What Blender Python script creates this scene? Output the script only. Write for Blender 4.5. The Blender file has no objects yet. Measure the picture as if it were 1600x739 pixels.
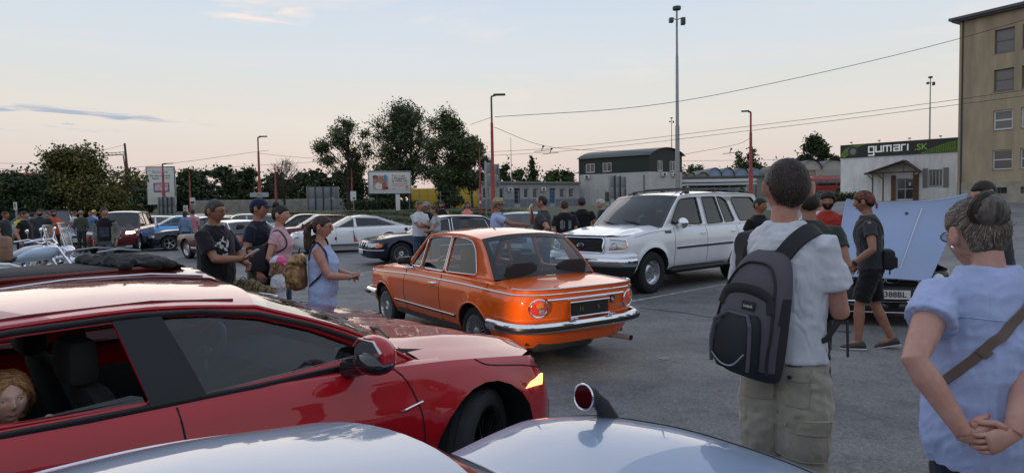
import bpy,bmesh,math,random
from math import sin,cos,pi,sqrt,radians,atan2,exp
from mathutils import Vector,Matrix,noise
from mathutils.geometry import tessellate_polygon
random.seed(7)
S=bpy.context.scene
COL=S.collection
CAM_H,CAM_F,CAM_PITCH,CAM_ROLL=(1.67,1000.0,0.048,0.0175)
cd=bpy.data.cameras.new('camera')
cam=bpy.data.objects.new('camera',cd)
COL.objects.link(cam)
S.camera=cam
cd.sensor_width=36.0
cd.lens=36.0*CAM_F/1600.0
cd.clip_start=0.05
cd.clip_end=6000
cam.matrix_world=Matrix.Translation((0,0,CAM_H))@Matrix.Rotation(pi/2-CAM_PITCH,4,'X')@Matrix.Rotation(-CAM_ROLL,4,'Z')
def at(px,py,Y):
 """world point seen at photo position px,py at forward distance Y"""
 U,V=(px-800.0,py-369.5)
 u=U*cos(CAM_ROLL)-V*sin(CAM_ROLL)
 v=U*sin(CAM_ROLL)+V*cos(CAM_ROLL)
 d=Vector((u,CAM_F*cos(CAM_PITCH)-v*sin(CAM_PITCH),-CAM_F*sin(CAM_PITCH)-v*cos(CAM_PITCH)))
 return Vector((0,0,CAM_H))+d*(Y/d.y)
def X(px,Y):
 return at(px,330,Y).x
W=bpy.data.worlds.new('World')
S.world=W
W.use_nodes=True
nt=W.node_tree
nt.nodes.clear()
def N(t,typ,**kw):
 n=t.nodes.new(typ)
 for k,v in kw.items():
  if k=='inp':
   for a,b in v.items():
    n.inputs[a].default_value=b
  else:
   setattr(n,k,v)
 return n
def ramp(n,stops):
 cr=n.color_ramp
 while len(cr.elements)>1:
  cr.elements.remove(cr.elements[-1])
 cr.elements[0].position=stops[0][0]
 cr.elements[0].color=(*stops[0][1][:3],1)
 for p,c in stops[1:]:
  e=cr.elements.new(p)
  e.color=(*c[:3],1)
def srgb(r,g,b):
 f=lambda c:c/255/12.92 if c/255<=0.04045 else((c/255+0.055)/1.055)**2.4
 return(f(r),f(g),f(b))
SUN_EL,SUN_AZ=(radians(3.0),radians(-10))
L=nt.links.new
out=N(nt,'ShaderNodeOutputWorld')
bg=N(nt,'ShaderNodeBackground')
L(bg.outputs[0],out.inputs[0])
tc=N(nt,'ShaderNodeTexCoord')
sky=N(nt,'ShaderNodeTexSky',sky_type='NISHITA',sun_disc=False,sun_elevation=SUN_EL,sun_rotation=SUN_AZ)
sep=N(nt,'ShaderNodeSeparateXYZ')
L(tc.outputs['Generated'],sep.inputs[0])
grad=N(nt,'ShaderNodeValToRGB')
tgt=lambda r,g,b:tuple((c/1.6 for c in srgb(r,g,b)))
ramp(grad,[(0.0,tgt(205,192,200)),(0.03,tgt(214,199,204)),(0.07,tgt(230,216,208)),(0.122,tgt(233,227,218)),(0.17,tgt(226,227,224)),(0.22,tgt(221,228,233)),(0.27,tgt(214,226,237)),(0.33,tgt(207,221,238)),(0.6,tgt(204,219,243)),(1.0,tgt(204,219,243))])
L(sep.outputs[2],grad.inputs[0])
def cloud(scale,zs,lo,hi,det=6,off=(0,0,0)):
 m=N(nt,'ShaderNodeMapping')
 m.inputs['Scale'].default_value=(scale,scale,scale*zs)
 m.inputs['Location'].default_value=off
 n=N(nt,'ShaderNodeTexNoise',inp={'Scale':1.0,'Detail':det,'Roughness':0.6,'Distortion':0.4})
 r=N(nt,'ShaderNodeValToRGB')
 ramp(r,[(lo,(0,0,0)),(hi,(1,1,1))])
 L(tc.outputs['Generated'],m.inputs[0])
 L(m.outputs[0],n.inputs[0])
 L(n.outputs[0],r.inputs[0])
 return r
def mixc(a,b,f,bt='MIX'):
 m=N(nt,'ShaderNodeMix',data_type='RGBA',blend_type=bt)
 for s,i in((f,0),(a,6),(b,7)):
  if hasattr(s,'outputs'):
   L(s.outputs[2]if s.bl_idname=='ShaderNodeMix' else s.outputs[0],m.inputs[i])
  else:
   m.inputs[i].default_value=s
 return m
def mul(a,k):
 m=N(nt,'ShaderNodeMath',operation='MULTIPLY')
 L(a.outputs[0],m.inputs[0])
 if hasattr(k,'outputs'):
  L(k.outputs[0],m.inputs[1])
 else:
  m.inputs[1].default_value=k
 return m
def band(lo,a,b,hi):
 r=N(nt,'ShaderNodeValToRGB')
 ramp(r,[(lo,(0,0,0)),(a,(1,1,1)),(b,(1,1,1)),(hi,(0,0,0))])
 L(sep.outputs[2],r.inputs[0])
 return r
c1=mul(mul(cloud(3.0,4.5,0.57,0.72,off=(0.3,0.2,1.7)),band(0.1,0.2,0.5,0.8)),0.5)
c2=mul(mul(cloud(2.0,16,0.5,0.72,off=(4,2,0)),band(0.02,0.06,0.2,0.3)),0.3)
g1=mixc(grad,(*tgt(246,226,212),1),c2)
g2=mixc(g1,(*tgt(248,238,232),1),c1)
def lens_mask(az0,el0,waz,wel):
 nrm=N(nt,'ShaderNodeMath',operation='ARCTAN2')
 L(sep.outputs[0],nrm.inputs[0])
 L(sep.outputs[1],nrm.inputs[1])
 a=N(nt,'ShaderNodeMath',operation='SUBTRACT')
 L(nrm.outputs[0],a.inputs[0])
 a.inputs[1].default_value=az0
 a2=N(nt,'ShaderNodeMath',operation='DIVIDE')
 L(a.outputs[0],a2.inputs[0])
 a2.inputs[1].default_value=waz
 b=N(nt,'ShaderNodeMath',operation='SUBTRACT')
 L(sep.outputs[2],b.inputs[0])
 b.inputs[1].default_value=el0
 b2=N(nt,'ShaderNodeMath',operation='DIVIDE')
 L(b.outputs[0],b2.inputs[0])
 b2.inputs[1].default_value=wel
 p1=N(nt,'ShaderNodeMath',operation='MULTIPLY')
 L(a2.outputs[0],p1.inputs[0])
 L(a2.outputs[0],p1.inputs[1])
 p2=N(nt,'ShaderNodeMath',operation='MULTIPLY')
 L(b2.outputs[0],p2.inputs[0])
 L(b2.outputs[0],p2.inputs[1])
 s=N(nt,'ShaderNodeMath',operation='ADD')
 L(p1.outputs[0],s.inputs[0])
 L(p2.outputs[0],s.inputs[1])
 o=N(nt,'ShaderNodeMath',operation='SUBTRACT',use_clamp=True)
 o.inputs[0].default_value=1.0
 L(s.outputs[0],o.inputs[1])
 return o
cm=cloud(8.0,11.0,0.5,0.62,det=8,off=(1.1,0.4,0.2))
c3=mul(mul(cm,lens_mask(-0.62,0.118,0.2,0.018)),1.6)
c3.use_clamp=True
g3=mixc(g2,(*tgt(176,188,208),1),c3)
c4=mul(mul(cloud(9.0,6.0,0.5,0.66,det=7,off=(2.1,1.4,0.2)),lens_mask(-0.37,0.275,0.085,0.03)),1.5)
c4.use_clamp=True
g4=mixc(g3,(*tgt(250,236,230),1),c4)
skyk=N(nt,'ShaderNodeVectorMath',operation='SCALE')
L(sky.outputs[0],skyk.inputs[0])
skyk.inputs['Scale'].default_value=0.03
fin=mixc(g4,skyk,0.04)
L(fin.outputs[2],bg.inputs['Color'])
bg.inputs['Strength'].default_value=1.22
sl=bpy.data.lights.new('sun','SUN')
sl.energy=0.5
sl.angle=radians(60)
sl.color=(1,0.86,0.74)
so=bpy.data.objects.new('sun',sl)
COL.objects.link(so)
sd=Vector((sin(SUN_AZ)*cos(radians(8)),cos(SUN_AZ)*cos(radians(8)),sin(radians(8))))
so.rotation_euler=sd.to_track_quat('Z','Y').to_euler()
so.location=(0,0,30)
S.view_settings.view_transform='Standard'
S.view_settings.look='None'
S.view_settings.exposure=0.4
S.view_settings.gamma=1.0
try:
 S.view_settings.use_curve_mapping=False
except Exception:
 pass
MATS={}
def mat(name,col,rough=0.6,metal=0,coat=0,spec=0.5,noise_amt=0,noise_scale=6,noise_col=None,bump=0,bump_scale=60,emit=None,estr=0,sheen=0,stretch=None,rough_noise=0,coat_rough=0.04,two=False):
 if name in MATS:
  return MATS[name]
 m=bpy.data.materials.new(name)
 m.use_nodes=True
 t=m.node_tree
 p=t.nodes['Principled BSDF']
 p.inputs['Base Color'].default_value=(*col[:3],1)
 p.inputs['Roughness'].default_value=rough
 p.inputs['Metallic'].default_value=metal
 p.inputs['Coat Weight'].default_value=coat
 p.inputs['Coat Roughness'].default_value=coat_rough
 p.inputs['Specular IOR Level'].default_value=spec
 if sheen:
  p.inputs['Sheen Weight'].default_value=sheen
 if emit:
  p.inputs['Emission Color'].default_value=(*emit,1)
  p.inputs['Emission Strength'].default_value=estr
 if noise_amt or bump or rough_noise:
  c=t.nodes.new('ShaderNodeTexCoord')
  mp=t.nodes.new('ShaderNodeMapping')
  if stretch:
   mp.inputs['Scale'].default_value=stretch
  t.links.new(c.outputs['Object'],mp.inputs[0])
 if noise_amt:
  n=t.nodes.new('ShaderNodeTexNoise')
  n.inputs['Scale'].default_value=noise_scale
  n.inputs['Detail'].default_value=8
  n.inputs['Roughness'].default_value=0.62
  t.links.new(mp.outputs[0],n.inputs[0])
  r=t.nodes.new('ShaderNodeValToRGB')
  c2=noise_col or tuple((x*(1-noise_amt)for x in col[:3]))
  ramp(r,[(0.35,c2),(0.65,tuple((min(1,x*(1+noise_amt*0.4))for x in col[:3])))])
  t.links.new(n.outputs[0],r.inputs[0])
  t.links.new(r.outputs[0],p.inputs['Base Color'])
 if rough_noise:
  n=t.nodes.new('ShaderNodeTexNoise')
  n.inputs['Scale'].default_value=5
  n.inputs['Detail'].default_value=6
  t.links.new(mp.outputs[0],n.inputs[0])
  mr=t.nodes.new('ShaderNodeMapRange')
  mr.inputs['From Min'].default_value=0.4
  mr.inputs['From Max'].default_value=0.75
  mr.inputs['To Min'].default_value=rough
  mr.inputs['To Max'].default_value=min(1,rough+rough_noise)
  t.links.new(n.outputs[0],mr.inputs[0])
  t.links.new(mr.outputs[0],p.inputs['Roughness'])
  if coat:
   mr2=t.nodes.new('ShaderNodeMapRange')
   mr2.inputs['From Min'].default_value=0.45
   mr2.inputs['From Max'].default_value=0.8
   mr2.inputs['To Min'].default_value=coat_rough
   mr2.inputs['To Max'].default_value=coat_rough+rough_noise*0.5
   t.links.new(n.outputs[0],mr2.inputs[0])
   t.links.new(mr2.outputs[0],p.inputs['Coat Roughness'])
 if bump:
  n=t.nodes.new('ShaderNodeTexNoise')
  n.inputs['Scale'].default_value=bump_scale
  n.inputs['Detail'].default_value=4
  t.links.new(mp.outputs[0],n.inputs[0])
  b=t.nodes.new('ShaderNodeBump')
  b.inputs['Strength'].default_value=1
  b.inputs['Distance'].default_value=bump
  t.links.new(n.outputs[0],b.inputs['Height'])
  t.links.new(b.outputs[0],p.inputs['Normal'])
 MATS[name]=m
 return m
def paint(name,col,metal=0.0,rough=0.32):
 return mat('paint_'+name,col,rough=rough,metal=metal,spec=0.12,coat=1.0,rough_noise=0.1,coat_rough=0.015,bump=0.00012,bump_scale=14,noise_amt=0.04,noise_scale=3)
def glass(name,tint,refl=1.0,ior=1.5):
 if name in MATS:
  return MATS[name]
 m=bpy.data.materials.new(name)
 m.use_nodes=True
 t=m.node_tree
 t.nodes.clear()
 o=t.nodes.new('ShaderNodeOutputMaterial')
 mx=t.nodes.new('ShaderNodeMixShader')
 tr=t.nodes.new('ShaderNodeBsdfTransparent')
 gl=t.nodes.new('ShaderNodeBsdfGlossy')
 fr=t.nodes.new('ShaderNodeFresnel')
 ge=t.nodes.new('ShaderNodeNewGeometry')
 im=t.nodes.new('ShaderNodeMapRange')
 im.inputs['To Min'].default_value=ior
 im.inputs['To Max'].default_value=1/ior
 t.links.new(ge.outputs['Backfacing'],im.inputs[0])
 t.links.new(im.outputs[0],fr.inputs['IOR'])
 tr.inputs[0].default_value=(*tint,1)
 gl.inputs['Roughness'].default_value=0.012
 gl.inputs['Color'].default_value=(refl,refl,refl,1)
 ad=t.nodes.new('ShaderNodeMath')
 ad.operation='MULTIPLY_ADD'
 ad.inputs[1].default_value=1.0
 ad.inputs[2].default_value=0.015
 ad.use_clamp=True
 t.links.new(fr.outputs[0],ad.inputs[0])
 t.links.new(ad.outputs[0],mx.inputs[0])
 t.links.new(tr.outputs[0],mx.inputs[1])
 t.links.new(gl.outputs[0],mx.inputs[2])
 t.links.new(mx.outputs[0],o.inputs[0])
 MATS[name]=m
 return m
G_CLEAR=glass('clear_glass',(0.62,0.68,0.7))
G_TINT=glass('tinted_glass',(0.1,0.12,0.13))
G_MID=glass('light_tint_glass',(0.3,0.35,0.37))
G_FAR=mat('dark_window_glass',(0.012,0.015,0.018),rough=0.03,spec=0.9,coat=0.6)
M_TYRE=mat('tyre_rubber',(0.016,0.016,0.017),rough=0.82,noise_amt=0.3,noise_scale=20,bump=0.0006,bump_scale=120)
M_ALU=mat('alloy',(0.55,0.56,0.58),rough=0.28,metal=0.9,noise_amt=0.1)
M_DKALU=mat('black_alloy',(0.02,0.02,0.022),rough=0.25,metal=0.4,coat=0.6)
M_CHROME=mat('chrome',(0.78,0.78,0.8),rough=0.07,metal=1)
M_TRIM=mat('black_trim',(0.014,0.014,0.015),rough=0.38,spec=0.5)
M_GLOSSB=mat('gloss_black_trim',(0.01,0.01,0.011),rough=0.12,spec=0.6,coat=0.5)
M_PLAST=mat('black_plastic',(0.022,0.022,0.024),rough=0.62,bump=0.0004,bump_scale=300)
M_INT=mat('dark_interior',(0.02,0.021,0.024),rough=0.8)
M_INTG=mat('grey_interior',(0.055,0.055,0.06),rough=0.8)
M_GAP=mat('panel_gap_shadow',(0.006,0.006,0.006),rough=0.9)
M_HLENS=mat('headlamp_lens',(0.45,0.48,0.5),rough=0.05,metal=0.55,coat=1)
M_HLIT=mat('lit_headlamp',(0.9,0.85,0.7),rough=0.2,emit=(1,0.78,0.45),estr=6)
M_TAIL=mat('red_tail_lens',(0.42,0.012,0.01),rough=0.1,coat=1)
M_TAILLIT=mat('lit_tail_lens',(0.5,0.03,0.015),rough=0.15,coat=1,emit=(1,0.1,0.04),estr=0.12)
M_AMBER=mat('amber_lens',(0.75,0.2,0.02),rough=0.1,coat=1)
M_AMBLIT=mat('lit_amber_lens',(0.9,0.4,0.1),rough=0.1,coat=1,emit=(1,0.45,0.12),estr=2.2)
M_PLATE=mat('plate_white',(0.62,0.62,0.6),rough=0.4,noise_amt=0.08)
M_INK=mat('plate_ink',(0.02,0.02,0.022),rough=0.5)
M_STEEL=mat('galvanised_steel',(0.3,0.31,0.32),rough=0.45,metal=0.6,noise_amt=0.25,noise_scale=8)
TMP=bpy.data.scenes.new('workbench')
def link(o,parent=None):
 COL.objects.link(o)
 if parent is not None:
  o.parent=parent
 return o
def meshobj(name,vs,fs,m,parent=None,smooth=True,ang=None,mi=None):
 me=bpy.data.meshes.new(name)
 me.from_pydata([tuple(v)for v in vs],[],fs)
 for k in m if isinstance(m,(list,tuple))else[m]:
  me.materials.append(k)
 if smooth:
  me.shade_smooth()
 if ang is not None and smooth:
  try:
   me.set_sharp_from_angle(angle=radians(ang))
  except Exception:
   pass
 if mi:
  for p,i in zip(me.polygons,mi):
   p.material_index=i
 me.update()
 return link(bpy.data.objects.new(name,me),parent)
def tag(o,label,cat,group=None,kind=None):
 o['label']=label
 o['category']=cat
 if group:
  o['group']=group
 if kind:
  o['kind']=kind
 return o
def thing(name,label,cat,loc=(0,0,0),rz=0,group=None):
 o=bpy.data.objects.new(name,None)
 COL.objects.link(o)
 o.location=loc
 o.rotation_euler=(0,0,rz)
 o.empty_display_size=0.2
 return tag(o,label,cat,group)
def struct(o):
 o['kind']='structure'
 return o
def copy_tree(o,parent=None):
 c=o.copy()
 COL.objects.link(c)
 if parent is not None:
  c.parent=parent
 for ch in list(o.children):
  copy_tree(ch,c)
 return c
class MB:
 """collects shapes into one mesh"""
 def __init__(s):
  s.v=[]
  s.f=[]
  s.mi=[]
 def add(s,vs,fs,mi=0):
  b=len(s.v)
  s.v+=[Vector(v)for v in vs]
  s.f+=[tuple((i+b for i in f))for f in fs]
  s.mi+=[mi]*len(fs)
  return s
 def box(s,x0,x1,y0,y1,z0,z1,mi=0):
  vs=[(x,y,z)for z in(z0,z1)for y in(y0,y1)for x in(x0,x1)]
  return s.add(vs,[(0,2,3,1),(4,5,7,6),(0,1,5,4),(2,6,7,3),(0,4,6,2),(1,3,7,5)],mi)
 def bev(s,x0,x1,y0,y1,z0,z1,b=0.02,mi=0):
  bm=bmesh.new()
  bmesh.ops.create_cube(bm,size=1)
  for v in bm.verts:
   v.co=Vector(((x0+x1)/2+v.co.x*(x1-x0),(y0+y1)/2+v.co.y*(y1-y0),(z0+z1)/2+v.co.z*(z1-z0)))
  bmesh.ops.bevel(bm,geom=bm.edges[:]+bm.verts[:],offset=min(b,0.49*min(x1-x0,y1-y0,z1-z0)),segments=2,profile=0.5,affect='EDGES')
  bm.verts.index_update()
  s.add([v.co.copy()for v in bm.verts],[tuple((v.index for v in f.verts))for f in bm.faces],mi)
  bm.free()
  return s
 def tube(s,pts,r,n=8,cap=True,mi=0,closed=False):
  pts=[Vector(p)for p in pts]
  m=len(pts)
  rs=r if isinstance(r,(list,tuple))else[r]*m
  vs=[]
  up=Vector((0,0,1))
  prev=None
  for i,p in enumerate(pts):
   a=pts[(i-1)%m]if i or closed else p
   b=pts[(i+1)%m]if i<m-1 or closed else p
   t=b-a
   t=t.normalized()if t.length>1e-09 else Vector((0,0,1))
   if prev is None:
    u=t.cross(up if abs(t.z)<0.95 else Vector((1,0,0))).normalized()
   else:
    u=prev-t*prev.dot(t)
    u=u.normalized()if u.length>1e-06 else t.orthogonal().normalized()
   prev=u
   w=t.cross(u)
   ra=rs[i]
   ra,rb=ra if isinstance(ra,(list,tuple))else(ra,ra)
   for k in range(n):
    q=2*pi*k/n
    vs.append(p+u*cos(q)*ra+w*sin(q)*rb)
  fs=[(i*n+k,i*n+(k+1)%n,(i+1)%m*n+(k+1)%n,(i+1)%m*n+k)for i in range(m if closed else m-1)for k in range(n)]
  if cap and(not closed):
   fs+=[tuple(range(n-1,-1,-1)),tuple(((m-1)*n+k for k in range(n)))]
  return s.add(vs,fs,mi)
 def rings(s,rs,n=16,cap=True,mi=0):
  """rs: list of (center, axis_u*ru, axis_v*rv)"""
  vs=[]
  for c,u,w in rs:
   c,u,w=(Vector(c),Vector(u),Vector(w))
   vs+=[c+u*cos(2*pi*k/n)+w*sin(2*pi*k/n)for k in range(n)]
  m=len(rs)
  fs=[(i*n+k,i*n+(k+1)%n,(i+1)*n+(k+1)%n,(i+1)*n+k)for i in range(m-1)for k in range(n)]
  if cap:
   fs+=[tuple(range(n-1,-1,-1)),tuple(((m-1)*n+k for k in range(n)))]
  return s.add(vs,fs,mi)
 def ball(s,c,r,nu=12,nv=8,mi=0):
  c=Vector(c)
  rx,ry,rz=r if isinstance(r,(list,tuple))else(r,r,r)
  vs=[c+Vector((0,0,-rz))]+[c+Vector((rx*cos(2*pi*k/nu)*cos(a),ry*sin(2*pi*k/nu)*cos(a),rz*sin(a)))for a in[(-0.5+(j+1)/nv)*pi for j in range(nv-1)]for k in range(nu)]+[c+Vector((0,0,rz))]
  fs=[(0,1+(k+1)%nu,1+k)for k in range(nu)]
  for j in range(nv-2):
   for k in range(nu):
    a=1+j*nu
    fs.append((a+k,a+(k+1)%nu,a+nu+(k+1)%nu,a+nu+k))
  a=1+(nv-2)*nu
  e=len(vs)-1
  fs+=[(a+k,a+(k+1)%nu,e)for k in range(nu)]
  return s.add(vs,fs,mi)
 def lathe(s,prof,c=(0,0,0),axis='z',n=24,mi=0,closed=False):
  """prof: (radius, height)"""
  c=Vector(c)
  vs=[]
  for r,h in prof:
   for k in range(n):
    a=2*pi*k/n
    vs.append(c+(Vector((r*cos(a),r*sin(a),h))if axis=='z' else Vector((r*cos(a),h,r*sin(a)))if axis=='y' else Vector((h,r*cos(a),r*sin(a)))))
  m=len(prof)
  fs=[(i*n+k,i*n+(k+1)%n,(i+1)%m*n+(k+1)%n,(i+1)%m*n+k)for i in range(m if closed else m-1)for k in range(n)]
  return s.add(vs,fs,mi)
 def grid(s,P,mi=0,skip=None,wrap=False):
  nr,nc=(len(P),len(P[0]))
  vs=[p for row in P for p in row]
  fs=[]
  for i in range(nr-1):
   for j in range(nc-1):
    if skip and skip(i,j):
     continue
    fs.append((i*nc+j,i*nc+j+1,(i+1)*nc+j+1,(i+1)*nc+j))
  return s.add(vs,fs,mi)
 def prism(s,poly,d,mi=0):
  """poly: 3-D outline, extruded by vector d"""
  p=[Vector(q)for q in poly]
  d=Vector(d)
  n=len(p)
  return s.add(p+[q+d for q in p],[tuple(range(n-1,-1,-1)),tuple(range(n,2*n))]+[(k,(k+1)%n,n+(k+1)%n,n+k)for k in range(n)],mi)
 def disc(s,c,nrm,r,n=16,mi=0):
  nrm=Vector(nrm).normalized()
  u=nrm.orthogonal().normalized()
  w=nrm.cross(u)
  c=Vector(c)
  return s.add([c+u*r*cos(2*pi*k/n)+w*r*sin(2*pi*k/n)for k in range(n)],[tuple(range(n))],mi)
 def build(s,name,m,parent=None,smooth=True,ang=40):
  o=meshobj(name,s.v,s.f,m,parent,smooth,ang,s.mi if isinstance(m,(list,tuple))else None)
  if name in('panel_gap','grille_mesh'):
   o['kind']='stuff'
  return o
def text_mesh(name,body,size,m,parent=None,M=None,extrude=0.002,align='CENTER',bold=0,shear=0):
 cu=bpy.data.curves.new('t','FONT')
 cu.body=body
 cu.size=size
 cu.align_x=align
 cu.align_y='CENTER'
 cu.extrude=extrude
 cu.offset=bold
 cu.shear=shear
 cu.resolution_u=3
 o=bpy.data.objects.new('t',cu)
 TMP.collection.objects.link(o)
 TMP.view_layers[0].update()
 me=bpy.data.meshes.new_from_object(o.evaluated_get(TMP.view_layers[0].depsgraph))
 bpy.data.objects.remove(o)
 bpy.data.curves.remove(cu)
 me.materials.clear()
 me.materials.append(m)
 me.name=name
 if M is not None:
  me.transform(M)
 return link(bpy.data.objects.new(name,me),parent)
def plane_mat(origin,xdir,updir):
 """matrix taking text plane (x right, y up) to the given frame"""
 x=Vector(xdir).normalized()
 u=Vector(updir).normalized()
 z=x.cross(u)
 M=Matrix((x,u,z)).transposed().to_4x4()
 M.translation=Vector(origin)
 return M
def interp(pts,x):
 if x<=pts[0][0]:
  return pts[0][1]
 for(a,b),(c,d)in zip(pts,pts[1:]):
  if x<=c:
   return b+(d-b)*(x-a)/(c-a)if c>a else d
 return pts[-1][1]
def sinterp(pts,x):
 """smooth (Catmull-Rom-like monotone) interpolation"""
 n=len(pts)
 if x<=pts[0][0]:
  return pts[0][1]
 if x>=pts[-1][0]:
  return pts[-1][1]
 for i in range(n-1):
  if x<=pts[i+1][0]:
   x0,y0=pts[i]
   x1,y1=pts[i+1]
   h=x1-x0
   d=(y1-y0)/h
   dl=(y0-pts[i-1][1])/(x0-pts[i-1][0])if i>0 else d
   dr=(pts[i+2][1]-y1)/(pts[i+2][0]-x1)if i<n-2 else d
   m0=(d+dl)/2 if d*dl>0 else 0
   m1=(d+dr)/2 if d*dr>0 else 0
   if i==0:
    m0=d
   if i==n-2:
    m1=d
   t=(x-x0)/h
   return(2*t**3-3*t*t+1)*y0+(t**3-2*t*t+t)*h*m0+(-2*t**3+3*t*t)*y1+(t**3-t*t)*h*m1
def smoothpts(pts,n=24):
 """resample an open (a,b) polyline smoothly (chord Catmull-Rom)"""
 P=[Vector(p)for p in pts]
 out=[]
 m=len(P)
 for i in range(m-1):
  p0=P[i-1]if i else P[0]*2-P[1]
  p1=P[i]
  p2=P[i+1]
  p3=P[i+2]if i+2<m else P[-1]*2-P[-2]
  k=max(1,n//(m-1))
  for j in range(k):
   t=j/k
   out.append(0.5*(2*p1+(-p0+p2)*t+(2*p0-5*p1+4*p2-p3)*t*t+(-p0+3*p1-3*p2+p3)*t**3))
 return out+[P[-1]]
def make_wheel(root,x,y,R,w,style,steer=0,lod=1,rim_r=None,rimmat=None):
 """wheel > tyre, rim, hub_cap"""
 e=bpy.data.objects.new('wheel',None)
 link(e,root)
 e.empty_display_size=0.1
 e.location=(x,y,R)
 sg=1 if y>0 else-1
 e.rotation_euler=(0,0,steer+(0 if sg>0 else pi))
 rr=rim_r or R*0.66
 n=40 if lod>1 else 26 if lod else 16
 t=MB()
 h=w/2
 t.lathe([(rr*0.97,-h*0.8),(rr+0.01,-h*0.95),(R*0.9,-h),(R*0.975,-h*0.88),(R,-h*0.6),(R,h*0.6),(R*0.975,h*0.88),(R*0.9,h),(rr+0.015,h*0.98),(rr*0.98,h*0.86),(rr*0.94,h*0.4)],axis='y',n=n)
 if lod>1:
  for yy in(-0.35,0,0.35):
   t.lathe([(R+0.001,h*yy-0.004),(R+0.0035,h*yy),(R+0.001,h*yy+0.004)],axis='y',n=n,mi=1)
 t.build('tyre',[M_TYRE,M_GAP],e)
 r=MB()
 rm=rimmat or M_ALU
 r.lathe([(rr*0.97,h*0.86),(rr*0.99,h*0.92),(rr*0.95,h*0.9),(rr*0.9,h*0.7),(rr*0.88,-h*0.5)],axis='y',n=n)
 if style[0]=='steel':
  r.lathe([(rr*0.9,h*0.55),(rr*0.72,h*0.35),(rr*0.5,h*0.62),(rr*0.25,h*0.62),(0.001,h*0.66)],axis='y',n=n)
  if lod:
   for k in range(style[1]):
    a=2*pi*k/style[1]
    r.disc((rr*0.72*cos(a),h*0.4,rr*0.72*sin(a)),(0,1,0),rr*0.085,8,mi=1)
   for k in range(6):
    a=2*pi*(k+0.5)/6
    r.lathe([(0.012,h*0.6),(0.012,h*0.75),(0.001,h*0.76)],c=(rr*0.36*cos(a),0,rr*0.36*sin(a)),axis='y',n=6)
 elif style[0]=='turbine':
  nb=style[1]
  r.lathe([(rr*0.34,h*0.55),(rr*0.34,h*0.72),(rr*0.2,h*0.8),(rr*0.12,h*0.7),(0.001,h*0.72)],axis='y',n=20)
  for k in range(nb):
   a=2*pi*k/nb
   a2=a+0.1
   for s0,s1 in((0,1),):
    p=[(rr*0.33*cos(a-0.05),h*0.7,rr*0.33*sin(a-0.05)),(rr*0.33*cos(a+0.05),h*0.7,rr*0.33*sin(a+0.05)),(rr*0.93*cos(a2+0.045),h*0.8,rr*0.93*sin(a2+0.045)),(rr*0.93*cos(a2-0.03),h*0.8,rr*0.93*sin(a2-0.03))]
    r.prism(p,(0,-h*0.22,0))
  r.lathe([(rr*0.88,h*0.18),(0.02,h*0.18)],axis='y',n=20,mi=1)
 else:
  ns,sw=(style[1],style[2]if len(style)>2 else 0.16)
  r.lathe([(rr*0.22,h*0.4),(rr*0.22,h*0.72),(rr*0.12,h*0.78),(0.001,h*0.78)],axis='y',n=16)
  for k in range(ns):
   for off in(-sw*0.9,sw*0.9)if style[0]=='twin' else(0,):
    a=2*pi*k/ns
    ws=sw*0.5 if style[0]=='twin' else sw
    p=[(rr*0.18*cos(a-ws*1.2),h*0.66,rr*0.18*sin(a-ws*1.2)),(rr*0.18*cos(a+ws*1.2),h*0.66,rr*0.18*sin(a+ws*1.2)),(rr*0.94*cos(a+off+ws*0.45),h*0.84,rr*0.94*sin(a+off+ws*0.45)),(rr*0.94*cos(a+off-ws*0.45),h*0.84,rr*0.94*sin(a+off-ws*0.45))]
    r.prism(p,(0,-h*0.28,0))
  r.lathe([(rr*0.88,-h*0.1),(0.02,-h*0.1)],axis='y',n=20,mi=1)
 r.build('rim',[rm,M_GAP],e,ang=30)
 return e
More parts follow.
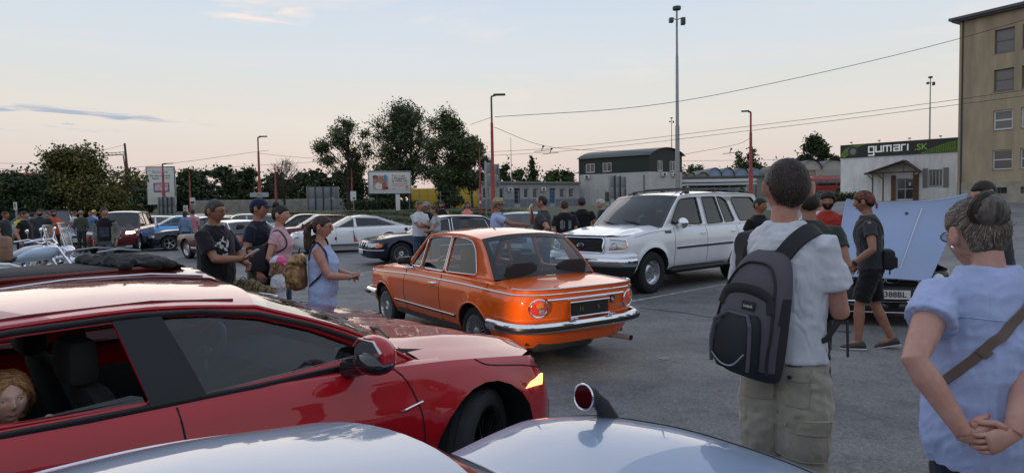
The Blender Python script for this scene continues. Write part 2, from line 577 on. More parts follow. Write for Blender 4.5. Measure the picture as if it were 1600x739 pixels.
class Car:
 def __init__(s,sp):
  s.sp=sp
  g=sp.get
  s.xf,s.xr,s.W,s.WB,s.R=(sp['xf'],sp['xr'],sp['W']/2,sp['WB'],sp['R'])
  s.z0=g('z0',0.22)
  s.Ra=g('Ra',s.R*1.16)
  s.zs=lambda x:sinterp(sp['shoulder'],x)
  s.prof=g('prof',[(0,0.9),(0.12,0.96),(0.35,0.992),(0.6,1.0),(0.82,0.985),(0.94,0.955),(1,0.9)])
  s.nf,s.nr=(g('nf',3.2),g('nr',3.2))
  s.df,s.dr=(g('df',0.55),g('dr',0.55))
  s.fprof=g('fprof',[(0,-0.08),(0.25,-0.01),(0.5,0),(0.8,-0.03),(1,-0.12)])
  s.rprof=g('rprof',[(0,0.08),(0.25,0.01),(0.5,0),(0.8,0.02),(1,0.06)])
  s.taper=g('taper',[(s.xr,0.97),(0,1),(s.WB,1),(s.xf,0.97)])
  s.flare=g('flare',0.018)
  s.crease=g('crease',None)
 def hf(s,x,z):
  return(z-s.z0)/(s.zs(x)-s.z0)
 def wid(s,x,z):
  h=max(0,min(1,s.hf(x,z)))
  w=s.W*sinterp(s.prof,h)*interp(s.taper,x)
  for xc in(0,s.WB):
   d=sqrt((x-xc)**2+(z-s.R)**2)-s.Ra
   if d>-0.05:
    w+=s.flare*exp(-(max(d,0)/0.07)**2)
  if s.crease:
   for x0,z0,x1,z1,dep in s.crease:
    if x0<=x<=x1:
     zc=z0+(z1-z0)*(x-x0)/(x1-x0)
     w+=dep*exp(-((z-zc)/0.035)**2)*min(1,(x-x0)/0.15,(x1-x)/0.15)
  return w
 def side(s,x,z,sg=1,off=0):
  return Vector((x,sg*(s.wid(x,z)+off),z))
 def front(s,th,z,off=0):
  """th -90..90 degrees, left positive"""
  xn=s.xf
  xs=xn-s.df
  h=max(0,min(1,s.hf(xn-0.1,z)))
  w=s.wid(xs,z)
  dx=sinterp(s.fprof,h)
  a=radians(abs(th))
  c=max(0,cos(a))**(2/s.nf)
  q=sin(a)**(2/s.nf)
  return Vector((xs+(s.df+dx+off)*c,(1 if th>=0 else-1)*(w+off)*q,z))
 def rear(s,th,z,off=0):
  xn=s.xr
  xs=xn+s.dr
  h=max(0,min(1,s.hf(xn+0.1,z)))
  w=s.wid(xs,z)
  dx=sinterp(s.rprof,h)
  a=radians(abs(th))
  c=max(0,cos(a))**(2/s.nr)
  q=sin(a)**(2/s.nr)
  return Vector((xs-(s.dr-dx+off)*c,(1 if th>=0 else-1)*(w+off)*q,z))
 def fy(s,y,z,off=0,rear=False):
  """front/rear surface point by lateral coordinate y"""
  w=s.wid(s.xf-s.df if not rear else s.xr+s.dr,z)
  n=s.nr if rear else s.nf
  q=min(1,abs(y)/w)
  a=math.degrees(math.asin(q**(n/2)))
  p=(s.rear if rear else s.front)(a if y>=0 else-a,z,off)
  p.y=y if abs(y)<w else p.y
  return p
 def shell(s,root,m,doors=(),lod=1,bump_f=None,bump_r=None,mbump=None,zb_f=None,zb_r=None):
  """lower body all round, sliced into body / doors / bumpers"""
  nc=14 if lod>1 else 9 if lod else 6
  cols=[]
  zbf=zb_f or s.z0
  zbr=zb_r or s.z0
  for k in range(nc):
   cols.append(('f',90*(k/nc)**0.8,zbf))
  xs=set([s.xf-s.df,s.xr+s.dr])
  for xc in(0,s.WB):
   na=12 if lod>1 else 8
   for k in range(na+1):
    xs.add(round(xc+s.Ra*0.999*cos(pi*k/na),4))
  for d in doors:
   xs|={d[1],d[2]}
  X0,X1=(s.xr+s.dr,s.xf-s.df)
  n=40 if lod>1 else 24 if lod else 14
  for k in range(n):
   x=X0+(X1-X0)*(k+0.5)/n
   if all((abs(x-q)>0.03 for q in xs)):
    xs.add(round(x,4))
  for x in sorted([x for x in xs if X0-1e-06<=x<=X1+1e-06],reverse=True):
   zb=s.z0 if x<s.WB and x>0 else zbf if x>s.WB else zbr
   for xc in(0,s.WB):
    if abs(x-xc)<s.Ra:
     zb=max(zb,s.R+sqrt(max(0,s.Ra**2-(x-xc)**2))if True else zb)
   cols.append(('s',x,zb))
  for k in range(nc,-1,-1):
   cols.append(('r',90*(k/nc)**0.8 if k<nc else 90,zbr))
  cols=[c for c in cols if not(c[0]=='r' and c[1]==90)]
  nrow=20 if lod>1 else 14 if lod else 9
  ts=[k/nrow for k in range(nrow+1)]
  mbs={}
  def part(nm):
   return mbs.setdefault(nm,MB())
  for sg in(1,-1):
   grid=[]
   for kd,u,zb in cols:
    col=[]
    xx=s.front(u,s.zs(s.xf-0.1)).x if kd=='f' else s.rear(u,s.zs(s.xr+0.1)).x if kd=='r' else u
    zt=s.zs(xx)
    for t in ts:
     tt=1-(1-t)**1.25
     z=zb+(zt-zb)*tt
     p=s.front(sg*u,z)if kd=='f' else s.rear(sg*u,z)if kd=='r' else s.side(u,z,sg)
     if abs(u)<1e-09 and kd!='s':
      p.y=0
     col.append(p)
    grid.append(col)
   groups={}
   for i in range(len(cols)-1):
    for j in range(nrow):
     p=(grid[i][j]+grid[i+1][j+1])/2
     nm='body'
     kd=cols[i][0]
     for dn,x0,x1,z0,z1 in doors:
      if kd=='s' and cols[i+1][0]=='s' and(x0-1e-06<=min(cols[i][1],cols[i+1][1]))and(max(cols[i][1],cols[i+1][1])<=x1+1e-06)and(z0<p.z):
       nm=dn+('L' if sg>0 else 'R')
     if bump_f and p.x>s.WB+s.Ra and(p.z<bump_f):
      nm='bumperF'
     if bump_r and p.x<-s.Ra and(p.z<bump_r):
      nm='bumperR'
     groups.setdefault(nm,[]).append((i,j))
   nrr=nrow+1
   for nm,cells in groups.items():
    mp={}
    vs=[]
    fs=[]
    for i,j in cells:
     q=[]
     for a,b in((i,j),(i+1,j),(i+1,j+1),(i,j+1)):
      if(a,b)not in mp:
       mp[a,b]=len(vs)
       vs.append(grid[a][b])
      q.append(mp[a,b])
     fs.append(tuple(q)if sg<0 else tuple(reversed(q)))
    part(nm).add(vs,fs)
  res={}
  for nm,mb in mbs.items():
   base='bumper' if nm.startswith('bumper')else 'door' if nm.startswith('door')else nm
   bm=bmesh.new()
   me=bpy.data.meshes.new(base)
   me.from_pydata([tuple(v)for v in mb.v],[],mb.f)
   bm.from_mesh(me)
   bmesh.ops.remove_doubles(bm,verts=bm.verts,dist=0.0006)
   bm.to_mesh(me)
   bm.free()
   me.materials.append(mbump if base=='bumper' and mbump else m)
   me.shade_smooth()
   try:
    me.set_sharp_from_angle(angle=radians(50))
   except Exception:
    pass
   res[nm]=link(bpy.data.objects.new(base,me),root)
  li=MB()
  for xc in(0,s.WB):
   for sg in(1,-1):
    pr=[]
    for k in range(13):
     a=pi*k/12-0.15+0.3*k/12
     x,z=(xc+s.Ra*cos(a),s.R+s.Ra*sin(a))
     pr.append([Vector((x,sg*(s.wid(x,max(z,s.z0))-0.006),z)),Vector((x,sg*(s.W-0.38),z))])
    li.grid(pr)
  zu=s.z0+0.03
  li.box(s.xr+0.18,s.xf-0.2,-s.W*0.8,s.W*0.8,zu,zu+0.05)
  li.box(s.Ra+0.02,s.WB-s.Ra-0.02,-s.W*0.93,s.W*0.93,zu-0.01,zu+0.04)
  for xc in(0,s.WB):
   li.box(xc-s.Ra-0.03,xc+s.Ra+0.03,-(s.W-0.37),s.W-0.37,0.3,0.62)
  li.build('underbody',M_PLAST,root,smooth=False)
  return res
 def topgrid(s,root,name,m,x0,x1,zc,edge=None,lod=1,ny=None,feat=None):
  """bonnet / boot lid between x0 (outer end: nose or tail) and x1; zc(x) centre height"""
  nx=22 if lod>1 else 14 if lod else 8
  ny=ny or(24 if lod>1 else 14 if lod else 8)
  outer_front=x0>x1
  P=[]
  for i in range(nx+1):
   t=i/nx
   row=[]
   for j in range(ny+1):
    q=-1+2*j/ny
    if edge:
     zt=s.zs(s.xf-0.1 if outer_front else s.xr+0.1)
     w=s.wid(s.xf-s.df if outer_front else s.xr+s.dr,zt)
     e=s.fy(q*w*0.9999,zt,0,rear=not outer_front)
     xe=e.x
    else:
     xe=x0
    xx=xe+(x1-xe)*t
    zz=s.zs(xx)
    w=s.wid(xx,zz)
    if edge and i==0:
     w=max(w,0)
    z=zz+(zc(xx)-zz)*(1-abs(q)**3.0)
    y=q*w
    if edge and(outer_front and xx>s.xf-s.df or(not outer_front and xx<s.xr+s.dr)):
     n=s.nf if outer_front else s.nr
     d=s.df if outer_front else s.dr
     xs=s.xf-s.df if outer_front else s.xr+s.dr
     hh=sinterp(s.fprof if outer_front else s.rprof,1)
     dd=d+(hh if outer_front else-hh)
     f=min(1,abs(xx-xs)/dd)if abs(q)>0.999 or True else 0
     wl=s.wid(xs,zz)*max(0,1-f**n)**(1/n)
     if abs(y)>wl:
      y=wl*(1 if q>0 else-1)
    if feat:
     z+=feat(xx,y)
    row.append(Vector((xx,y,z)))
   P.append(row)
  mb=MB()
  mb.grid(P)
  if not outer_front:
   mb.f=[tuple(reversed(f))for f in mb.f]
  o=mb.build(name,m,root,ang=60)
  bm=bmesh.new()
  bm.from_mesh(o.data)
  bmesh.ops.remove_doubles(bm,verts=bm.verts,dist=0.0005)
  bmesh.ops.recalc_face_normals(bm,faces=bm.faces)
  bm.to_mesh(o.data)
  bm.free()
  return o
 def cabin(s,root,m,gl,lod=1,roofmat=None,trim=None,rear_glass=None,side_glass=None,frame=None,win_names=True,front_side_glass=None):
  sp=s.sp
  c=sp['cabin']
  xcw,(xwt,zwt),roof,(xrt,zrt),(xrb,zrb)=(c['cowl'],c['wt'],c['roof'],c['rt'],c['rb'])
  zb=s.zs(xcw)
  s.Yb=c.get('Yb',s.W*0.9)
  s.Yr=c.get('Yr',s.W*0.66)
  zr=max((z for x,z in roof))
  s.bel=lambda x:s.zs(x)+c.get('belt_up',0)
  xm,xh=((xcw+xrb)/2,(xcw-xrb)/2)
  tp=c.get('plan',0.05)
  pw=c.get('pow',1.25)
  def Y(x,z):
   t=max(0,min(1.1,(z-s.bel(x))/(zr-s.bel(x))))
   return(s.Yb-(s.Yb-s.Yr)*t**pw)*(1-tp*abs((x-xm)/xh)**2.2)
  s.Y=Y
  A=smoothpts([(xcw,s.bel(xcw)+0.0,0),*[(a,b,0)for a,b in c.get('apts',[])],(xwt,zwt,0)],10)
  C=smoothpts([(xrt,zrt,0),*[(a,b,0)for a,b in c.get('cpts',[])],(xrb,zrb,0)],10)
  rail=[(p.x,p.y)for p in A]+[(x,z)for x,z in roof if xrt+0.02<x<xwt-0.02]+[(p.x,p.y)for p in C]
  rr=smoothpts([(xwt,zwt,0)]+[(x,z,0)for x,z in roof if xrt+0.02<x<xwt-0.02]+[(xrt,zrt,0)],24)
  rail=[(p.x,p.y)for p in A[:-1]]+[(p.x,p.y)for p in rr]+[(p.x,p.y)for p in C[1:]]
  belt=[]
  nb=14
  for k in range(nb+1):
   x=xrb+(xcw-xrb)*k/nb
   belt.append((x,s.bel(x)-0.012))
  outer=rail+belt[:-1]if abs(belt[0][0]-rail[-1][0])>1e-06 else rail+belt[:]
  wins=c['windows']
  fr=frame or m
  def sub(poly,n=5):
   out=[]
   for i,a in enumerate(poly):
    b=poly[(i+1)%len(poly)]
    for k in range(n):
     t=k/n
     out.append((a[0]+(b[0]-a[0])*t,a[1]+(b[1]-a[1])*t))
   return out
  def rnd(poly,r=0.04):
   out=[]
   n=len(poly)
   for i in range(n):
    p=Vector(poly[i])
    a=Vector(poly[i-1])
    b=Vector(poly[(i+1)%n])
    da,db=(a-p,b-p)
    ra=min(r,da.length*0.4)
    rb=min(r,db.length*0.4)
    u,v=(p+da.normalized()*ra,p+db.normalized()*rb)
    for t in(0,0.33,0.67,1):
     out.append(tuple(u*(1-t)**2+p*2*t*(1-t)+v*t*t))
   return out
  holes=[rnd(w['poly'],w.get('r',0.035))for w in wins]
  s.holes=holes
  polys=[[Vector((x,z,0))for x,z in outer]]+[[Vector((x,z,0))for x,z in h]for h in holes]
  tri=tessellate_polygon(polys)
  flat=[p for q in polys for p in q]
  mb=MB()
  for sg in(1,-1):
   vs=[Vector((p.x,sg*Y(p.x,p.y),p.y))for p in flat]
   n=len(vs)
   vs2=[v-Vector((0,sg*0.035,0))for v in vs]
   mb.add(vs,[tuple(t)for t in tri])
   k0=len(outer)
   for h in holes:
    b=k0
    m_=len(h)
    mb.add([vs[b+i]for i in range(m_)]+[vs2[b+i]for i in range(m_)],[(i,(i+1)%m_,m_+(i+1)%m_,m_+i)for i in range(m_)])
    k0+=m_
  sideo=mb.build('pillars',fr,root,smooth=True,ang=35)
  bm=bmesh.new()
  bm.from_mesh(sideo.data)
  bmesh.ops.remove_doubles(bm,verts=bm.verts,dist=0.0003)
  bmesh.ops.recalc_face_normals(bm,faces=bm.faces)
  bm.to_mesh(sideo.data)
  bm.free()
  for w,h in zip(wins,holes):
   g=w.get('glass')or side_glass or gl
   for sg in(1,-1):
    if w.get('only')and w['only']!=sg:
     continue
    hs=h
    if w.get('lower'):
     hs=[(x,min(z,w['lower'](x)))for x,z in h]
    t3=tessellate_polygon([[Vector((x,z,0))for x,z in hs]])
    vs=[Vector((x,sg*(Y(x,z)-0.014),z))for x,z in hs]
    meshobj('side_window',vs,[tuple(t)for t in t3],g,root,smooth=False)
   if w.get('trim'):
    t=MB()
    for sg in(1,-1):
     t.tube([(x,sg*(Y(x,z)+0.002),z)for x,z in h],w.get('tw',0.007),6,closed=True)
    t.build('window_trim',w['trim'],root)
  def screen(line,name,g,bulge,dirn,ins_s=0.93,lo=0.05,hi=0.93,ring=M_GLOSSB):
   nt_,ns=(16,20)if lod>1 else(8,10)
   pl=[(p.x,p.y)for p in line]
   def P(t,q):
    k=t*(len(pl)-1)
    i=min(int(k),len(pl)-2)
    f=k-i
    x=pl[i][0]+(pl[i+1][0]-pl[i][0])*f
    z=pl[i][1]+(pl[i+1][1]-pl[i][1])*f
    y=Y(x,z)
    return Vector((x+dirn*bulge*(1-q*q)*(1-0.45*t),q*y,z+s.crown*(1-abs(q)**2.4)*(t if dirn>0 else t)+c.get('cowl_up',0.02)*(1-q*q)*(1-t)))
   tt=[0,lo]+[lo+(hi-lo)*k/nt_ for k in range(1,nt_)]+[hi,1]
   qq=[-1,-ins_s]+[-ins_s+2*ins_s*k/ns for k in range(1,ns)]+[ins_s,1]
   G=[[P(t,q)for q in qq]for t in tt]
   nr_,nc_=(len(tt)-1,len(qq)-1)
   inside=lambda i,j:0<i<nr_-1 and 0<j<nc_-1
   f=MB().grid(G,skip=inside)
   f.build(name+'_frame',ring,root,ang=60)
   off=Vector((-dirn*0.004,0,-0.002))
   g_=MB().grid([[p+off for p in row]for row in G],skip=lambda i,j:not inside(i,j))
   o=g_.build(name,g,root,ang=60)
   return P
  s.crown=c.get('crown',0.045)
  s.WS=screen(A,'windshield',gl,c.get('ws_bulge',0.16),1,ring=c.get('ws_ring',M_GLOSSB),ins_s=c.get('ws_ins',0.93))
  s.RS=screen(list(reversed(C)),'rear_window',rear_glass or gl,c.get('rs_bulge',0.1),-1,ring=c.get('rs_ring',M_GLOSSB),lo=c.get('rs_lo',0.06),hi=c.get('rs_hi',0.92),ins_s=c.get('rs_ins',0.92))
  nx,ny=(24,20)if lod>1 else(12,10)
  pl=[(p.x,p.y)for p in rr]
  G=[]
  for i in range(nx+1):
   k=i/nx*(len(pl)-1)
   a=min(int(k),len(pl)-2)
   f=k-a
   x=pl[a][0]+(pl[a+1][0]-pl[a][0])*f
   z=pl[a][1]+(pl[a+1][1]-pl[a][1])*f
   row=[]
   for j in range(ny+1):
    q=-1+2*j/ny
    q=abs(q)**0.85*(1 if q>0 else-1)
    bf=c.get('ws_bulge',0.16)*(1-q*q)*0.55*max(0,1-i/nx*2.5)-c.get('rs_bulge',0.1)*(1-q*q)*0.55*max(0,i/nx*2.5-1.5)
    row.append(Vector((x+bf,q*(Y(x,z)+0.003),z+s.crown*(1-abs(q)**2.4)+0.002)))
   G.append(row)
  rf=MB().grid(G)
  rf.f=[tuple(reversed(f))for f in rf.f]
  s.roofobj=rf.build('roof',roofmat or m,root,ang=60)
  t=MB()
  for sg in(1,-1):
   t.tube([(x,sg*(Y(x,z)+0.004),z-0.004)for x,z in rail],c.get('rail_r',0.012),6)
  t.build('roof_rail_trim',trim or m,root)
  lg=MB()
  for sg in(1,-1):
   n=26
   G=[]
   xa,xb=(xcw+0.14,xrb-0.1)
   for i in range(n+1):
    x=xb+(xa-xb)*i/n
    z=s.zs(x)
    w=s.wid(x,z)
    xi=max(xrb,min(xcw,x))
    G.append([Vector((x,sg*w,z)),Vector((x,sg*(w*0.5+Y(xi,z)*0.5),z+0.012)),Vector((x,sg*(Y(xi,z)-0.03),z+0.012))])
   lg.grid(G)
  lgo=lg.build('waist_ledge',m,root)
  bm=bmesh.new()
  bm.from_mesh(lgo.data)
  bmesh.ops.recalc_face_normals(bm,faces=bm.faces)
  for f in bm.faces:
   if f.normal.z<0:
    f.normal_flip()
  bm.to_mesh(lgo.data)
  bm.free()
  cw=MB()
  z=s.zs(xcw)
  cw.grid([[Vector((xcw+0.03-0.28*0,q*Y(xcw,z),z-0.02))for q in(-1,-0.5,0,0.5,1)],[Vector((xcw+c.get('ws_bulge',0.16)*(1-q*q)+0.06,q*Y(xcw,z),z+0.0))for q in(-1,-0.5,0,0.5,1)]])
  cw.build('cowl_panel',M_PLAST,root)
 def patch(s,fn,pts,name,m,root,off=0.004,n=6,thick=0.01,nv=None):
  """four-cornered patch (u,v) conforming to surface fn(u,v,off)"""
  nv=nv or n
  a,b,c,d=[Vector((p[0],p[1],0))for p in pts]
  G=[]
  for i in range(nv+1):
   t=i/nv
   row=[]
   for j in range(n+1):
    q=j/n
    p=a*(1-q)*(1-t)+b*q*(1-t)+c*q*t+d*(1-q)*t
    row.append(fn(p.x,p.y,off))
   G.append(row)
  mb=MB().grid(G)
  back=[[fn(*(a*(1-j/n)*(1-i/nv)+b*(j/n)*(1-i/nv)+c*(j/n)*(i/nv)+d*(1-j/n)*(i/nv))[:2],off-thick-0.004)for j in range(n+1)]for i in range(nv+1)]
  bd=[(0,j)for j in range(n+1)]+[(i,n)for i in range(1,nv+1)]+[(nv,j)for j in range(n-1,-1,-1)]+[(i,0)for i in range(nv-1,0,-1)]
  m_=len(bd)
  mb.add([G[i][j]for i,j in bd]+[back[i][j]for i,j in bd],[(k,(k+1)%m_,m_+(k+1)%m_,m_+k)for k in range(m_)])
  o=mb.build(name,m,root,ang=40)
  fixn(o)
  return o
 def blob(s,fn,uc,vc,ru,rv,name,m,root,off=0.006,dome=0.0,n=24,ex=2,rings=(1,0.85,0.55,0.2),su=1.0):
  """ellipse patch, centre (uc,vc) radii ru,rv, domed outwards"""
  vs=[]
  rr=[(1.0,-0.012)]+[(r,off+dome*(1-r*r))for r in rings]
  for r,o_ in rr:
   for k in range(n):
    a=2*pi*k/n
    cx=abs(cos(a))**(2/ex)*(1 if cos(a)>0 else-1)
    sx=abs(sin(a))**(2/ex)*(1 if sin(a)>0 else-1)
    vs.append(fn(uc+ru*r*cx,vc+rv*r*sx,o_))
  mb=MB()
  m_=len(rr)
  mb.add(vs,[(i*n+k,i*n+(k+1)%n,(i+1)*n+(k+1)%n,(i+1)*n+k)for i in range(m_-1)for k in range(n)]+[tuple(((m_-1)*n+k for k in range(n)))])
  o=mb.build(name,m,root,ang=50)
  fixn(o)
  return o
 def ringon(s,fn,uc,vc,ru,rv,r,name,m,root,off=0.008,n=28,ex=2):
  pts=[]
  for k in range(n):
   a=2*pi*k/n
   cx=abs(cos(a))**(2/ex)*(1 if cos(a)>0 else-1)
   sx=abs(sin(a))**(2/ex)*(1 if sin(a)>0 else-1)
   pts.append(fn(uc+ru*cx,vc+rv*sx,off))
  return MB().tube(pts,r,6,closed=True).build(name,m,root)
 def line(s,fn,pts,r,name,m,root,off=0.003,n=16,smooth=True):
  P=smoothpts([(a,b,0)for a,b in pts],n)if len(pts)>2 or smooth else[Vector((*p,0))for p in pts]
  return MB().tube([fn(p.x,p.y,off)for p in P],r,6).build(name,m,root)
 def interior(s,root,lod=1,seatcol=M_INT,wheel=True,headrest=True,rear=True,xseat=None,dash=True):
  c=s.sp['cabin']
  xcw=c['cowl']
  y=s.Yb*0.5
  fl=MB().box(c['rb'][0]+0.15,xcw+0.05,-s.Yb*0.88,s.Yb*0.88,0.3,0.34)
  for sg in(1,-1):
   fl.box(c['rb'][0]+0.2,xcw,sg*s.Yb*0.92-0.02,sg*s.Yb*0.92+0.02,0.32,s.zs(xcw)-0.06)
  fl.build('cabin_floor',M_INT,root,smooth=False)
  if dash:
   MB().bev(xcw-0.5,xcw-0.02,-s.Yb*0.88,s.Yb*0.88,0.62,s.zs(xcw)-0.01,0.06).build('dashboard',seatcol,root)
  xs=xseat or xcw-1.12
  hz=min(s.zs(xs)+0.3,max((z for _,z in c['roof']))-0.17)
  spots=[(xs,y),(xs,-y)]
  if rear:
   spots+=[(xs-0.92,y*0.95),(xs-0.92,-y*0.95)]
  for x,yy in spots:
   b=MB()
   w=0.235
   b.bev(x-0.05,x+0.46,yy-w,yy+w,0.38,0.52,0.06)
   q=[(x-0.02,0.5),(x-0.1,0.75),(x-0.17,hz-0.16)]
   b.rings([((a,yy,z),(0,w*(1 if z<0.8 else 0.86),0),(0.055,0,0.01))for a,z in q]+[((x-0.19,yy,hz-0.12),(0,w*0.55,0),(0.04,0,0))],12)
   if headrest:
    b.bev(x-0.27,x-0.16,yy-0.125,yy+0.125,hz-0.11,hz+0.07,0.04)
   b.build('seat',seatcol,root)
  if wheel:
   xw,zw=(xcw-0.58,s.zs(xcw)-0.02)
   M=Matrix.Translation((xw,y,zw))@Matrix.Rotation(radians(-62),4,'Y')
   w=MB()
   w.tube([M@Vector((0.18*cos(a),0.18*sin(a),0))for a in[2*pi*k/24 for k in range(24)]],0.014,8,closed=True)
   for a in(0,2.2,4.1):
    w.tube([M@Vector((0,0,0)),M@Vector((0.17*cos(a),0.17*sin(a),0))],0.014,6)
   w.ball(M@Vector((0,0,0)),0.05,10,6)
   w.build('steering_wheel',M_TRIM,root)
 def mirror(s,root,x,z,m,r=(0.06,0.11,0.075),glassm=M_CHROME,arm=True,sgs=(1,-1),out=0.1):
  for sg in sgs:
   y=s.wid(x,min(z,s.zs(x)))*0.93
   cx=(x,sg*(y+out),z+0.03)
   b=MB()
   b.ball(cx,r,14,10)
   for v in b.v:
    if v.x<cx[0]-r[0]*0.45:
     v.x=cx[0]-r[0]*0.45
   if arm:
    b.tube([(x,sg*(y-0.04),z-0.05),(x,sg*(y+out*0.7),z)],[0.025,0.02],8)
   mo=b.build('door_mirror',m,root,ang=30)
   g=MB()
   g.rings([((cx[0]-r[0]*0.46-0.002,cx[1],cx[2]),(0,r[1]*0.8,0),(0,0,r[2]*0.78)),((cx[0]-r[0]*0.46-0.003,cx[1],cx[2]),(0,0.01,0),(0,0,0.01))],16)
   g.build('mirror_glass',glassm,mo)
 def handle(s,par,x,z,m,L=0.16,kind='pull',zz=None):
  for sg,p in((1,par[0]),(-1,par[1])):
   if p is None:
    continue
   w=s.wid(x,z)
   b=MB()
   if kind=='pull':
    b.tube([(x-L/2,sg*(w-0.004),z),(x-L/2+0.02,sg*(w+0.028),z),(x+L/2-0.02,sg*(w+0.03),z),(x+L/2,sg*(w-0.004),z)],[(0.012,0.012)]*4,8)
   else:
    b.bev(x-L/2,x+L/2,min(sg*(w-0.01),sg*(w+0.018)),max(sg*(w-0.01),sg*(w+0.018)),z-0.016,z+0.016,0.008)
   b.build('door_handle',m,p)
 def plate(s,root,rear,y,z,text,w=0.52,h=0.11,dark=False,off=0.02,size=0.085,fn=None):
  p=s.fy(y,z,off,rear=rear)
  dx=-1 if rear else 1
  b=MB().bev(min(p.x,p.x+dx*0.008),max(p.x,p.x+dx*0.008),y-w/2,y+w/2,z-h/2,z+h/2,0.004)
  o=b.build('number_plate',M_TRIM if dark else M_PLATE,root,smooth=False)
  if text:
   text_mesh('plate_text',text,size,M_INK,o,plane_mat((p.x+dx*0.0095,y,z),(0,dx,0),(0,0,1)),extrude=0.001,bold=0.002)
  return o
def fixn(o):
 bm=bmesh.new()
 bm.from_mesh(o.data)
 bmesh.ops.recalc_face_normals(bm,faces=bm.faces)
 bm.to_mesh(o.data)
 bm.free()
def roundwin(pts):
 return pts
def wheels(root,c,style,w=0.2,lod=1,rim_r=None,rimmat=None,steer=0,track=None):
 ty=track or c.W-0.015-w/2-0.02
 for x,st in((c.WB,steer),(0,0)):
  for sg in(1,-1):
   make_wheel(root,x,sg*ty,c.R,w,style,st,lod,rim_r,rimmat)
def red_hatch():
 sp=dict(xf=3.6,xr=-0.9,W=1.8,WB=2.7,R=0.335,z0=0.2,Ra=0.395,df=0.5,dr=0.5,nf=2.2,nr=3.0,shoulder=[(-0.95,0.99),(-0.4,1.02),(0.6,0.985),(1.4,0.945),(2.1,0.905),(2.5,0.87),(3.0,0.8),(3.6,0.7)],fprof=[(0,-0.1),(0.15,0),(0.4,-0.01),(0.62,-0.04),(0.85,-0.1),(1,-0.2)],rprof=[(0,0.08),(0.3,0),(0.6,0.02),(1,0.16)],prof=[(0,0.9),(0.08,0.945),(0.2,0.965),(0.4,0.985),(0.62,1.0),(0.7,0.995),(0.85,0.962),(0.95,0.93),(1,0.895)],crease=[(-0.7,0.8,2.3,0.7,0.01)],flare=0.022,taper=[(-0.9,0.96),(0,1),(2.7,1),(3.0,0.985),(3.6,0.96)],cabin=dict(cowl=2.34,wt=(1.58,1.258),apts=[(1.98,1.105)],roof=[(1.58,1.258),(1.2,1.298),(0.8,1.297),(0.3,1.272),(-0.2,1.215),(-0.42,1.18)],rt=(-0.42,1.18),cpts=[(-0.66,1.09)],rb=(-0.86,1.01),Yb=0.8,Yr=0.6,plan=0.085,crown=0.042,ws_bulge=0.22,rs_bulge=0.14,ws_ins=0.94,rail_r=0.01,belt_up=0.012,windows=[dict(poly=[(2.09,0.975),(1.98,1.035),(1.8,1.125),(1.58,1.205),(1.38,1.245),(1.19,1.262),(1.29,0.965)],glass=G_MID,r=0.015),dict(poly=[(1.04,1.262),(0.75,1.258),(0.35,1.232),(0.05,1.17),(-0.12,1.05),(1.1,0.985)],glass=G_MID,r=0.015,lower=lambda x:1.008+0.03*(x-0.7)),dict(poly=[(-0.16,1.15),(-0.36,1.09),(-0.46,1.055),(-0.24,1.045)],glass=G_TINT,r=0.015)]))
 r=thing('parked_car','glossy red hatchback filling the left foreground, child looking out of its rear window','car')
 c=Car(sp)
 P=paint('red',(0.4,0.007,0.013))
 d=c.shell(r,P,doors=[('doorF',1.19,2.22,0.27,9),('doorB',0.12,1.19,0.27,9)],lod=2,bump_f=0.0,zb_f=0.17,zb_r=0.24)
 def hood_feat(x,y):
  t=max(0,min(1,(x-2.35)/0.4))
  a=abs(y)
  return 0.022*exp(-((a-0.52-(x-2.3)*-0.06)/0.07)**2)*t-0.01*exp(-((a-0.3)/0.16)**2)*t
 zc=lambda x:sinterp([(2.1,0.985),(2.4,0.965),(2.8,0.925),(3.2,0.845),(3.6,0.7)],x)
 c.topgrid(r,'bonnet',P,3.6,2.36,zc,edge=True,lod=2,feat=hood_feat)
 c.topgrid(r,'tailgate',P,-0.9,-0.8,lambda x:1.02,edge=True,lod=1)
 c.cabin(r,P,G_CLEAR,lod=2,trim=P)
 bl=MB()
 def onside(x,z,sg,o):
  return Vector((x,sg*(c.Y(x,z)+o),z))
 for sg in(1,-1):
  for poly in([(1.2,1.268),(1.035,1.27),(1.095,0.972),(1.295,0.962)],[(0.06,1.19),(-0.14,1.15),(-0.24,1.03),(-0.1,1.03)]):
   A_,B_,C_,D_=poly
   bl.grid([[onside(*[(A_[q]*(1-u)+B_[q]*u)*(1-v)+(D_[q]*(1-u)+C_[q]*u)*v for q in(0,1)],sg,0.008)for u in(0,0.5,1)]for v in[k/8 for k in range(9)]])
  bl.tube([onside(x,z,sg,0.003)for x,z in[(2.22,0.945),(1.9,0.945),(1.5,0.952),(0.9,0.972),(0.3,0.995),(-0.3,1.03),(-0.52,1.05)]],[(0.011,0.015)]*7,8)
  bl.tube([onside(x,z,sg,0.003)for x,z in[(2.2,0.965),(2.02,1.045),(1.82,1.14),(1.58,1.222),(1.35,1.262),(1.1,1.278),(0.75,1.274),(0.35,1.248),(-0.05,1.185),(-0.3,1.12),(-0.5,1.055)]],[(0.011,0.013)]*11,8)
  bl.add([onside(x,z,sg,0.003)for x,z in[(2.2,0.95),(2.03,1.04),(1.98,0.955)]],[(0,1,2)])
  bl.add([onside(x,z,sg,0.004)for x,z in[(2.42,0.935),(2.16,0.985),(2.12,0.945)]],[(0,1,2)])
 bl.build('window_surround',mat('pillar_black',(0.012,0.012,0.013),rough=0.3,spec=0.28),r)
 g=MB()
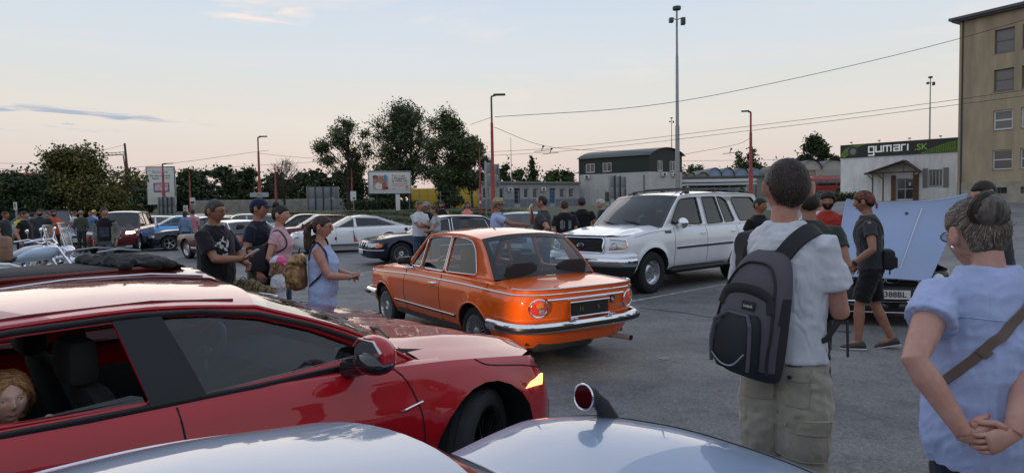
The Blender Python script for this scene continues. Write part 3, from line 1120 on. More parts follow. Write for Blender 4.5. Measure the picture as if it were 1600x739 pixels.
 for sg in(1,-1):
  for pts in([(2.22,0.27),(2.27,0.5),(2.26,0.66),(2.21,0.83),(2.14,0.92)],[(1.21,0.27),(1.2,0.6),(1.18,0.95)],[(0.1,0.6),(0.14,0.8),(0.02,0.98)],[(0.12,0.27),(0.13,0.4)],[(0.12,0.27),(1.2,0.262),(2.22,0.27)],[(2.7,0.842),(2.78,0.8),(3.05,0.745),(3.22,0.7)]):
   P_=smoothpts([(a,b,0)for a,b in pts],14)
   g.tube([c.side(p.x,min(p.y,c.zs(p.x)),sg,0.0008)for p in P_],0.0042,5)
 g.build('panel_gap',M_GAP,r)
 t=MB()
 for sg in(1,-1):
  t.tube([(x,sg*(c.Y(x,z)*0.88),z+0.05*(1-0.88**2.4)+0.003)for x,z in[(1.52,1.268),(1.2,1.298),(0.8,1.297),(0.3,1.272),(-0.2,1.215)]],0.006,6)
 t.build('roof_ditch',paint('red_dark',(0.1,0.004,0.006)),r)
 wheels(r,c,('twin',5,0.17),w=0.225,lod=2,rim_r=0.245,rimmat=M_DKALU,steer=radians(24),track=0.765)
 for sg in(1,-1):
  b=MB()
  cx=Vector((1.93,sg*0.985,1.035))
  b.ball(cx,(0.085,0.115,0.085),20,14)
  for v in b.v:
   if v.x<cx.x-0.035:
    v.x=cx.x-0.035
   if v.z<cx.z-0.055:
    v.z=cx.z-0.055+(v.z-cx.z+0.055)*0.2
  m_=b.build('door_mirror',P,r,ang=30)
  lo=MB()
  lo.ball(cx-Vector((0,0,0.035)),(0.083,0.112,0.055),18,8)
  lo.tube([cx+Vector((-0.01,-sg*0.19,-0.09)),cx+Vector((0,-sg*0.05,-0.06))],[0.05,0.035],10)
  lo.build('mirror_base',M_GLOSSB,m_)
  gg=MB()
  gg.rings([(cx+Vector((-0.038,0,0)),(0,0.095,0),(0,0,0.062)),(cx+Vector((-0.039,0,0)),(0,0.01,0),(0,0,0.01))],16)
  gg.build('mirror_glass',M_CHROME,m_)
  tr=MB()
  tr.tube([cx+Vector((-0.036,-sg*0.1,0.03)),cx+Vector((-0.036,-sg*0.06,0.066)),cx+Vector((-0.036,sg*0.05,0.066)),cx+Vector((-0.036,sg*0.1,0.02))],0.006,6)
  tr.build('mirror_rim',M_ALU,m_)
 for sg in(1,-1):
  c.patch(lambda u,v,o:c.front(sg*u,v,o),[(33,0.6),(66,0.655),(64,0.725),(36,0.675)],'headlight',M_HLENS,r,off=0.006,n=10)
  c.patch(lambda u,v,o:c.front(sg*u,v,o),[(30,0.672),(65,0.728),(62,0.742),(32,0.69)],'lamp_brow',M_GLOSSB,r,off=0.01,n=10)
  c.patch(lambda u,v,o:c.side(u,v,sg,o),[(3.02,0.625),(3.19,0.61),(3.22,0.665),(3.09,0.645)],'side_marker_lamp',M_AMBLIT,r,off=0.005,n=4)
  c.patch(lambda u,v,o:c.front(sg*u,v,o),[(42,0.3),(62,0.32),(60,0.46),(44,0.44)],'bumper_vent',M_PLAST,r,off=0.004,n=6)
  c.line(lambda u,v,o:c.side(u,v,sg,o),[(2.13,0.715),(2.2,0.722),(2.27,0.728)],0.006,'type_badge',M_CHROME,r,off=0.005)
  c.patch(lambda u,v,o:c.rear(sg*u,v,o),[(30,0.85),(75,0.88),(75,0.97),(30,0.93)],'taillight',M_TAIL,r,n=8)
 c.patch(lambda u,v,o:c.front(u,v,o),[(-30,0.36),(30,0.36),(30,0.62),(-30,0.62)],'grille',M_PLAST,r,off=0.004,n=12)
 c.patch(lambda u,v,o:c.front(u,v,o),[(-78,0.165),(78,0.165),(80,0.195),(-80,0.195)],'front_splitter',M_GLOSSB,r,off=0.035,n=24,thick=0.03)
 c.line(lambda u,v,o:c.front(u,v,o),[(-70,0.2),(0,0.2),(70,0.2)],0.006,'splitter_line',M_ALU,r,off=0.036,n=24)
 wv=MB()
 for y0,y1,t1 in((0.55,-0.05,0.2),(-0.05,-0.62,0.16)):
  a=c.WS(0.02,y0/0.8)
  b=c.WS(t1,y1/0.8)
  wv.tube([a+Vector((0.02,0,0.02)),(a+b)/2+Vector((0.02,0,0.035)),b+Vector((0.01,0,0.014))],[0.01,0.009,0.006],6)
 wv.build('wiper',M_PLAST,r)
 c.interior(r,2,mat('near_black_seat',(0.01,0.01,0.011),rough=0.9),xseat=1.18)
 return(r,c)
RH,rhc=red_hatch()
def orange_saloon():
 sp=dict(xf=3.22,xr=-0.98,W=1.59,WB=2.5,R=0.3,z0=0.26,Ra=0.345,df=0.37,dr=0.4,nf=3.2,nr=3.6,shoulder=[(-1.0,0.845),(-0.3,0.865),(0.6,0.885),(1.6,0.885),(2.4,0.865),(3.25,0.8)],fprof=[(0,-0.16),(0.3,-0.05),(0.6,-0.01),(0.85,0.03),(1,0.02)],rprof=[(0,0.14),(0.25,0.05),(0.5,0.02),(0.8,-0.01),(1,-0.03)],prof=[(0,0.86),(0.15,0.93),(0.35,0.975),(0.6,1.0),(0.8,0.995),(0.87,0.975),(0.93,0.955),(1,0.945)],flare=0.016,taper=[(-0.98,0.955),(-0.2,0.99),(1.2,1),(2.5,0.985),(3.2,0.945)],cabin=dict(cowl=1.9,wt=(1.42,1.315),roof=[(1.42,1.315),(1.1,1.345),(0.7,1.352),(0.35,1.335),(0.14,1.305)],rt=(0.14,1.305),cpts=[(-0.06,1.135)],rb=(-0.27,0.895),Yb=0.715,Yr=0.565,plan=0.05,pow=1.1,crown=0.05,ws_bulge=0.13,rs_bulge=0.11,rail_r=0.009,rs_ring=M_TRIM,ws_ring=M_TRIM,rs_lo=0.09,rs_hi=0.87,rs_ins=0.9,windows=[dict(poly=[(1.78,0.925),(1.6,1.09),(1.42,1.27),(1.46,0.92)],r=0.015,trim=M_CHROME,tw=0.006,glass=G_CLEAR),dict(poly=[(1.44,0.92),(1.4,1.275),(1.12,1.305),(0.8,1.312),(0.8,0.915)],r=0.02,trim=M_CHROME,tw=0.007,glass=G_CLEAR),dict(poly=[(0.765,0.915),(0.765,1.312),(0.46,1.302),(0.3,1.275),(0.185,1.18),(0.055,0.925)],r=0.045,trim=M_CHROME,tw=0.006,glass=G_CLEAR)]))
 r=thing('parked_car','orange 1970s two-door saloon seen from behind, chrome trim and round tail lamps','car')
 c=Car(sp)
 P=paint('orange',(0.78,0.115,0.006))
 d=c.shell(r,P,doors=[('doorF',0.78,1.8,0.31,9)],lod=2)
 c.topgrid(r,'bonnet',P,3.22,1.93,lambda x:sinterp([(1.9,0.93),(2.6,0.905),(3.2,0.815)],x),edge=True,lod=2,feat=lambda x,y:0)
 c.topgrid(r,'boot_lid',P,-0.98,-0.29,lambda x:sinterp([(-1.0,0.862),(-0.6,0.905),(-0.27,0.915)],x),edge=True,lod=2)
 c.cabin(r,P,G_CLEAR,lod=2,trim=P)
 wl=[]
 for sg in(1,-1):
  pts=[c.front(sg*a,0.775,0.006)for a in(20,45,65,80)]+[c.side(x,sinterp([(-0.6,0.8),(0.5,0.822),(1.6,0.82),(2.8,0.775)],x),sg,0.006)for x in[2.8-0.2*k for k in range(18)]]+[c.rear(sg*a,0.8,0.006)for a in(80,70,55,40,25,0)]
  MB().tube(pts,[(0.007,0.009)]*len(pts),6).build('waist_trim',M_CHROME,r)
  lo=MB()
  lo.tube([c.side(x,0.44,sg,0.006)for x in[0.42+0.17*k for k in range(11)]],[(0.008,0.016)]*11,6,mi=1)
  lo.tube([c.side(x,0.452,sg,0.014)for x in[0.42+0.17*k for k in range(11)]],[(0.004,0.006)]*11,6)
  lo.build('side_strip',[M_CHROME,M_TRIM],r)
  c.line(lambda u,v,o:c.side(u,v,sg,o),[(0.38,0.3),(1.2,0.295),(2.1,0.3)],0.01,'sill_trim',M_STEEL,r,off=0.002)
  c.line(lambda u,v,o:c.side(u,v,sg,o),[(0.8,0.915),(1.2,0.917),(1.78,0.915)],0.006,'belt_chrome',M_CHROME,r,off=-0.02)
 t=MB()
 t.tube([c.rear(a,0.855,0.004)for a in range(-84,85,6)],0.007,6)
 t.build('boot_edge_trim',M_CHROME,r)
 t=MB()
 t.tube([c.fy(y,0.745,0.01,True)for y in[-0.5+0.1*k for k in range(11)]],[(0.009,0.013)]*11,6)
 t.build('rear_panel_strip',M_CHROME,r)
 def bumper(rear):
  f=c.rear if rear else c.front
  b=MB()
  G=[]
  A=list(range(-90,91,6))
  zz=[(0.425,0.055),(0.43,0.075),(0.475,0.095),(0.515,0.09),(0.535,0.065),(0.53,0.04)]
  for a in A:
   G.append([f(a,0.48,o)+Vector((0,0,z-0.48))for z,o in zz])
  xe=0.3
  for sg in(1,-1):
   e=[[Vector((-0.58+k*0.1 if rear else 2.8+0.0-k*0.08,sg*(c.wid(-0.3,0.48)+o-0.02),z))for z,o in zz]for k in range(3)]
   if sg>0:
    G=G+e
   else:
    G=list(reversed(e))+G
  nseg=len(G)
  b.grid(G)
  o=b.build('bumper',M_CHROME,r,ang=60)
  fixn(o)
  rb=MB()
  rb.tube([f(a,0.475,0.1)for a in A],[(0.012,0.024)]*len(A),6)
  rb.build('bumper_rubber',M_TRIM,o)
  if rear:
   for y in(-0.26,0.22):
    MB().bev(c.xr-0.075,c.xr-0.045,y-0.045,y+0.045,0.535,0.56,0.006).build('plate_lamp',M_CHROME,o)
 bumper(True)
 bumper(False)
 fr=lambda u,v,o:c.fy(u,v,o,rear=True)
 ff=lambda u,v,o:c.fy(u,v,o)
 for sg in(1,-1):
  y=sg*0.585
  c.blob(fr,y,0.675,0.083,0.083,'taillight',M_TAILLIT,r,off=0.022,dome=0.02)
  c.ringon(fr,y,0.675,0.086,0.086,0.01,'lamp_ring',M_CHROME,r,off=0.02)
  c.blob(fr,y+0.0,0.7,0.035,0.03,'indicator_lens',M_AMBER,r,off=0.046,dome=0.004,rings=(1,0.5))
  c.blob(fr,y-0.02,0.64,0.026,0.024,'reversing_lens',M_HLENS,r,off=0.046,dome=0.004,rings=(1,0.5))
  MB().tube([fr(y,0.675,0.045),fr(y,0.675,0.056)],0.014,8).build('lamp_centre',M_CHROME,r)
  c.blob(ff,sg*0.6,0.66,0.085,0.085,'headlight',M_HLENS,r,off=0.012,dome=0.02)
 c.plate(r,True,0.0,0.635,'',w=0.5,h=0.135,dark=True,off=0.028)
 o=MB().tube([(c.xr-0.04,s*0.255,0.635+t*0.072)for s,t in((-1,-1),(1,-1),(1,1),(-1,1))],0.008,6,closed=True).build('plate_frame',M_CHROME,r)
 pc=M_ALU
 for ch_,yy in(('H',0.11),('9',-0.11)):
  text_mesh('plate_text',ch_,0.07,mat('dull_plate_text',(0.12,0.1,0.05),rough=0.6),r,plane_mat((c.xr-0.0395,yy,0.63),(0,-1,0),(0,0,1)),extrude=0.001)
 c.blob(fr,-0.325,0.69,0.04,0.04,'badge',M_TRIM,r,off=0.008,dome=0.004)
 for k in range(4):
  a0=pi/2*k
  col=mat('badge_blue',(0.02,0.12,0.42),rough=0.3)if k%2 else M_PLATE
  pts=[(-0.325,0.69)]+[(-0.325+0.024*cos(a0+pi/2*j/4),0.69+0.024*sin(a0+pi/2*j/4))for j in range(5)]
  meshobj('badge_quarter',[fr(a,b,0.0135)for a,b in pts],[(0,1,2,3,4,5)],col,r,smooth=False)
 text_mesh('model_script','2002 tii',0.052,M_CHROME,r,plane_mat(fr(-0.47,0.615,0.008),(0,-1,0),(0,0,1)),extrude=0.003)
 text_mesh('small_badge','*',0.04,M_CHROME,r,plane_mat(fr(0,0.8,0.004),(0,-1,0),(0,0,1)))
 for z,y in((0.29,-0.48),):
  e=MB()
  e.tube([(-0.35,y+0.1,0.27),(-0.75,y,0.25),(-1.0,y,0.275),(-1.1,y,0.28)],[0.022,0.022,0.028,0.03],12,cap=False)
  e.disc((-1.08,y,0.28),(-1,0,0),0.026,12,mi=1)
  e.build('exhaust_pipe',[M_STEEL,M_GAP],r)
 MB().bev(-0.85,-0.45,-0.2,0.55,0.2,0.34,0.06).build('silencer',M_PLAST,r)
 g=MB()
 for sg in(1,-1):
  for pts in([(0.78,0.31),(0.78,0.6),(0.77,0.88)],[(1.8,0.31),(1.81,0.6),(1.76,0.88)],[(0.78,0.31),(1.3,0.305),(1.8,0.31)],[(-0.25,0.8),(-0.27,0.87)]):
   P_=smoothpts([(a,b,0)for a,b in pts],10)
   g.tube([c.side(p.x,p.y,sg,0.0006)for p in P_],0.0035,5)
 g.build('panel_gap',M_GAP,r)
 c.handle((d.get('doorFL'),d.get('doorFR')),0.93,0.775,M_CHROME,L=0.15)
 for xc in(0,c.WB):
  for sg in(1,-1):
   MB().tube([c.side(xc+0.347*cos(a),max(0.28,0.3+0.347*sin(a)),sg,0.004)for a in[pi*k/20 for k in range(21)]],0.009,6).build('arch_lip',P,r)
 wheels(r,c,('turbine',24),w=0.19,lod=2,rim_r=0.205)
 for sg in(1,-1):
  b=MB()
  b.bev(1.58,1.66,min(sg*0.76,sg*0.94),max(sg*0.76,sg*0.94),0.95,1.05,0.03)
  b.tube([(1.62,sg*0.72,0.91),(1.62,sg*0.8,0.96)],0.014,6)
  m_=b.build('door_mirror',M_TRIM,r)
  MB().tube([(1.6,sg*0.74,0.905),(1.63,sg*0.85,0.9)],0.016,8).build('mirror_foot',M_CHROME,m_)
 c.interior(r,2,M_INT,headrest=False)
 return(r,c)
OS,osc=orange_saloon()
def white_suv():
 sp=dict(xf=3.95,xr=-1.2,W=1.99,WB=3.02,R=0.39,z0=0.4,Ra=0.47,df=0.46,dr=0.45,nf=3.4,nr=4,shoulder=[(-1.2,1.19),(0,1.195),(1.5,1.2),(2.5,1.195),(3.2,1.15),(3.95,1.05)],fprof=[(0,-0.1),(0.3,0.02),(0.42,0.03),(0.5,-0.02),(0.8,-0.05),(1,-0.12)],rprof=[(0,0.1),(0.3,-0.02),(0.5,0.03),(1,0.06)],prof=[(0,0.91),(0.1,0.955),(0.3,0.985),(0.55,1.0),(0.75,0.995),(0.9,0.965),(1,0.925)],flare=0.03,taper=[(-1.2,0.97),(0,1),(3.02,0.985),(3.95,0.94)],cabin=dict(cowl=2.62,wt=(1.92,1.8),apts=[(2.27,1.53)],roof=[(1.92,1.8),(1.4,1.85),(0.6,1.87),(-0.4,1.855),(-1.0,1.82)],rt=(-1.0,1.82),cpts=[(-1.07,1.52)],rb=(-1.18,1.21),Yb=0.925,Yr=0.74,plan=0.05,crown=0.04,ws_bulge=0.2,rs_bulge=0.06,rail_r=0.014,windows=[dict(poly=[(2.36,1.27),(2.0,1.66),(1.88,1.745),(1.36,1.775),(1.36,1.245)],trim=M_TRIM,tw=0.012),dict(poly=[(1.16,1.245),(1.16,1.78),(0.68,1.785),(0.58,1.255)],trim=M_TRIM,tw=0.01),dict(poly=[(0.5,1.255),(0.6,1.785),(0.45,1.78),(0.28,1.7),(0.12,1.27)],trim=M_TRIM,tw=0.008),dict(poly=[(-0.1,1.27),(0.08,1.7),(0.0,1.775),(-0.82,1.765),(-0.98,1.6),(-1.0,1.27)],r=0.06,trim=M_TRIM,tw=0.01)]))
 r=thing('parked_car','large white sport utility with roof rack and chrome mirror, parked behind the orange saloon','car')
 c=Car(sp)
 P=paint('white',(0.78,0.79,0.8))
 d=c.shell(r,P,doors=[('doorF',1.26,2.35,0.46,9),('doorB',0.1,1.26,0.46,9)],lod=2)
 c.topgrid(r,'bonnet',P,3.95,2.68,lambda x:sinterp([(2.6,1.26),(3.2,1.22),(3.7,1.13),(3.95,1.06)],x),edge=True,lod=2,feat=lambda x,y:0.014*exp(-((abs(y)-0.62)/0.08)**2))
 c.topgrid(r,'tailgate',P,-1.2,-1.15,lambda x:1.2,edge=True)
 c.cabin(r,P,G_MID,lod=2,trim=P,side_glass=G_TINT,rear_glass=G_TINT,front_side_glass=G_MID)
 ff=lambda u,v,o:c.fy(u,v,o)
 c.patch(ff,[(-0.5,0.8),(0.5,0.8),(0.5,1.03),(-0.5,1.03)],'grille',M_GAP,r,off=0.018,n=14,thick=0.03)
 gb=MB()
 for k in range(9):
  z=0.815+0.0245*k
  gb.tube([ff(-0.48+0.96*j/14,z,0.026)for j in range(15)],0.0045,5)
 for k in range(29):
  y=-0.48+0.96*k/28
  gb.tube([ff(y,0.81,0.028),ff(y,1.02,0.028)],0.004,4)
 gb.build('grille_mesh',M_TRIM,r)
 fr_=MB()
 pts=[(-0.54,0.83),(-0.5,0.78),(0.5,0.78),(0.54,0.83),(0.53,1.01),(0.48,1.05),(-0.48,1.05),(-0.53,1.01)]
 full=[]
 for i,a in enumerate(pts):
  b=pts[(i+1)%8]
  n=10 if abs(a[0]-b[0])>0.5 else 2
  full+=[(a[0]+(b[0]-a[0])*k/n,a[1]+(b[1]-a[1])*k/n)for k in range(n)]
 fr_.tube([ff(a,b,0.034)for a,b in full],[(0.02,0.026)]*len(full),8,closed=True)
 fr_.build('grille_frame',M_CHROME,r)
 c.blob(ff,0,0.915,0.075,0.032,'oval_badge',mat('badge_navy',(0.03,0.05,0.1),rough=0.3),r,off=0.04,dome=0.01,ex=2)
 c.ringon(ff,0,0.915,0.078,0.034,0.005,'badge_ring',M_CHROME,r,off=0.044)
 for sg in(1,-1):
  f=lambda u,v,o:c.front(sg*u,v,o)
  c.patch(f,[(30,0.82),(66,0.85),(63,1.0),(30,1.02)],'headlight',M_HLENS,r,off=0.012,n=12)
  c.ringon(lambda u,v,o:c.front(sg*u,v,o),40,0.915,6.2,0.055,0.01,'reflector_bowl',M_ALU,r,off=0.016,n=16)
  c.blob(f,40,0.915,4.6,0.04,'lamp_bulb',M_PLATE,r,off=0.018,dome=0.01)
  c.patch(f,[(57,0.86),(67,0.87),(66,0.97),(56,0.98)],'indicator_lens',mat('pale_amber',(0.75,0.5,0.3),rough=0.15,coat=1),r,off=0.016,n=5)
  c.line(f,[(29,0.815),(48,0.83),(67,0.845),(69,0.92),(65,1.005),(48,1.02),(29,1.03)],0.01,'lamp_bezel',M_CHROME,r,off=0.016,n=24)
  c.patch(lambda u,v,o:c.side(u,v,sg,o),[(2.44,1.1),(2.63,1.1),(2.63,1.14),(2.44,1.14)],'fender_badge',M_TRIM,r,off=0.006,n=3)
  c.patch(lambda u,v,o:c.side(u,v,sg,o),[(0.22,0.8),(2.3,0.79),(2.3,0.825),(0.22,0.84)],'side_strip',M_TRIM,r,off=0.012,n=20,nv=1)
  c.line(lambda u,v,o:c.side(u,v,sg,o),[(0.22,0.845),(1.2,0.84),(2.3,0.83)],0.005,'strip_chrome',M_CHROME,r,off=0.014)
  MB().bev(0.5,2.5,min(sg*0.8,sg*1.02),max(sg*0.8,sg*1.02),0.36,0.42,0.03).build('running_board',M_PLAST,r)
  c.patch(lambda u,v,o:c.rear(sg*u,v,o),[(55,0.85),(85,0.85),(85,1.15),(55,1.15)],'taillight',M_TAIL,r,n=6)
  k=MB()
  rz=lambda x:sinterp([(-1,1.82),(0.6,1.87),(1.92,1.8)],x)
  k.tube([(x,sg*0.66,rz(x)+(0.085 if-0.85<x<1.6 else 0.03))for x in(1.72,1.55,1.0,0.4,-0.3,-0.75,-0.95)],0.018,8)
  for x in(1.5,0.5,-0.7):
   k.bev(x-0.06,x+0.06,sg*0.66-0.025,sg*0.66+0.025,rz(x)+0.01,rz(x)+0.09,0.015)
  k.build('roof_rack_rail',M_TRIM,r)
  c.line(lambda u,v,o:c.front(sg*u,v,o),[(0,0.74),(40,0.74),(80,0.74)],0.004,'bumper_seam',M_GAP,r,off=0.002)
 k=MB()
 for x in(1.15,-0.35):
  k.tube([(x,-0.66,1.95),(x,0,1.965),(x,0.66,1.95)],[(0.014,0.022)]*3,8)
 k.build('roof_rack_bar',M_TRIM,r)
 for rear in(0,1):
  f=c.rear if rear else c.front
  A=list(range(-88,89,5))
  b=MB().grid([[f(a,z,o)for z,o in((0.53,0.05),(0.55,0.09),(0.62,0.11),(0.68,0.1),(0.7,0.085))]for a in A])
  o=b.build('bumper',M_CHROME,r,ang=60)
  fixn(o)
  b=MB().grid([[f(a,z,o)for z,o in((0.7,0.09),(0.715,0.1),(0.765,0.075),(0.775,0.0))]for a in A])
  o2=b.build('bumper_cap',P,o,ang=60)
  fixn(o2)
  b=MB().grid([[f(a,z,o)for z,o in((0.36,0.01),(0.42,0.05),(0.535,0.055))]for a in A])
  o2=b.build('bumper_valance',M_PLAST,o,ang=60)
  fixn(o2)
 g=MB()
 for sg in(1,-1):
  for pts in([(1.26,0.46),(1.26,0.8),(1.26,1.19)],[(2.35,0.46),(2.36,0.8),(2.33,1.19)],[(0.1,1.0),(0.1,1.19)],[(0.1,1.0),(0.3,0.8),(0.46,0.46)],[(0.46,0.46),(1.4,0.455),(2.35,0.46)],[(2.4,1.155),(3.0,1.125),(3.5,1.06)]):
   P_=smoothpts([(a,b,0)for a,b in pts],10)
   g.tube([c.side(p.x,p.y,sg,0.0006)for p in P_],0.004,5)
 g.build('panel_gap',M_GAP,r)
 c.handle((d.get('doorFL'),d.get('doorFR')),1.4,1.06,P,L=0.17)
 c.handle((d.get('doorBL'),d.get('doorBR')),0.28,1.06,P,L=0.17)
 c.mirror(r,2.18,1.25,M_CHROME,r=(0.09,0.13,0.11),out=0.17)
 wv=MB()
 for y0,y1,t1 in((0.62,0.0,0.17),(-0.02,-0.6,0.15)):
  a=c.WS(0.02,y0/0.9)
  b=c.WS(t1,y1/0.9)
  wv.tube([a+Vector((0.02,0,0.02)),(a+b)/2+Vector((0.02,0,0.03)),b+Vector((0.01,0,0.012))],[0.012,0.01,0.006],6)
 wv.build('wiper',M_PLAST,r)
 wheels(r,c,('steel',8),w=0.27,lod=2,rim_r=0.225)
 c.interior(r,1,M_INTG)
 return(r,c)
WS_,wsc=white_suv()
def place(root,x,y,yaw,z=0):
 root.location=(x,y,z)
 root.rotation_euler=(0,0,yaw)
place(RH,-2.642,2.008,0.826)
place(OS,0.216,7.251,2.151)
place(WS_,4.279,14.495,-2.436)
hl_=bpy.data.lights.new('headlamp_beam','SPOT')
hl_.energy=55
hl_.spot_size=radians(52)
hl_.spot_blend=0.8
hl_.color=(1,0.72,0.4)
hl_.shadow_soft_size=0.06
hb_=bpy.data.objects.new('headlamp_beam',hl_)
COL.objects.link(hb_)
hp_=Matrix.Translation((-2.642,2.008,0))@Matrix.Rotation(0.826,4,'Z')@Vector((3.62,0.6,0.66))
hb_.location=hp_
hb_.rotation_euler=(Vector((0.45,6.15,0.55))-hp_).to_track_quat('-Z','Y').to_euler()
from mathutils.bvhtree import BVHTree
def remesh(mb,voxel,name,m,parent,wrinkle=0,smooth_it=1,freq=(7,7,3),seed=0,amp_hi=0):
 me=bpy.data.meshes.new(name)
 me.from_pydata([tuple(v)for v in mb.v],[],mb.f)
 o=bpy.data.objects.new(name,me)
 TMP.collection.objects.link(o)
 md=o.modifiers.new('r','REMESH')
 md.mode='VOXEL'
 md.voxel_size=voxel
 if smooth_it:
  sm=o.modifiers.new('s','SMOOTH')
  sm.factor=0.6
  sm.iterations=smooth_it
 dg=TMP.view_layers[0].depsgraph
 TMP.view_layers[0].update()
 me2=bpy.data.meshes.new_from_object(o.evaluated_get(dg))
 TMP.collection.objects.unlink(o)
 COL.objects.link(o)
 o.modifiers.clear()
 o.data=me2
 bpy.data.meshes.remove(me)
 me2.name=name
 me2.materials.clear()
 me2.materials.append(m)
 if wrinkle:
  off=Vector((seed*3.1,seed*1.7,seed))
  ns=[v.normal.copy()for v in me2.vertices]
  for v,n in zip(me2.vertices,ns):
   c=v.co
   q=Vector((c.x*freq[0],c.y*freq[1],c.z*freq[2]))+off
   wq=noise.noise_vector(c*4+off)*0.12
   a=noise.noise(q+wq*6)
   b=noise.noise(Vector((c.x*15+c.z*9,c.y*15-c.z*7,c.z*11))+off+wq*10)
   e=noise.noise(Vector(((c.x+c.y)*13+c.z*16,(c.x-c.y)*6,c.z*8-c.y*12))+off*2+wq*9)
   f=(1-abs(a)*3.0)*0.65+b*0.45+(0.5-abs(e)*2.4)*0.55
   d=wrinkle*f
   v.co=c+n*d
 me2.shade_smooth()
 o.parent=parent
 return o
def solve_ik(sh,tgt,l1,l2,hint):
 sh,tgt,hint=(Vector(sh),Vector(tgt),Vector(hint))
 d=tgt-sh
 D=min(d.length,(l1+l2)*0.998)
 d.normalize()
 a=(l1*l1-l2*l2+D*D)/(2*D)
 hh=sqrt(max(0,l1*l1-a*a))
 p=(hint-d*hint.dot(d)).normalized()
 return(sh+d*a+p*hh,sh+d*D)
def hand_mesh(mb,w,d,n,side,k=1.0,curl=0.35,spread=1.0):
 """w wrist, d direction of the hand, n palm normal; 5 fingers"""
 w=Vector(w)
 d=Vector(d).normalized()
 n=Vector(n)
 n=(n-d*n.dot(d)).normalized()
 s=d.cross(n)*side
 L=0.085*k
 mb.rings([(w-d*0.02*k,s*0.024*k,n*0.019*k),(w+d*0.02*k,s*0.031*k,n*0.016*k),(w+d*0.055*k,s*0.04*k,n*0.014*k),(w+d*L,s*0.04*k,n*0.012*k),(w+d*(L+0.01*k),s*0.034*k,n*0.008*k)],12)
 tips=[]
 for i,(o,ln,c)in enumerate(((0.03,0.068,1.0),(0.0105,0.078,1.05),(-0.01,0.072,1.15),(-0.029,0.056,1.3))):
  p=w+d*(L-0.008*k)+s*o*k
  dd=(d+s*o*2.2*spread).normalized()
  pts=[p]
  ang=0
  nn=n
  for j,f in enumerate((0.45,0.32,0.25)):
   ang+=curl*c*(0.7,1.1,0.8)[j]
   v=dd*cos(ang)+nn*sin(ang)
   pts.append(pts[-1]+v*ln*f*k)
  mb.tube(pts,[0.0092*k,0.0086*k,0.0078*k,0.0058*k],8)
  tips.append((pts[-1],(pts[-1]-pts[-2]).normalized()))
 p=w+d*0.018*k+s*0.026*k
 v=(d*0.62+s*0.7+n*0.3).normalized()
 v2=(d*0.88+s*0.22+n*0.42).normalized()
 pts=[p,p+v*0.036*k,p+v*0.036*k+v2*0.03*k,p+v*0.036*k+v2*0.034*k+(v2+n*0.3).normalized()*0.022*k]
 mb.tube(pts,[0.0145*k,0.0115*k,0.01*k,0.007*k],8)
 tips.append((pts[-1],(pts[-1]-pts[-2]).normalized()))
 return tips
HA,HB,HC=(0.08,0.098,0.118)
def head_pt(a,e,grow=0,hz=None,amt=0,soft=0.02,nz=0,face=True):
 """a azimuth (0 front, + left), e elevation"""
 x,y,z=(HB*cos(e)*cos(a),HA*cos(e)*sin(a),HC*sin(e))
 low=max(0,-z/HC)
 y*=1-0.22*low**1.5
 if x<0:
  x*=1.02
  z+=0.004*(-x/HB)
  x+=0.03*low**1.6*1
 if x>0:
  x*=1-0.1*low
 z+=0.006*cos(e)
 p=Vector((x,y,z))
 nrm=Vector((x/HB**2,y/HA**2,z/HC**2)).normalized()
 if face and x>0:
  g=lambda cy,cz,sy,sz:exp(-((y-cy)/sy)**2-((z-cz)/sz)**2)
  d=0.026*g(0,-0.02,0.012,0.017)+0.014*g(0,0.004,0.01,0.022)+0.004*g(0,0.032,0.045,0.01)-0.01*(g(0.031,0.012,0.017,0.012)+g(-0.031,0.012,0.017,0.012))
  d+=0.007*g(0,-0.058,0.022,0.011)-0.003*g(0,-0.05,0.016,0.004)+0.01*g(0,-0.094,0.02,0.014)+0.004*(g(0.042,-0.018,0.018,0.02)+g(-0.042,-0.018,0.018,0.02))-0.004*g(0,-0.076,0.02,0.007)
  p.x+=d
 if hz is not None:
  zm=hz(abs(a))
  t=max(-1,min(1,(p.z-zm)/soft))
  o=amt*max(0,t)**0.6 if t>0 else-0.012*min(1,-t*2)
  if nz:
   o+=nz*noise.noise(p*45)*max(0,t)
  p=p+nrm*o
 elif grow:
  p=p+nrm*grow
 return p
def head_shell(M,mb,nu=32,nv=22,**kw):
 vs=[M@head_pt(0,-pi/2+0.001,**kw)]
 for j in range(1,nv):
  e=-pi/2+pi*j/nv
  for k in range(nu):
   a=-pi+2*pi*k/nu
   vs.append(M@head_pt(a,e,**kw))
 vs.append(M@head_pt(0,pi/2-0.001,**kw))
 fs=[(0,1+(k+1)%nu,1+k)for k in range(nu)]
 for j in range(nv-2):
  b=1+j*nu
  for k in range(nu):
   fs.append((b+k,b+(k+1)%nu,b+nu+(k+1)%nu,b+nu+k))
 b=1+(nv-2)*nu
 e=len(vs)-1
 fs+=[(b+k,b+(k+1)%nu,e)for k in range(nu)]
 mb.add(vs,fs)
def hl(front=0.062,temple=0.045,side=0.0,back=-0.062,ear=-0.005):
 return lambda a:interp([(0,front),(0.65,front-0.002),(1.05,temple),(1.25,ear),(1.45,side),(1.85,side+0.012),(2.2,back*0.7),(pi,back)],a)
SK_LIGHT,SK_MID,SK_TAN=((0.5,0.275,0.195),(0.4,0.205,0.135),(0.3,0.145,0.09))
def skin(c):
 return mat('skin_%d_%d'%(c[0]*100,c[1]*100),c,rough=0.55,noise_amt=0.1,noise_scale=14,bump=0.0006,bump_scale=90,noise_col=(c[0]*0.86,c[1]*0.74,c[2]*0.72))
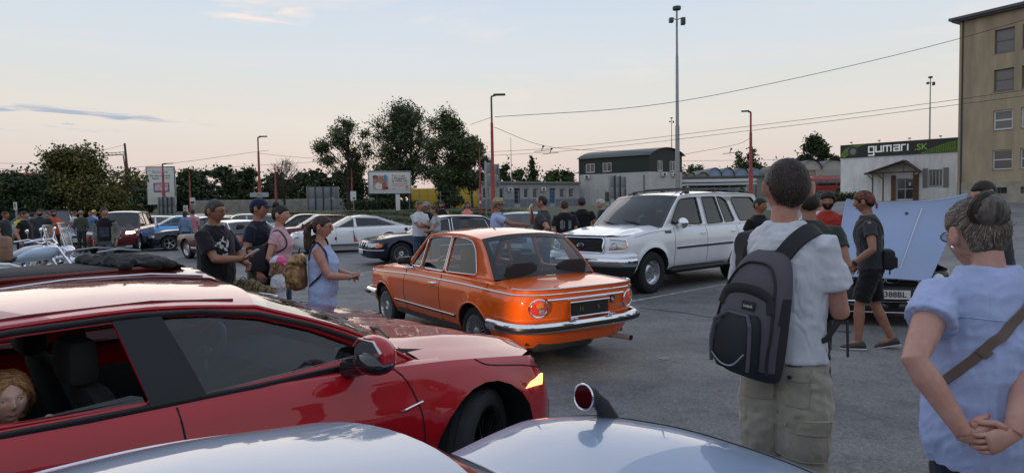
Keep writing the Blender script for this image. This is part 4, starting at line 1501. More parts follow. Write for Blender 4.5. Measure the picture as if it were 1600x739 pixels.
def cloth(name,c,amt=0.14,b=0.001):
 new='cloth_'+name not in MATS
 m=mat('cloth_'+name,c,rough=0.9,noise_amt=amt,noise_scale=5,bump=b,bump_scale=160,sheen=0.15,spec=0.2)
 if new:
  t=m.node_tree
  p=t.nodes['Principled BSDF']
  fine=p.inputs['Normal'].links[0].from_node
  co=[n for n in t.nodes if n.bl_idname=='ShaderNodeTexCoord'][0]
  mp=t.nodes.new('ShaderNodeMapping')
  mp.inputs['Scale'].default_value=(1,1,0.45)
  mp.inputs['Rotation'].default_value=(0.35,0.4,0)
  t.links.new(co.outputs['Object'],mp.inputs[0])
  n=t.nodes.new('ShaderNodeTexNoise')
  n.inputs['Scale'].default_value=13
  n.inputs['Detail'].default_value=5
  n.inputs['Distortion'].default_value=1.6
  n.noise_type='RIDGED_MULTIFRACTAL'
  n.normalize=True
  t.links.new(mp.outputs[0],n.inputs[0])
  bp_=t.nodes.new('ShaderNodeBump')
  bp_.inputs['Strength'].default_value=0.8
  bp_.inputs['Distance'].default_value=0.012
  t.links.new(n.outputs[0],bp_.inputs['Height'])
  t.links.new(bp_.outputs[0],fine.inputs['Normal'])
 return m
def hairm(name,c):
 return mat('hair_'+name,c,rough=0.55,noise_amt=0.72,noise_scale=70,stretch=(1,1,0.18),bump=0.004,bump_scale=110,spec=0.35)
def person(label,x,y,yaw,h=1.75,z=0,sk=SK_MID,female=False,heft=0.0,shirt=None,sleeve=0.5,trousers=None,leg='long',shoes=(0.03,0.03,0.03),hair=('short',(0.02,0.012,0.008)),cap=None,armL=None,armR=None,legs=None,lean=0,head=(0,0),lod=1,glasses=False,beard=None,dress=None,group=None,curlL=0.4,curlR=0.4,hem=0.88,eyes=True,headk=1.0,seated=False,handL=None,handR=None,sleeveless=False,neckr=0.075,hairline=None,name='person',only_upper=False,soles=None,belly=0,shoulder=None,slw=0.0,legw=0,footyaw=0,hdrop=0,hfwd=0):
 s=h/1.75
 root=thing(name,label,'person',(x,y,z),yaw,group)
 vox=(0.02,0.011,0.0068,0.0052)[lod]*(1 if h>1.3 else 0.8)
 vc=(0.022,0.013,0.0085,0.0075)[lod]*(1 if h>1.3 else 0.8)
 hw=0.152 if female else 0.178
 hw=shoulder or hw
 Rl=Matrix.Translation((0,0,0.92))@Matrix.Rotation(lean,4,'Y')@Matrix.Translation((0,0,-0.92))
 up=lambda p:Rl@Vector(p)
 if female:
  T=[(0.8,0.1,0.15,0),(0.9,0.118,0.178,-0.005),(0.97,0.112,0.168,0),(1.07,0.098,0.136,0),(1.16,0.102,0.134,0),(1.26,0.128,0.15,0.018),(1.34,0.112,0.148,0.01),(1.395,0.09,hw*0.84,-0.004),(1.435,0.07,0.105,-0.008),(1.465,0.056,0.066,-0.004),(1.485,0.048,0.05,0)]
 else:
  T=[(0.8,0.1,0.135,0),(0.9,0.115,0.165,0),(1.0,0.108,0.155,0),(1.1,0.108,0.152,0),(1.2,0.112,0.162,0.004),(1.3,0.12,0.174,0.006),(1.37,0.112,hw*0.96,0),(1.415,0.094,hw*0.8,-0.006),(1.45,0.074,0.112,-0.008),(1.475,0.064,0.078,-0.006),(1.495,0.055,0.058,-0.004)]
 def torso(infl,z0=0,z1=9,top=None):
  out=[]
  for z_,rx,ry,xo in T:
   if z_<z0 or z_>z1:
    continue
   f=heft*exp(-((z_-1.08)/0.17)**2)
   f2=heft*0.45
   rx2,ry2=(rx+0.085*f+0.02*f2+infl,ry+0.055*f+0.03*f2+infl)
   xo2=xo+0.04*f+belly*exp(-((z_-1.05)/0.12)**2)
   p=up((xo2,0,z_))
   out.append((p*s,Vector(Rl.to_3x3()@Vector((1,0,0)))*rx2*s,Vector((0,1,0))*ry2*s))
  return out
 B=MB()
 HAND=MB()
 B.rings(torso(0),20)
 neck=up((0,0,1.48))
 hc=up((0.018+hfwd,0,1.632-hdrop))
 hy,hp=head
 MH=Matrix.Translation(hc*s)@Matrix.Rotation(lean*0.4+hp,4,'Y')@Matrix.Rotation(hy,4,'Z')@Matrix.Scale(s*headk,4)
 head_shell(MH,B,40,30)
 nr=0.048 if female else 0.056
 B.tube([up((-0.012,0,1.42))*s,up((-0.008,0,1.49))*s,up((0.002,0,1.56))*s,MH@Vector((-0.02,0,-0.03))],[(nr+0.014)*s,nr*s,(nr-0.002)*s,nr*s],14)
 for sg in(1,-1):
  B.rings([(MH@Vector((-0.012,sg*0.07,-0.002)),Vector((0.018,0,0))*s,Vector((0,0,0.028))*s),(MH@Vector((-0.016,sg*0.088,0.002)),Vector((0.022,0,0.003))*s,Vector((0,0,0.036))*s),(MH@Vector((-0.02,sg*0.099,0.005)),Vector((0.018,0,0.002))*s,Vector((0,0,0.031))*s)],10)
 J={}
 for sg,arm,curl,hd in((1,armL,curlL,handL),(-1,armR,curlR,handR)):
  sh=up((-0.005,sg*(hw+0.004),1.388))
  tgt,hint=arm if arm else((0.03,sg*(hw+0.075+heft*0.04),0.885),(-1,sg*0.25,0))
  el,wr=solve_ik(sh,tgt,0.285,0.255,hint)
  ft=1+0.35*heft+(-0.12 if female else 0)
  J[sg]=(sh,el,wr)
  B.tube([up((0,sg*hw*0.62,1.395))*s,sh*s,(sh*0.6+el*0.4)*s,(sh*0.25+el*0.75)*s,el*s,(el*0.75+wr*0.25)*s,(el*0.4+wr*0.6)*s,wr*s],[0.045*ft*s,0.052*ft*s,0.049*ft*s,0.043*ft*s,0.039*ft*s,0.041*ft*s,0.034*ft*s,0.026*s],12)
  d=(wr-el).normalized()
  dn=hd[0]if hd else d
  pn=hd[1]if hd else(0,-sg,0)
  J['tips',sg]=hand_mesh(HAND,wr*s,dn,pn,1 if sg>0 else-1,s*(0.93 if female else 1)*(1.0 if lod else 1.1),curl)
 LG={}
 lg=legs or((0,0),(0,0))
 for sg,(a1,a2)in((1,lg[0]),(-1,lg[1])):
  hip=Vector((0,sg*0.088,0.9))
  kn=hip+Vector((sin(a1),sg*0.015,-cos(a1)))*0.42
  an=kn+Vector((sin(a2),sg*0.01,-cos(a2)))*0.41
  LG[sg]=(hip,kn,an,a2)
  ft=1+0.25*heft+(0.05 if female else 0)
  if not only_upper:
   B.tube([hip*s,(hip*0.6+kn*0.4)*s,kn*s,(kn*0.7+an*0.3)*s,(kn*0.3+an*0.7)*s,an*s],[0.088*ft*s,0.076*ft*s,0.054*s,0.058*ft*s,0.042*s,0.036*s],14)
   B.tube([an*s,(an+Vector((0.05,0,-0.03)))*s,(an+Vector((0.13,0,-0.05)))*s],[0.036*s,0.035*s,0.028*s],10)
 body=remesh(B,vox*max(0.8,s),'body',skin(sk),root,smooth_it=2 if lod>1 else 1)
 bm=bmesh.new()
 bm.from_mesh(body.data)
 hm=bpy.data.meshes.new('h')
 hm.from_pydata([tuple(v)for v in HAND.v],[],HAND.f)
 bm.from_mesh(hm)
 bm.to_mesh(body.data)
 bm.free()
 bpy.data.meshes.remove(hm)
 body.data.shade_smooth()
 parts=dict(root=root,body=body,MH=MH,J=J,s=s)
 if dress:
  D=MB()
  col,bot,flare=dress
  r_=torso(0.014,0.97)
  r0=[((up((0,0,z_))if z_>0.9 else Vector((0,0,z_)))*s,Vector((1,0,0))*(0.118+0.03*heft+flare*(0.97-z_))*s,Vector((0,1,0))*(0.18+0.04*heft+flare*0.8*(0.97-z_))*s)for z_ in[bot+(0.9-bot)*k/6 for k in range(7)]]
  D.rings(r0+r_[:-2],22)
  if not sleeveless:
   pass
  for sg in(1,-1):
   sh,el,wr=J[sg]
   if not sleeveless:
    D.tube([up((0,sg*hw*0.6,1.4))*s,sh*s,(sh*(1-sleeve)+el*sleeve)*s],[0.06*s,0.072*s,0.07*s],12)
   else:
    D.tube([up((0.01,sg*hw*0.5,1.33))*s,up((0,sg*hw*0.58,1.42))*s,up((-0.012,sg*hw*0.56,1.455))*s,up((-0.03,sg*hw*0.56,1.42))*s,up((-0.05,sg*hw*0.5,1.33))*s],[0.032*s]*5,10)
  parts['dress']=remesh(D,vc*s,'dress',col,root,wrinkle=0.007*s,smooth_it=2,seed=x)
 if shirt:
  D=MB()
  D.rings(torso(0.022+slw,hem-0.001 if hem>0.8 else 0.8),22)
  if hem<=0.8:
   pass
  base=torso(0.016+slw,hem,9)
  p0=up((0,0,hem-0.015))
  for sg in(1,-1):
   sh,el,wr=J[sg]
   if sleeveless:
    D.tube([up((0,sg*hw*0.45,1.36))*s,up((0,sg*hw*0.52,1.44))*s],[0.045*s,0.03*s],10)
   else:
    q=sleeve
    if q<=1:
     P_=[up((0,sg*hw*0.55,1.395))*s,sh*s,(sh*(1-q*0.5)+el*q*0.5)*s,(sh*(1-q)+el*q)*s]
     fk=0.86 if female else 1
     R_=[0.046,(0.062+slw*0.6)*fk,(0.064+slw)*fk,(0.068+slw*1.3)*fk]
    else:
     P_=[up((0,sg*hw*0.55,1.395))*s,sh*s,(sh+el)*0.5*s,el*s,(el*(2-q)+wr*(q-1))*s]
     R_=[0.046,0.064,0.062,0.055,0.042]
    D.tube(P_,[(a+0.02*heft)*s for a in R_],14)
  parts['shirt']=remesh(D,vc*s,'shirt',shirt,root,wrinkle=(0.0075 if lod>1 else 0.006)*s,smooth_it=2,seed=x)
 if trousers and(not only_upper):
  D=MB()
  tr=torso(0.013,0.8,1.02)
  D.rings(tr,20)
  for sg in(1,-1):
   hip,kn,an,a2=LG[sg]
   w=legw
   if leg=='long':
    P_,R_=([hip,(hip+kn)/2,kn,(kn+an)/2,an+Vector((0,0,0.0))],[0.098,0.092+w,0.074+w,0.068+w,0.066+w])
   elif leg=='shorts':
    P_,R_=([hip,(hip+kn)/2,kn+(hip-kn)*0.12],[0.1,0.1+w,0.092+w])
   else:
    P_,R_=([hip,(hip+kn)/2,kn+(an-kn)*0.25],[0.098,0.09+w,0.076+w])
   D.tube([p*s for p in P_],[(r_+0.02*heft)*s for r_ in R_],16)
  parts['trousers']=remesh(D,vc*s,'trousers' if leg=='long' else 'shorts',trousers,root,wrinkle=0.008*s,smooth_it=2,freq=(6,6,9),seed=y)
 if not only_upper:
  for sg in(1,-1):
   hip,kn,an,a2=LG[sg]
   D=MB()
   c=an+Vector((0,0,-0.035))
   Mf=Matrix.Translation(c*s)@Matrix.Rotation(a2*-0.6 if a2<0 else 0,4,'Y')@Matrix.Rotation(sg*(0.15+footyaw),4,'Z')
   R_=[(-0.075,0.03,0.022,-0.012),(-0.06,0.038,0.042,0.0),(0,0.042,0.05,0.004),(0.06,0.046,0.038,-0.008),(0.12,0.048,0.028,-0.018),(0.165,0.04,0.02,-0.024),(0.185,0.02,0.01,-0.028)]
   D.rings([(Mf@Vector((a*s,0,dz*s)),Mf.to_3x3()@Vector((0,b*s,0)),Mf.to_3x3()@Vector((0,0,c_*s)))for a,b,c_,dz in R_],14)
   sh_=D.build('shoe',mat('shoe_%d'%int(shoes[0]*1000),shoes,rough=0.6),root)
   if soles:
    D=MB()
    D.rings([(Mf@Vector((a*s,0,-0.04*s)),Mf.to_3x3()@Vector((0,(b+0.005)*s,0)),Mf.to_3x3()@Vector((0,0,0.013*s)))for a,b,c_,dz in R_],12)
    D.build('sole',mat('sole_white',soles,rough=0.6),sh_)
 kind,hcol=(hair[0],hair[1])
 hmx=hairm('%d_%d_%d'%(hcol[0]*999,hcol[1]*999,hcol[2]*999),hcol)
 if kind!='none' and(not(cap and kind=='none')):
  D=MB()
  hz=hairline or{'short':hl(),'buzz':hl(0.055,0.04),'bun':hl(0.055,0.04,0.01,-0.075,0.01),'long':hl(0.055,0.035,-0.06,-0.11,-0.03),'curly':hl(0.05,0.03,-0.02,-0.08,-0.02),'receding':hl(0.1,0.075,0.0,-0.06)}[kind]
  amt={'short':0.013,'buzz':0.006,'bun':0.012,'long':0.02,'curly':0.03,'receding':0.007}[kind]
  head_shell(MH,D,44,32,hz=hz,amt=amt,soft=0.016,nz={'curly':0.02,'long':0.006}.get(kind,0.004),face=False)
  R3=MH.to_3x3()
  if kind=='bun':
   c=hair[2]if len(hair)>2 else(-0.075,0,0.105)
   r_=hair[3]if len(hair)>3 else 0.045
   D.ball(MH@Vector(c),r_*s,16,12)
  if kind=='long' and len(hair)>2:
   D.rings([(MH@Vector((-0.03,0,0.02)),R3@Vector((0.075,0,0)),R3@Vector((0,0.088,0))),(MH@Vector((-0.045,0,-0.09)),R3@Vector((0.055,0,0)),R3@Vector((0,0.085,0))),(MH@Vector((-0.055,0,-hair[2]*0.8)),R3@Vector((0.042,0,0)),R3@Vector((0,0.085,0))),(MH@Vector((-0.05,0,-hair[2])),R3@Vector((0.02,0,0)),R3@Vector((0,0.06,0)))],16)
  ho=D.build('hair',hmx,root,ang=180)
  if kind=='bun' or kind=='curly':
   for v in ho.data.vertices:
    v.co+=v.normal*(0.004 if kind=='bun' else 0.007)*s*noise.noise(v.co*60/s)
  if len(hair)>2 and kind=='pony':
   pass
  parts['hair']=ho
 if cap:
  ccol,ckind=cap
  D=MB()
  cm=ccol if not isinstance(ccol,tuple)else cloth('cap_%d_%d'%(ccol[0]*100,ccol[2]*100),ccol)
  hz=hl(0.05,0.045,0.035,0.0,0.04)if ckind!='bandana' else hl(0.045,0.035,0.02,-0.04,0.03)
  head_shell(MH,D,32,22,hz=hz,amt=0.017 if kind!='long' else 0.03,soft=0.012,face=False)
  if ckind=='cap':
   pts=[]
   R3=MH.to_3x3()
   G=[[MH@Vector((0.088+0.075*cos(a*0.55)*t-0.012*abs(a),0.085*sin(a)*(1-0.12*t),0.062-0.022*t-0.012*a*a*t))for a in[-1.25+2.5*k/12 for k in range(13)]]for t in(0,0.35,0.7,1)]
   D.grid(G)
   D.grid([[p-R3@Vector((0,0,0.005))for p in row]for row in G])
   D.ball(MH@Vector((-0.0,0,0.137)),0.007*s,8,6)
  if ckind=='hat':
   G=[[MH@Vector((r_*1.12*cos(a),r_*0.98*sin(a),0.058+dz+0.012*cos(2*a)))for a in[2*pi*k/28 for k in range(29)]]for r_,dz in((0.085,0.0),(0.11,-0.004),(0.145,-0.006),(0.15,0.002))]
   D.grid(G)
   D.grid([[MH@Vector((r_*1.12*cos(a),r_*0.98*sin(a),z_))for a in[2*pi*k/28 for k in range(29)]]for r_,z_ in((0.09,0.05),(0.088,0.1),(0.078,0.145),(0.055,0.15),(0.0,0.142))])
  parts['cap']=D.build('hat' if ckind=='hat' else 'bandana' if ckind=='bandana' else 'cap',cm,root,ang=60)
  if ckind=='bandana':
   MB().tube([MH@Vector((-0.1,0,0.0)),MH@Vector((-0.125,0.01,-0.04)),MH@Vector((-0.12,0.015,-0.085))],[(0.02*s,0.008*s),(0.026*s,0.006*s),(0.016*s,0.004*s)],8).build('knot_tail',cm,root)
  if ckind=='hat':
   MB().tube([MH@Vector((0.103*cos(a),0.091*sin(a),0.068))for a in[2*pi*k/24 for k in range(24)]],[(0.002,0.01)]*24,6,closed=True).build('hat_band',cloth('hatband',(0.12,0.1,0.08)),root)
 if lod and eyes:
  R3=MH.to_3x3()
  for sg in(1,-1):
   e=MB()
   c=MH@Vector((0.0735,sg*0.031,0.011))
   e.ball(c,0.0115*s*headk,12,8,0)
   f=R3@Vector((1,0,0))
   f.normalize()
   e.disc(c+f*0.0105*s*headk-R3@Vector((0,0,0.0005)),f,0.0062*s*headk,10,1)
   e.build('eye',[mat('eye_white',(0.36,0.33,0.31),rough=0.25),mat('eye_iris',(0.02,0.015,0.012),rough=0.15)],root)
   l_=MB()
   l_.rings([(c+R3@Vector((0.0025,0.0135*k,0.0085-0.004*k*k)),R3@Vector((0.0115*(1-0.4*k*k),0,0)),R3@Vector((0,0,0.0062*(1-0.3*k*k))))for k in(-1.1,-0.6,0,0.6,1.1)],8)
   l_.rings([(c+R3@Vector((0.001,0.0135*k,-0.0105+0.003*k*k)),R3@Vector((0.0105*(1-0.4*k*k),0,0)),R3@Vector((0,0,0.0045*(1-0.3*k*k))))for k in(-1.1,-0.6,0,0.6,1.1)],8)
   l_.build('eyelid',skin(sk),root)
   MB().tube([MH@Vector((0.088-0.006*abs(k)-0.006*(k>0),sg*(0.031+0.016*k),0.03+0.004*(1-k*k)))for k in(-1,-0.3,0.4,1)],[0.0035*s,0.0045*s,0.004*s,0.002*s],6).build('eyebrow',hmx,root)
  if lod>1 or female:
   MB().rings([(MH@Vector((0.0915-0.02*abs(k)**2,0.02*k,-0.0585)),R3@Vector((0.006,0,0))*(1-0.7*abs(k)),R3@Vector((0,0,0.0075))*(1-0.7*abs(k)))for k in(-1,-0.5,0,0.5,1)],8).build('lips',mat('lips',(0.38,0.1,0.09),rough=0.45),root)
 if beard:
  D=MB()
  head_shell(MH,D,40,30,hz=None,grow=0)
  vs=[]
  hmb=hairm('beard',beard)
  for i,v in enumerate(D.v):
   q=MH.inverted()@v
   inb=q.x>-0.015 and q.z<-0.028 and(not(abs(q.y)<0.016 and-0.066<q.z<-0.05))and(not(q.z>-0.045 and abs(q.y)<0.03 and(q.z>-0.04)))
   dr=Vector((q.x/HB**2,q.y/HA**2,q.z/HC**2)).normalized()
   D.v[i]=MH@(q+dr*(0.011 if inb else-0.012))
  D.build('beard',hmb,root)
 if glasses:
  D=MB()
  g2=MB()
  for sg in(1,-1):
   c=MH@Vector((0.098,sg*0.032,0.008))
   R3=MH.to_3x3()
   ring_=[c+R3@Vector((0,0.024*cos(a),0.017*sin(a)))for a in[2*pi*k/16 for k in range(16)]]
   D.tube(ring_,0.0022*s,5,closed=True)
   g2.add(ring_,[tuple(range(16))])
   D.tube([MH@Vector((0.097,sg*0.056,0.012)),MH@Vector((0.05,sg*0.086,0.012)),MH@Vector((-0.02,sg*0.092,0.01))],0.0022*s,5)
  D.tube([MH@Vector((0.1,-0.009,0.01)),MH@Vector((0.104,0,0.012)),MH@Vector((0.1,0.009,0.01))],0.002*s,5)
  go=D.build('glasses',M_TRIM,root)
  g2.build('lens',glass('lens_dark',(0.25,0.25,0.27))if glasses=='dark' else G_CLEAR,go)
 return parts
def strands(P,n,length,col,hz,amt,flow=(-0.25,0,-1),seed=1,lift=0.25,width=0.0011,jit=0.18,soft=0.016):
 """many fine hairs over the scalp; flow is a direction or a point function in head space"""
 rnd=random.Random(seed)
 MH=P['MH']
 vs=[]
 fs=[]
 while len(fs)<n:
  a=rnd.uniform(-pi,pi)
  e=math.asin(rnd.uniform(-0.85,1))
  p=head_pt(a,e,hz=hz,amt=amt,soft=soft,face=False)
  if p.z<hz(abs(a))+rnd.uniform(-0.012,0.004):
   continue
  nr_=Vector((p.x/HB**2,p.y/HA**2,p.z/HC**2)).normalized()
  f=flow(p)if callable(flow)else Vector(flow)
  f=f-nr_*f.dot(nr_)
  f=f.normalized()if f.length>0.05 else nr_.orthogonal()
  d=(f+nr_*rnd.uniform(0,lift)+Vector((rnd.gauss(0,jit),rnd.gauss(0,jit),rnd.gauss(0,jit)))).normalized()
  L_=length*rnd.uniform(0.6,1.25)
  sd=d.cross(nr_).normalized()*width
  p=p+nr_*rnd.uniform(-0.001,0.0015)
  m_=p+d*L_*0.5
  t_=p+d*L_-nr_*L_*0.14
  b=len(vs)
  vs+=[MH@(p-sd),MH@(p+sd),MH@(m_+sd*0.8),MH@(m_-sd*0.8),MH@t_]
  fs+=[(b,b+1,b+2,b+3),(b+3,b+2,b+4)]
 nm='strand_%d_%d'%(col[0]*999,col[1]*999)
 if nm not in MATS:
  m=mat(nm,col,rough=0.45,spec=0.4)
  MATS[nm]=m
  t=m.node_tree
  g=t.nodes.new('ShaderNodeNewGeometry')
  r=t.nodes.new('ShaderNodeValToRGB')
  ramp(r,[(0,tuple((x*0.35 for x in col))),(0.6,col),(1,tuple((min(1,x*2.1)for x in col)))])
  t.links.new(g.outputs['Random Per Island'],r.inputs[0])
  t.links.new(r.outputs[0],t.nodes['Principled BSDF'].inputs['Base Color'])
 o=meshobj('hair_strands',vs,fs,MATS[nm],P['root'])
 o['kind']='stuff'
 return o
def hit(objs):
 """bvh of parts, in the coordinates of their thing"""
 vs=[]
 fs=[]
 for o in objs:
  b=len(vs)
  vs+=[v.co.copy()for v in o.data.vertices]
  fs+=[tuple((i+b for i in p.vertices))for p in o.data.polygons]
 return BVHTree.FromPolygons(vs,fs)
def strap_on(bvh,ctrl,width,thick,name,m,root,outward=None,n=26,off=0.006,centre=(0,0,1.2)):
 """a band laid onto the body surface along control points (thing's coordinates)"""
 P=smoothpts(ctrl,n)
 Q=[]
 Ns=[]
 for p in P:
  loc,nrm,i,d=bvh.find_nearest(p)
  if(p-loc).dot(nrm)>0.03:
   nrm=nrm
  Q.append(loc+nrm*off)
  Ns.append(nrm)
 for _ in range(3):
  Q=[Q[0]]+[(Q[i-1]+Q[i]*2+Q[i+1])/4 for i in range(1,len(Q)-1)]+[Q[-1]]
  Ns=[Ns[0]]+[((Ns[i-1]+Ns[i]*2+Ns[i+1])/4).normalized()for i in range(1,len(Ns)-1)]+[Ns[-1]]
 rs=[]
 for i,(q,nn)in enumerate(zip(Q,Ns)):
  t=(Q[min(i+1,len(Q)-1)]-Q[max(i-1,0)]).normalized()
  sd=t.cross(nn).normalized()
  nn=sd.cross(t)
  rs.append([q+sd*width/2+nn*0,q+sd*width*0.46+nn*thick,q-sd*width*0.46+nn*thick,q-sd*width/2+nn*0])
 mb=MB()
 vs=[p for r_ in rs for p in r_]
 m_=len(rs)
 mb.add(vs,[(i*4+k,i*4+(k+1)%4,(i+1)*4+(k+1)%4,(i+1)*4+k)for i in range(m_-1)for k in range(4)]+[(0,1,2,3),tuple(((m_-1)*4+k for k in range(4)))])
 return mb.build(name,m,root,ang=50)
def print_on(bvh,o,direction,off=0.003):
 """drop a flat print (mesh already in the thing's coordinates) on to the cloth along direction"""
 d=Vector(direction).normalized()
 for v in o.data.vertices:
  loc,nrm,i,dist=bvh.ray_cast(v.co-d*0.5,d)
  if loc is not None:
   v.co=loc-d*off
 o.data.update()
def sstep(a,b,x):
 t=max(0,min(1,(x-a)/(b-a)))
 return t*t*(3-2*t)
def tz(x,y):
 return 1.5*sstep(38,58,y)+1.3*sstep(88,135,y)
def gp(px,py,z=0.0):
 a=at(px,py,10.0)-Vector((0,0,CAM_H))
 k=(z-CAM_H)/a.z
 return Vector((0,0,CAM_H))+a*k
def ground_sheet(name,xs,ys,m,dz,keep=None):
 G=[[Vector((x,y,tz(x,y)+dz))for x in xs]for y in ys]
 mb=MB().grid(G,skip=(lambda i,j:not keep((xs[j]+xs[j+1])/2,(ys[i]+ys[i+1])/2))if keep else None)
 return struct(mb.build(name,m,ang=80))
M_GRASS=mat('grass_turf',(0.045,0.06,0.022),rough=0.95,noise_amt=0.5,noise_scale=0.8,bump=0.03,bump_scale=12,noise_col=(0.075,0.07,0.035))
def asphalt_mat():
 m=mat('asphalt',(0.125,0.125,0.13),rough=0.8,spec=0.45)
 t=m.node_tree
 p=t.nodes['Principled BSDF']
 c=t.nodes.new('ShaderNodeTexCoord')
 o=c.outputs['Object']
 l=t.links.new
 def nz(sc,det,ro=0.6):
  n=t.nodes.new('ShaderNodeTexNoise')
  n.inputs['Scale'].default_value=sc
  n.inputs['Detail'].default_value=det
  n.inputs['Roughness'].default_value=ro
  l(o,n.inputs[0])
  return n
 v=t.nodes.new('ShaderNodeTexVoronoi')
 v.inputs['Scale'].default_value=75
 l(o,v.inputs[0])
 v2=t.nodes.new('ShaderNodeTexVoronoi')
 v2.inputs['Scale'].default_value=34
 l(o,v2.inputs[0])
 big,mid,fine=(nz(0.35,6),nz(2.3,8,0.7),nz(55,3))
 def rp(n,st,k=0):
  r=t.nodes.new('ShaderNodeValToRGB')
  ramp(r,st)
  l(n.outputs[k],r.inputs[0])
  return r
 def mx(a,b,f=1.0,bt='MULTIPLY'):
  q=t.nodes.new('ShaderNodeMix')
  q.data_type='RGBA'
  q.blend_type=bt
  q.inputs[0].default_value=f
  l(a,q.inputs[6])
  l(b,q.inputs[7])
  return q.outputs[2]
 base=rp(big,[(0.3,(0.125,0.124,0.126)),(0.7,(0.185,0.182,0.18))])
 stone=rp(v,[(0,(0.62,0.62,0.62)),(1,(1.55,1.52,1.5))],1)
 stone2=rp(v2,[(0,(0.75,0.75,0.75)),(1,(1.3,1.28,1.26))],1)
 dirt=rp(mid,[(0.36,(0.74,0.74,0.75)),(0.5,(1,1,1)),(0.72,(1.12,1.11,1.09))])
 k=mx(mx(mx(base.outputs[0],stone.outputs[0],0.8),stone2.outputs[0],0.6),dirt.outputs[0])
 mp=t.nodes.new('ShaderNodeMapping')
 mp.inputs['Rotation'].default_value=(0,0,radians(35))
 mp.inputs['Scale'].default_value=(0.1,0.9,1)
 l(o,mp.inputs[0])
 s=t.nodes.new('ShaderNodeTexNoise')
 s.inputs['Scale'].default_value=1.0
 s.inputs['Detail'].default_value=5
 l(mp.outputs[0],s.inputs[0])
 k=mx(k,rp(s,[(0.38,(0.8,0.8,0.81)),(0.6,(1.06,1.06,1.06))]).outputs[0])
 l(k,p.inputs['Base Color'])
 b=t.nodes.new('ShaderNodeBump')
 b.inputs['Strength'].default_value=1
 b.inputs['Distance'].default_value=0.0035
 l(v.outputs[0],b.inputs['Height'])
 b2=t.nodes.new('ShaderNodeBump')
 b2.inputs['Strength'].default_value=0.7
 b2.inputs['Distance'].default_value=0.003
 l(fine.outputs[0],b2.inputs['Height'])
 l(b.outputs[0],b2.inputs['Normal'])
 l(b2.outputs[0],p.inputs['Normal'])
 return m
M_ASPH=asphalt_mat()
xs=[-2500,-1200,-600,-300,-150]+[-100+10*k for k in range(21)]+[150,300,600,1200,2500]
ays=[-30,-15,0,10,20,30,36]+[38+2*k for k in range(14)]
ys=[-600,-200,-60]+ays+[68+3*k for k in range(26)]+[160,220,400,900,2500]
ground_sheet('ground',xs,ys,M_GRASS,-0.03)
axs=[-90+5*k for k in range(37)]
ays=ays[:-1]
ground_sheet('parking_lot',axs,ays,M_ASPH,0.0,keep=lambda x,y:y<38 or(x>20 and y<62))
kb=MB()
for x in range(-90,20,2):
 kb.bev(x,x+1.99,38.0,38.22,-0.05,0.12,0.02)
o=kb.build('kerb',mat('concrete_kerb',(0.3,0.29,0.27),rough=0.85,noise_amt=0.2),smooth=True)
o['kind']='structure'
M_LINE=mat('road_paint',(0.42,0.42,0.41),rough=0.75,noise_amt=0.55,noise_scale=9,noise_col=(0.16,0.16,0.16))
def stripe(px0,py0,px1,py1,w=0.1,nm='parking_line'):
 a,b=(gp(px0,py0),gp(px1,py1))
 d=(b-a).normalized()
 n=Vector((-d.y,d.x,0))*w/2
 k=max(1,int((b-a).length/1.5))
 P=[a+(b-a)*i/k for i in range(k+1)]
 mb=MB().grid([[p+n+Vector((0,0,0.004)),p-n+Vector((0,0,0.004))]for p in P])
 mb.f=[tuple(reversed(f))for f in mb.f]
 struct(mb.build(nm,M_LINE,smooth=False))
stripe(975,473,1150,441)
stripe(640,398,700,388,0.08)
stripe(545,432,600,420,0.08)
stripe(380,352,460,350,0.1)
M_TAR=mat('tar_seam',(0.035,0.035,0.036),rough=0.55)
def seam(pts,w=0.02):
 P=smoothpts([gp(*p)for p in pts],24)
 mb=MB()
 G=[]
 for i,p in enumerate(P):
  d=(P[min(i+1,len(P)-1)]-P[max(0,i-1)]).normalized()
  n=Vector((-d.y,d.x,0))
  j=0.03*noise.noise(p*1.7)
  ww=w*(0.6+0.5*abs(noise.noise(p*3)))
  G.append([p+n*(j+ww)+Vector((0,0,0.005)),p+n*(j-ww)+Vector((0,0,0.005))])
 mb.grid(G)
 mb.f=[tuple(reversed(f))for f in mb.f]
 struct(mb.build('tar_seam',M_TAR,smooth=False))
seam([(1000,481),(1060,488),(1130,498),(1330,520)])
seam([(540,445),(590,436),(660,425)],0.015)
def blot(px,py,r,nm,m,seed):
 c=gp(px,py)
 n=28
 pts=[c+Vector((r*(1+0.5*noise.noise(Vector((cos(2*pi*k/n)*1.3+seed,sin(2*pi*k/n)*1.3,seed))))*cos(2*pi*k/n),r*0.8*(1+0.5*noise.noise(Vector((cos(2*pi*k/n)*1.3+seed,sin(2*pi*k/n)*1.3,seed))))*sin(2*pi*k/n),0.0045))for k in range(n)]
 struct(meshobj(nm,pts,[tuple(range(n))],m,None,smooth=False))
M_OIL=mat('oil_stain',(0.062,0.06,0.06),rough=0.42,noise_amt=0.6,noise_scale=5,noise_col=(0.12,0.12,0.12))
for k,(px,py,r_)in enumerate([(1040,560,0.07),(560,430,0.2),(700,420,0.3),(520,400,0.3),(240,402,0.4)]):
 blot(px,py,r_,'oil_stain',M_OIL,k*2.3)
import numpy as np
RNG=np.random.default_rng(5)
def leaf_mat(name,c,var=0.5,hue=(0,0,0)):
 m=mat(name,c,rough=0.65,spec=0.25)
 t=m.node_tree
 p=t.nodes['Principled BSDF']
 g=t.nodes.new('ShaderNodeNewGeometry')
 r=t.nodes.new('ShaderNodeValToRGB')
 ramp(r,[(0,tuple((x*(1-var)for x in c))),(0.6,c),(1,tuple((x*(1+var*0.8)+h for x,h in zip(c,hue))))])
 t.links.new(g.outputs['Random Per Island'],r.inputs[0])
 t.links.new(r.outputs[0],p.inputs['Base Color'])
 return m
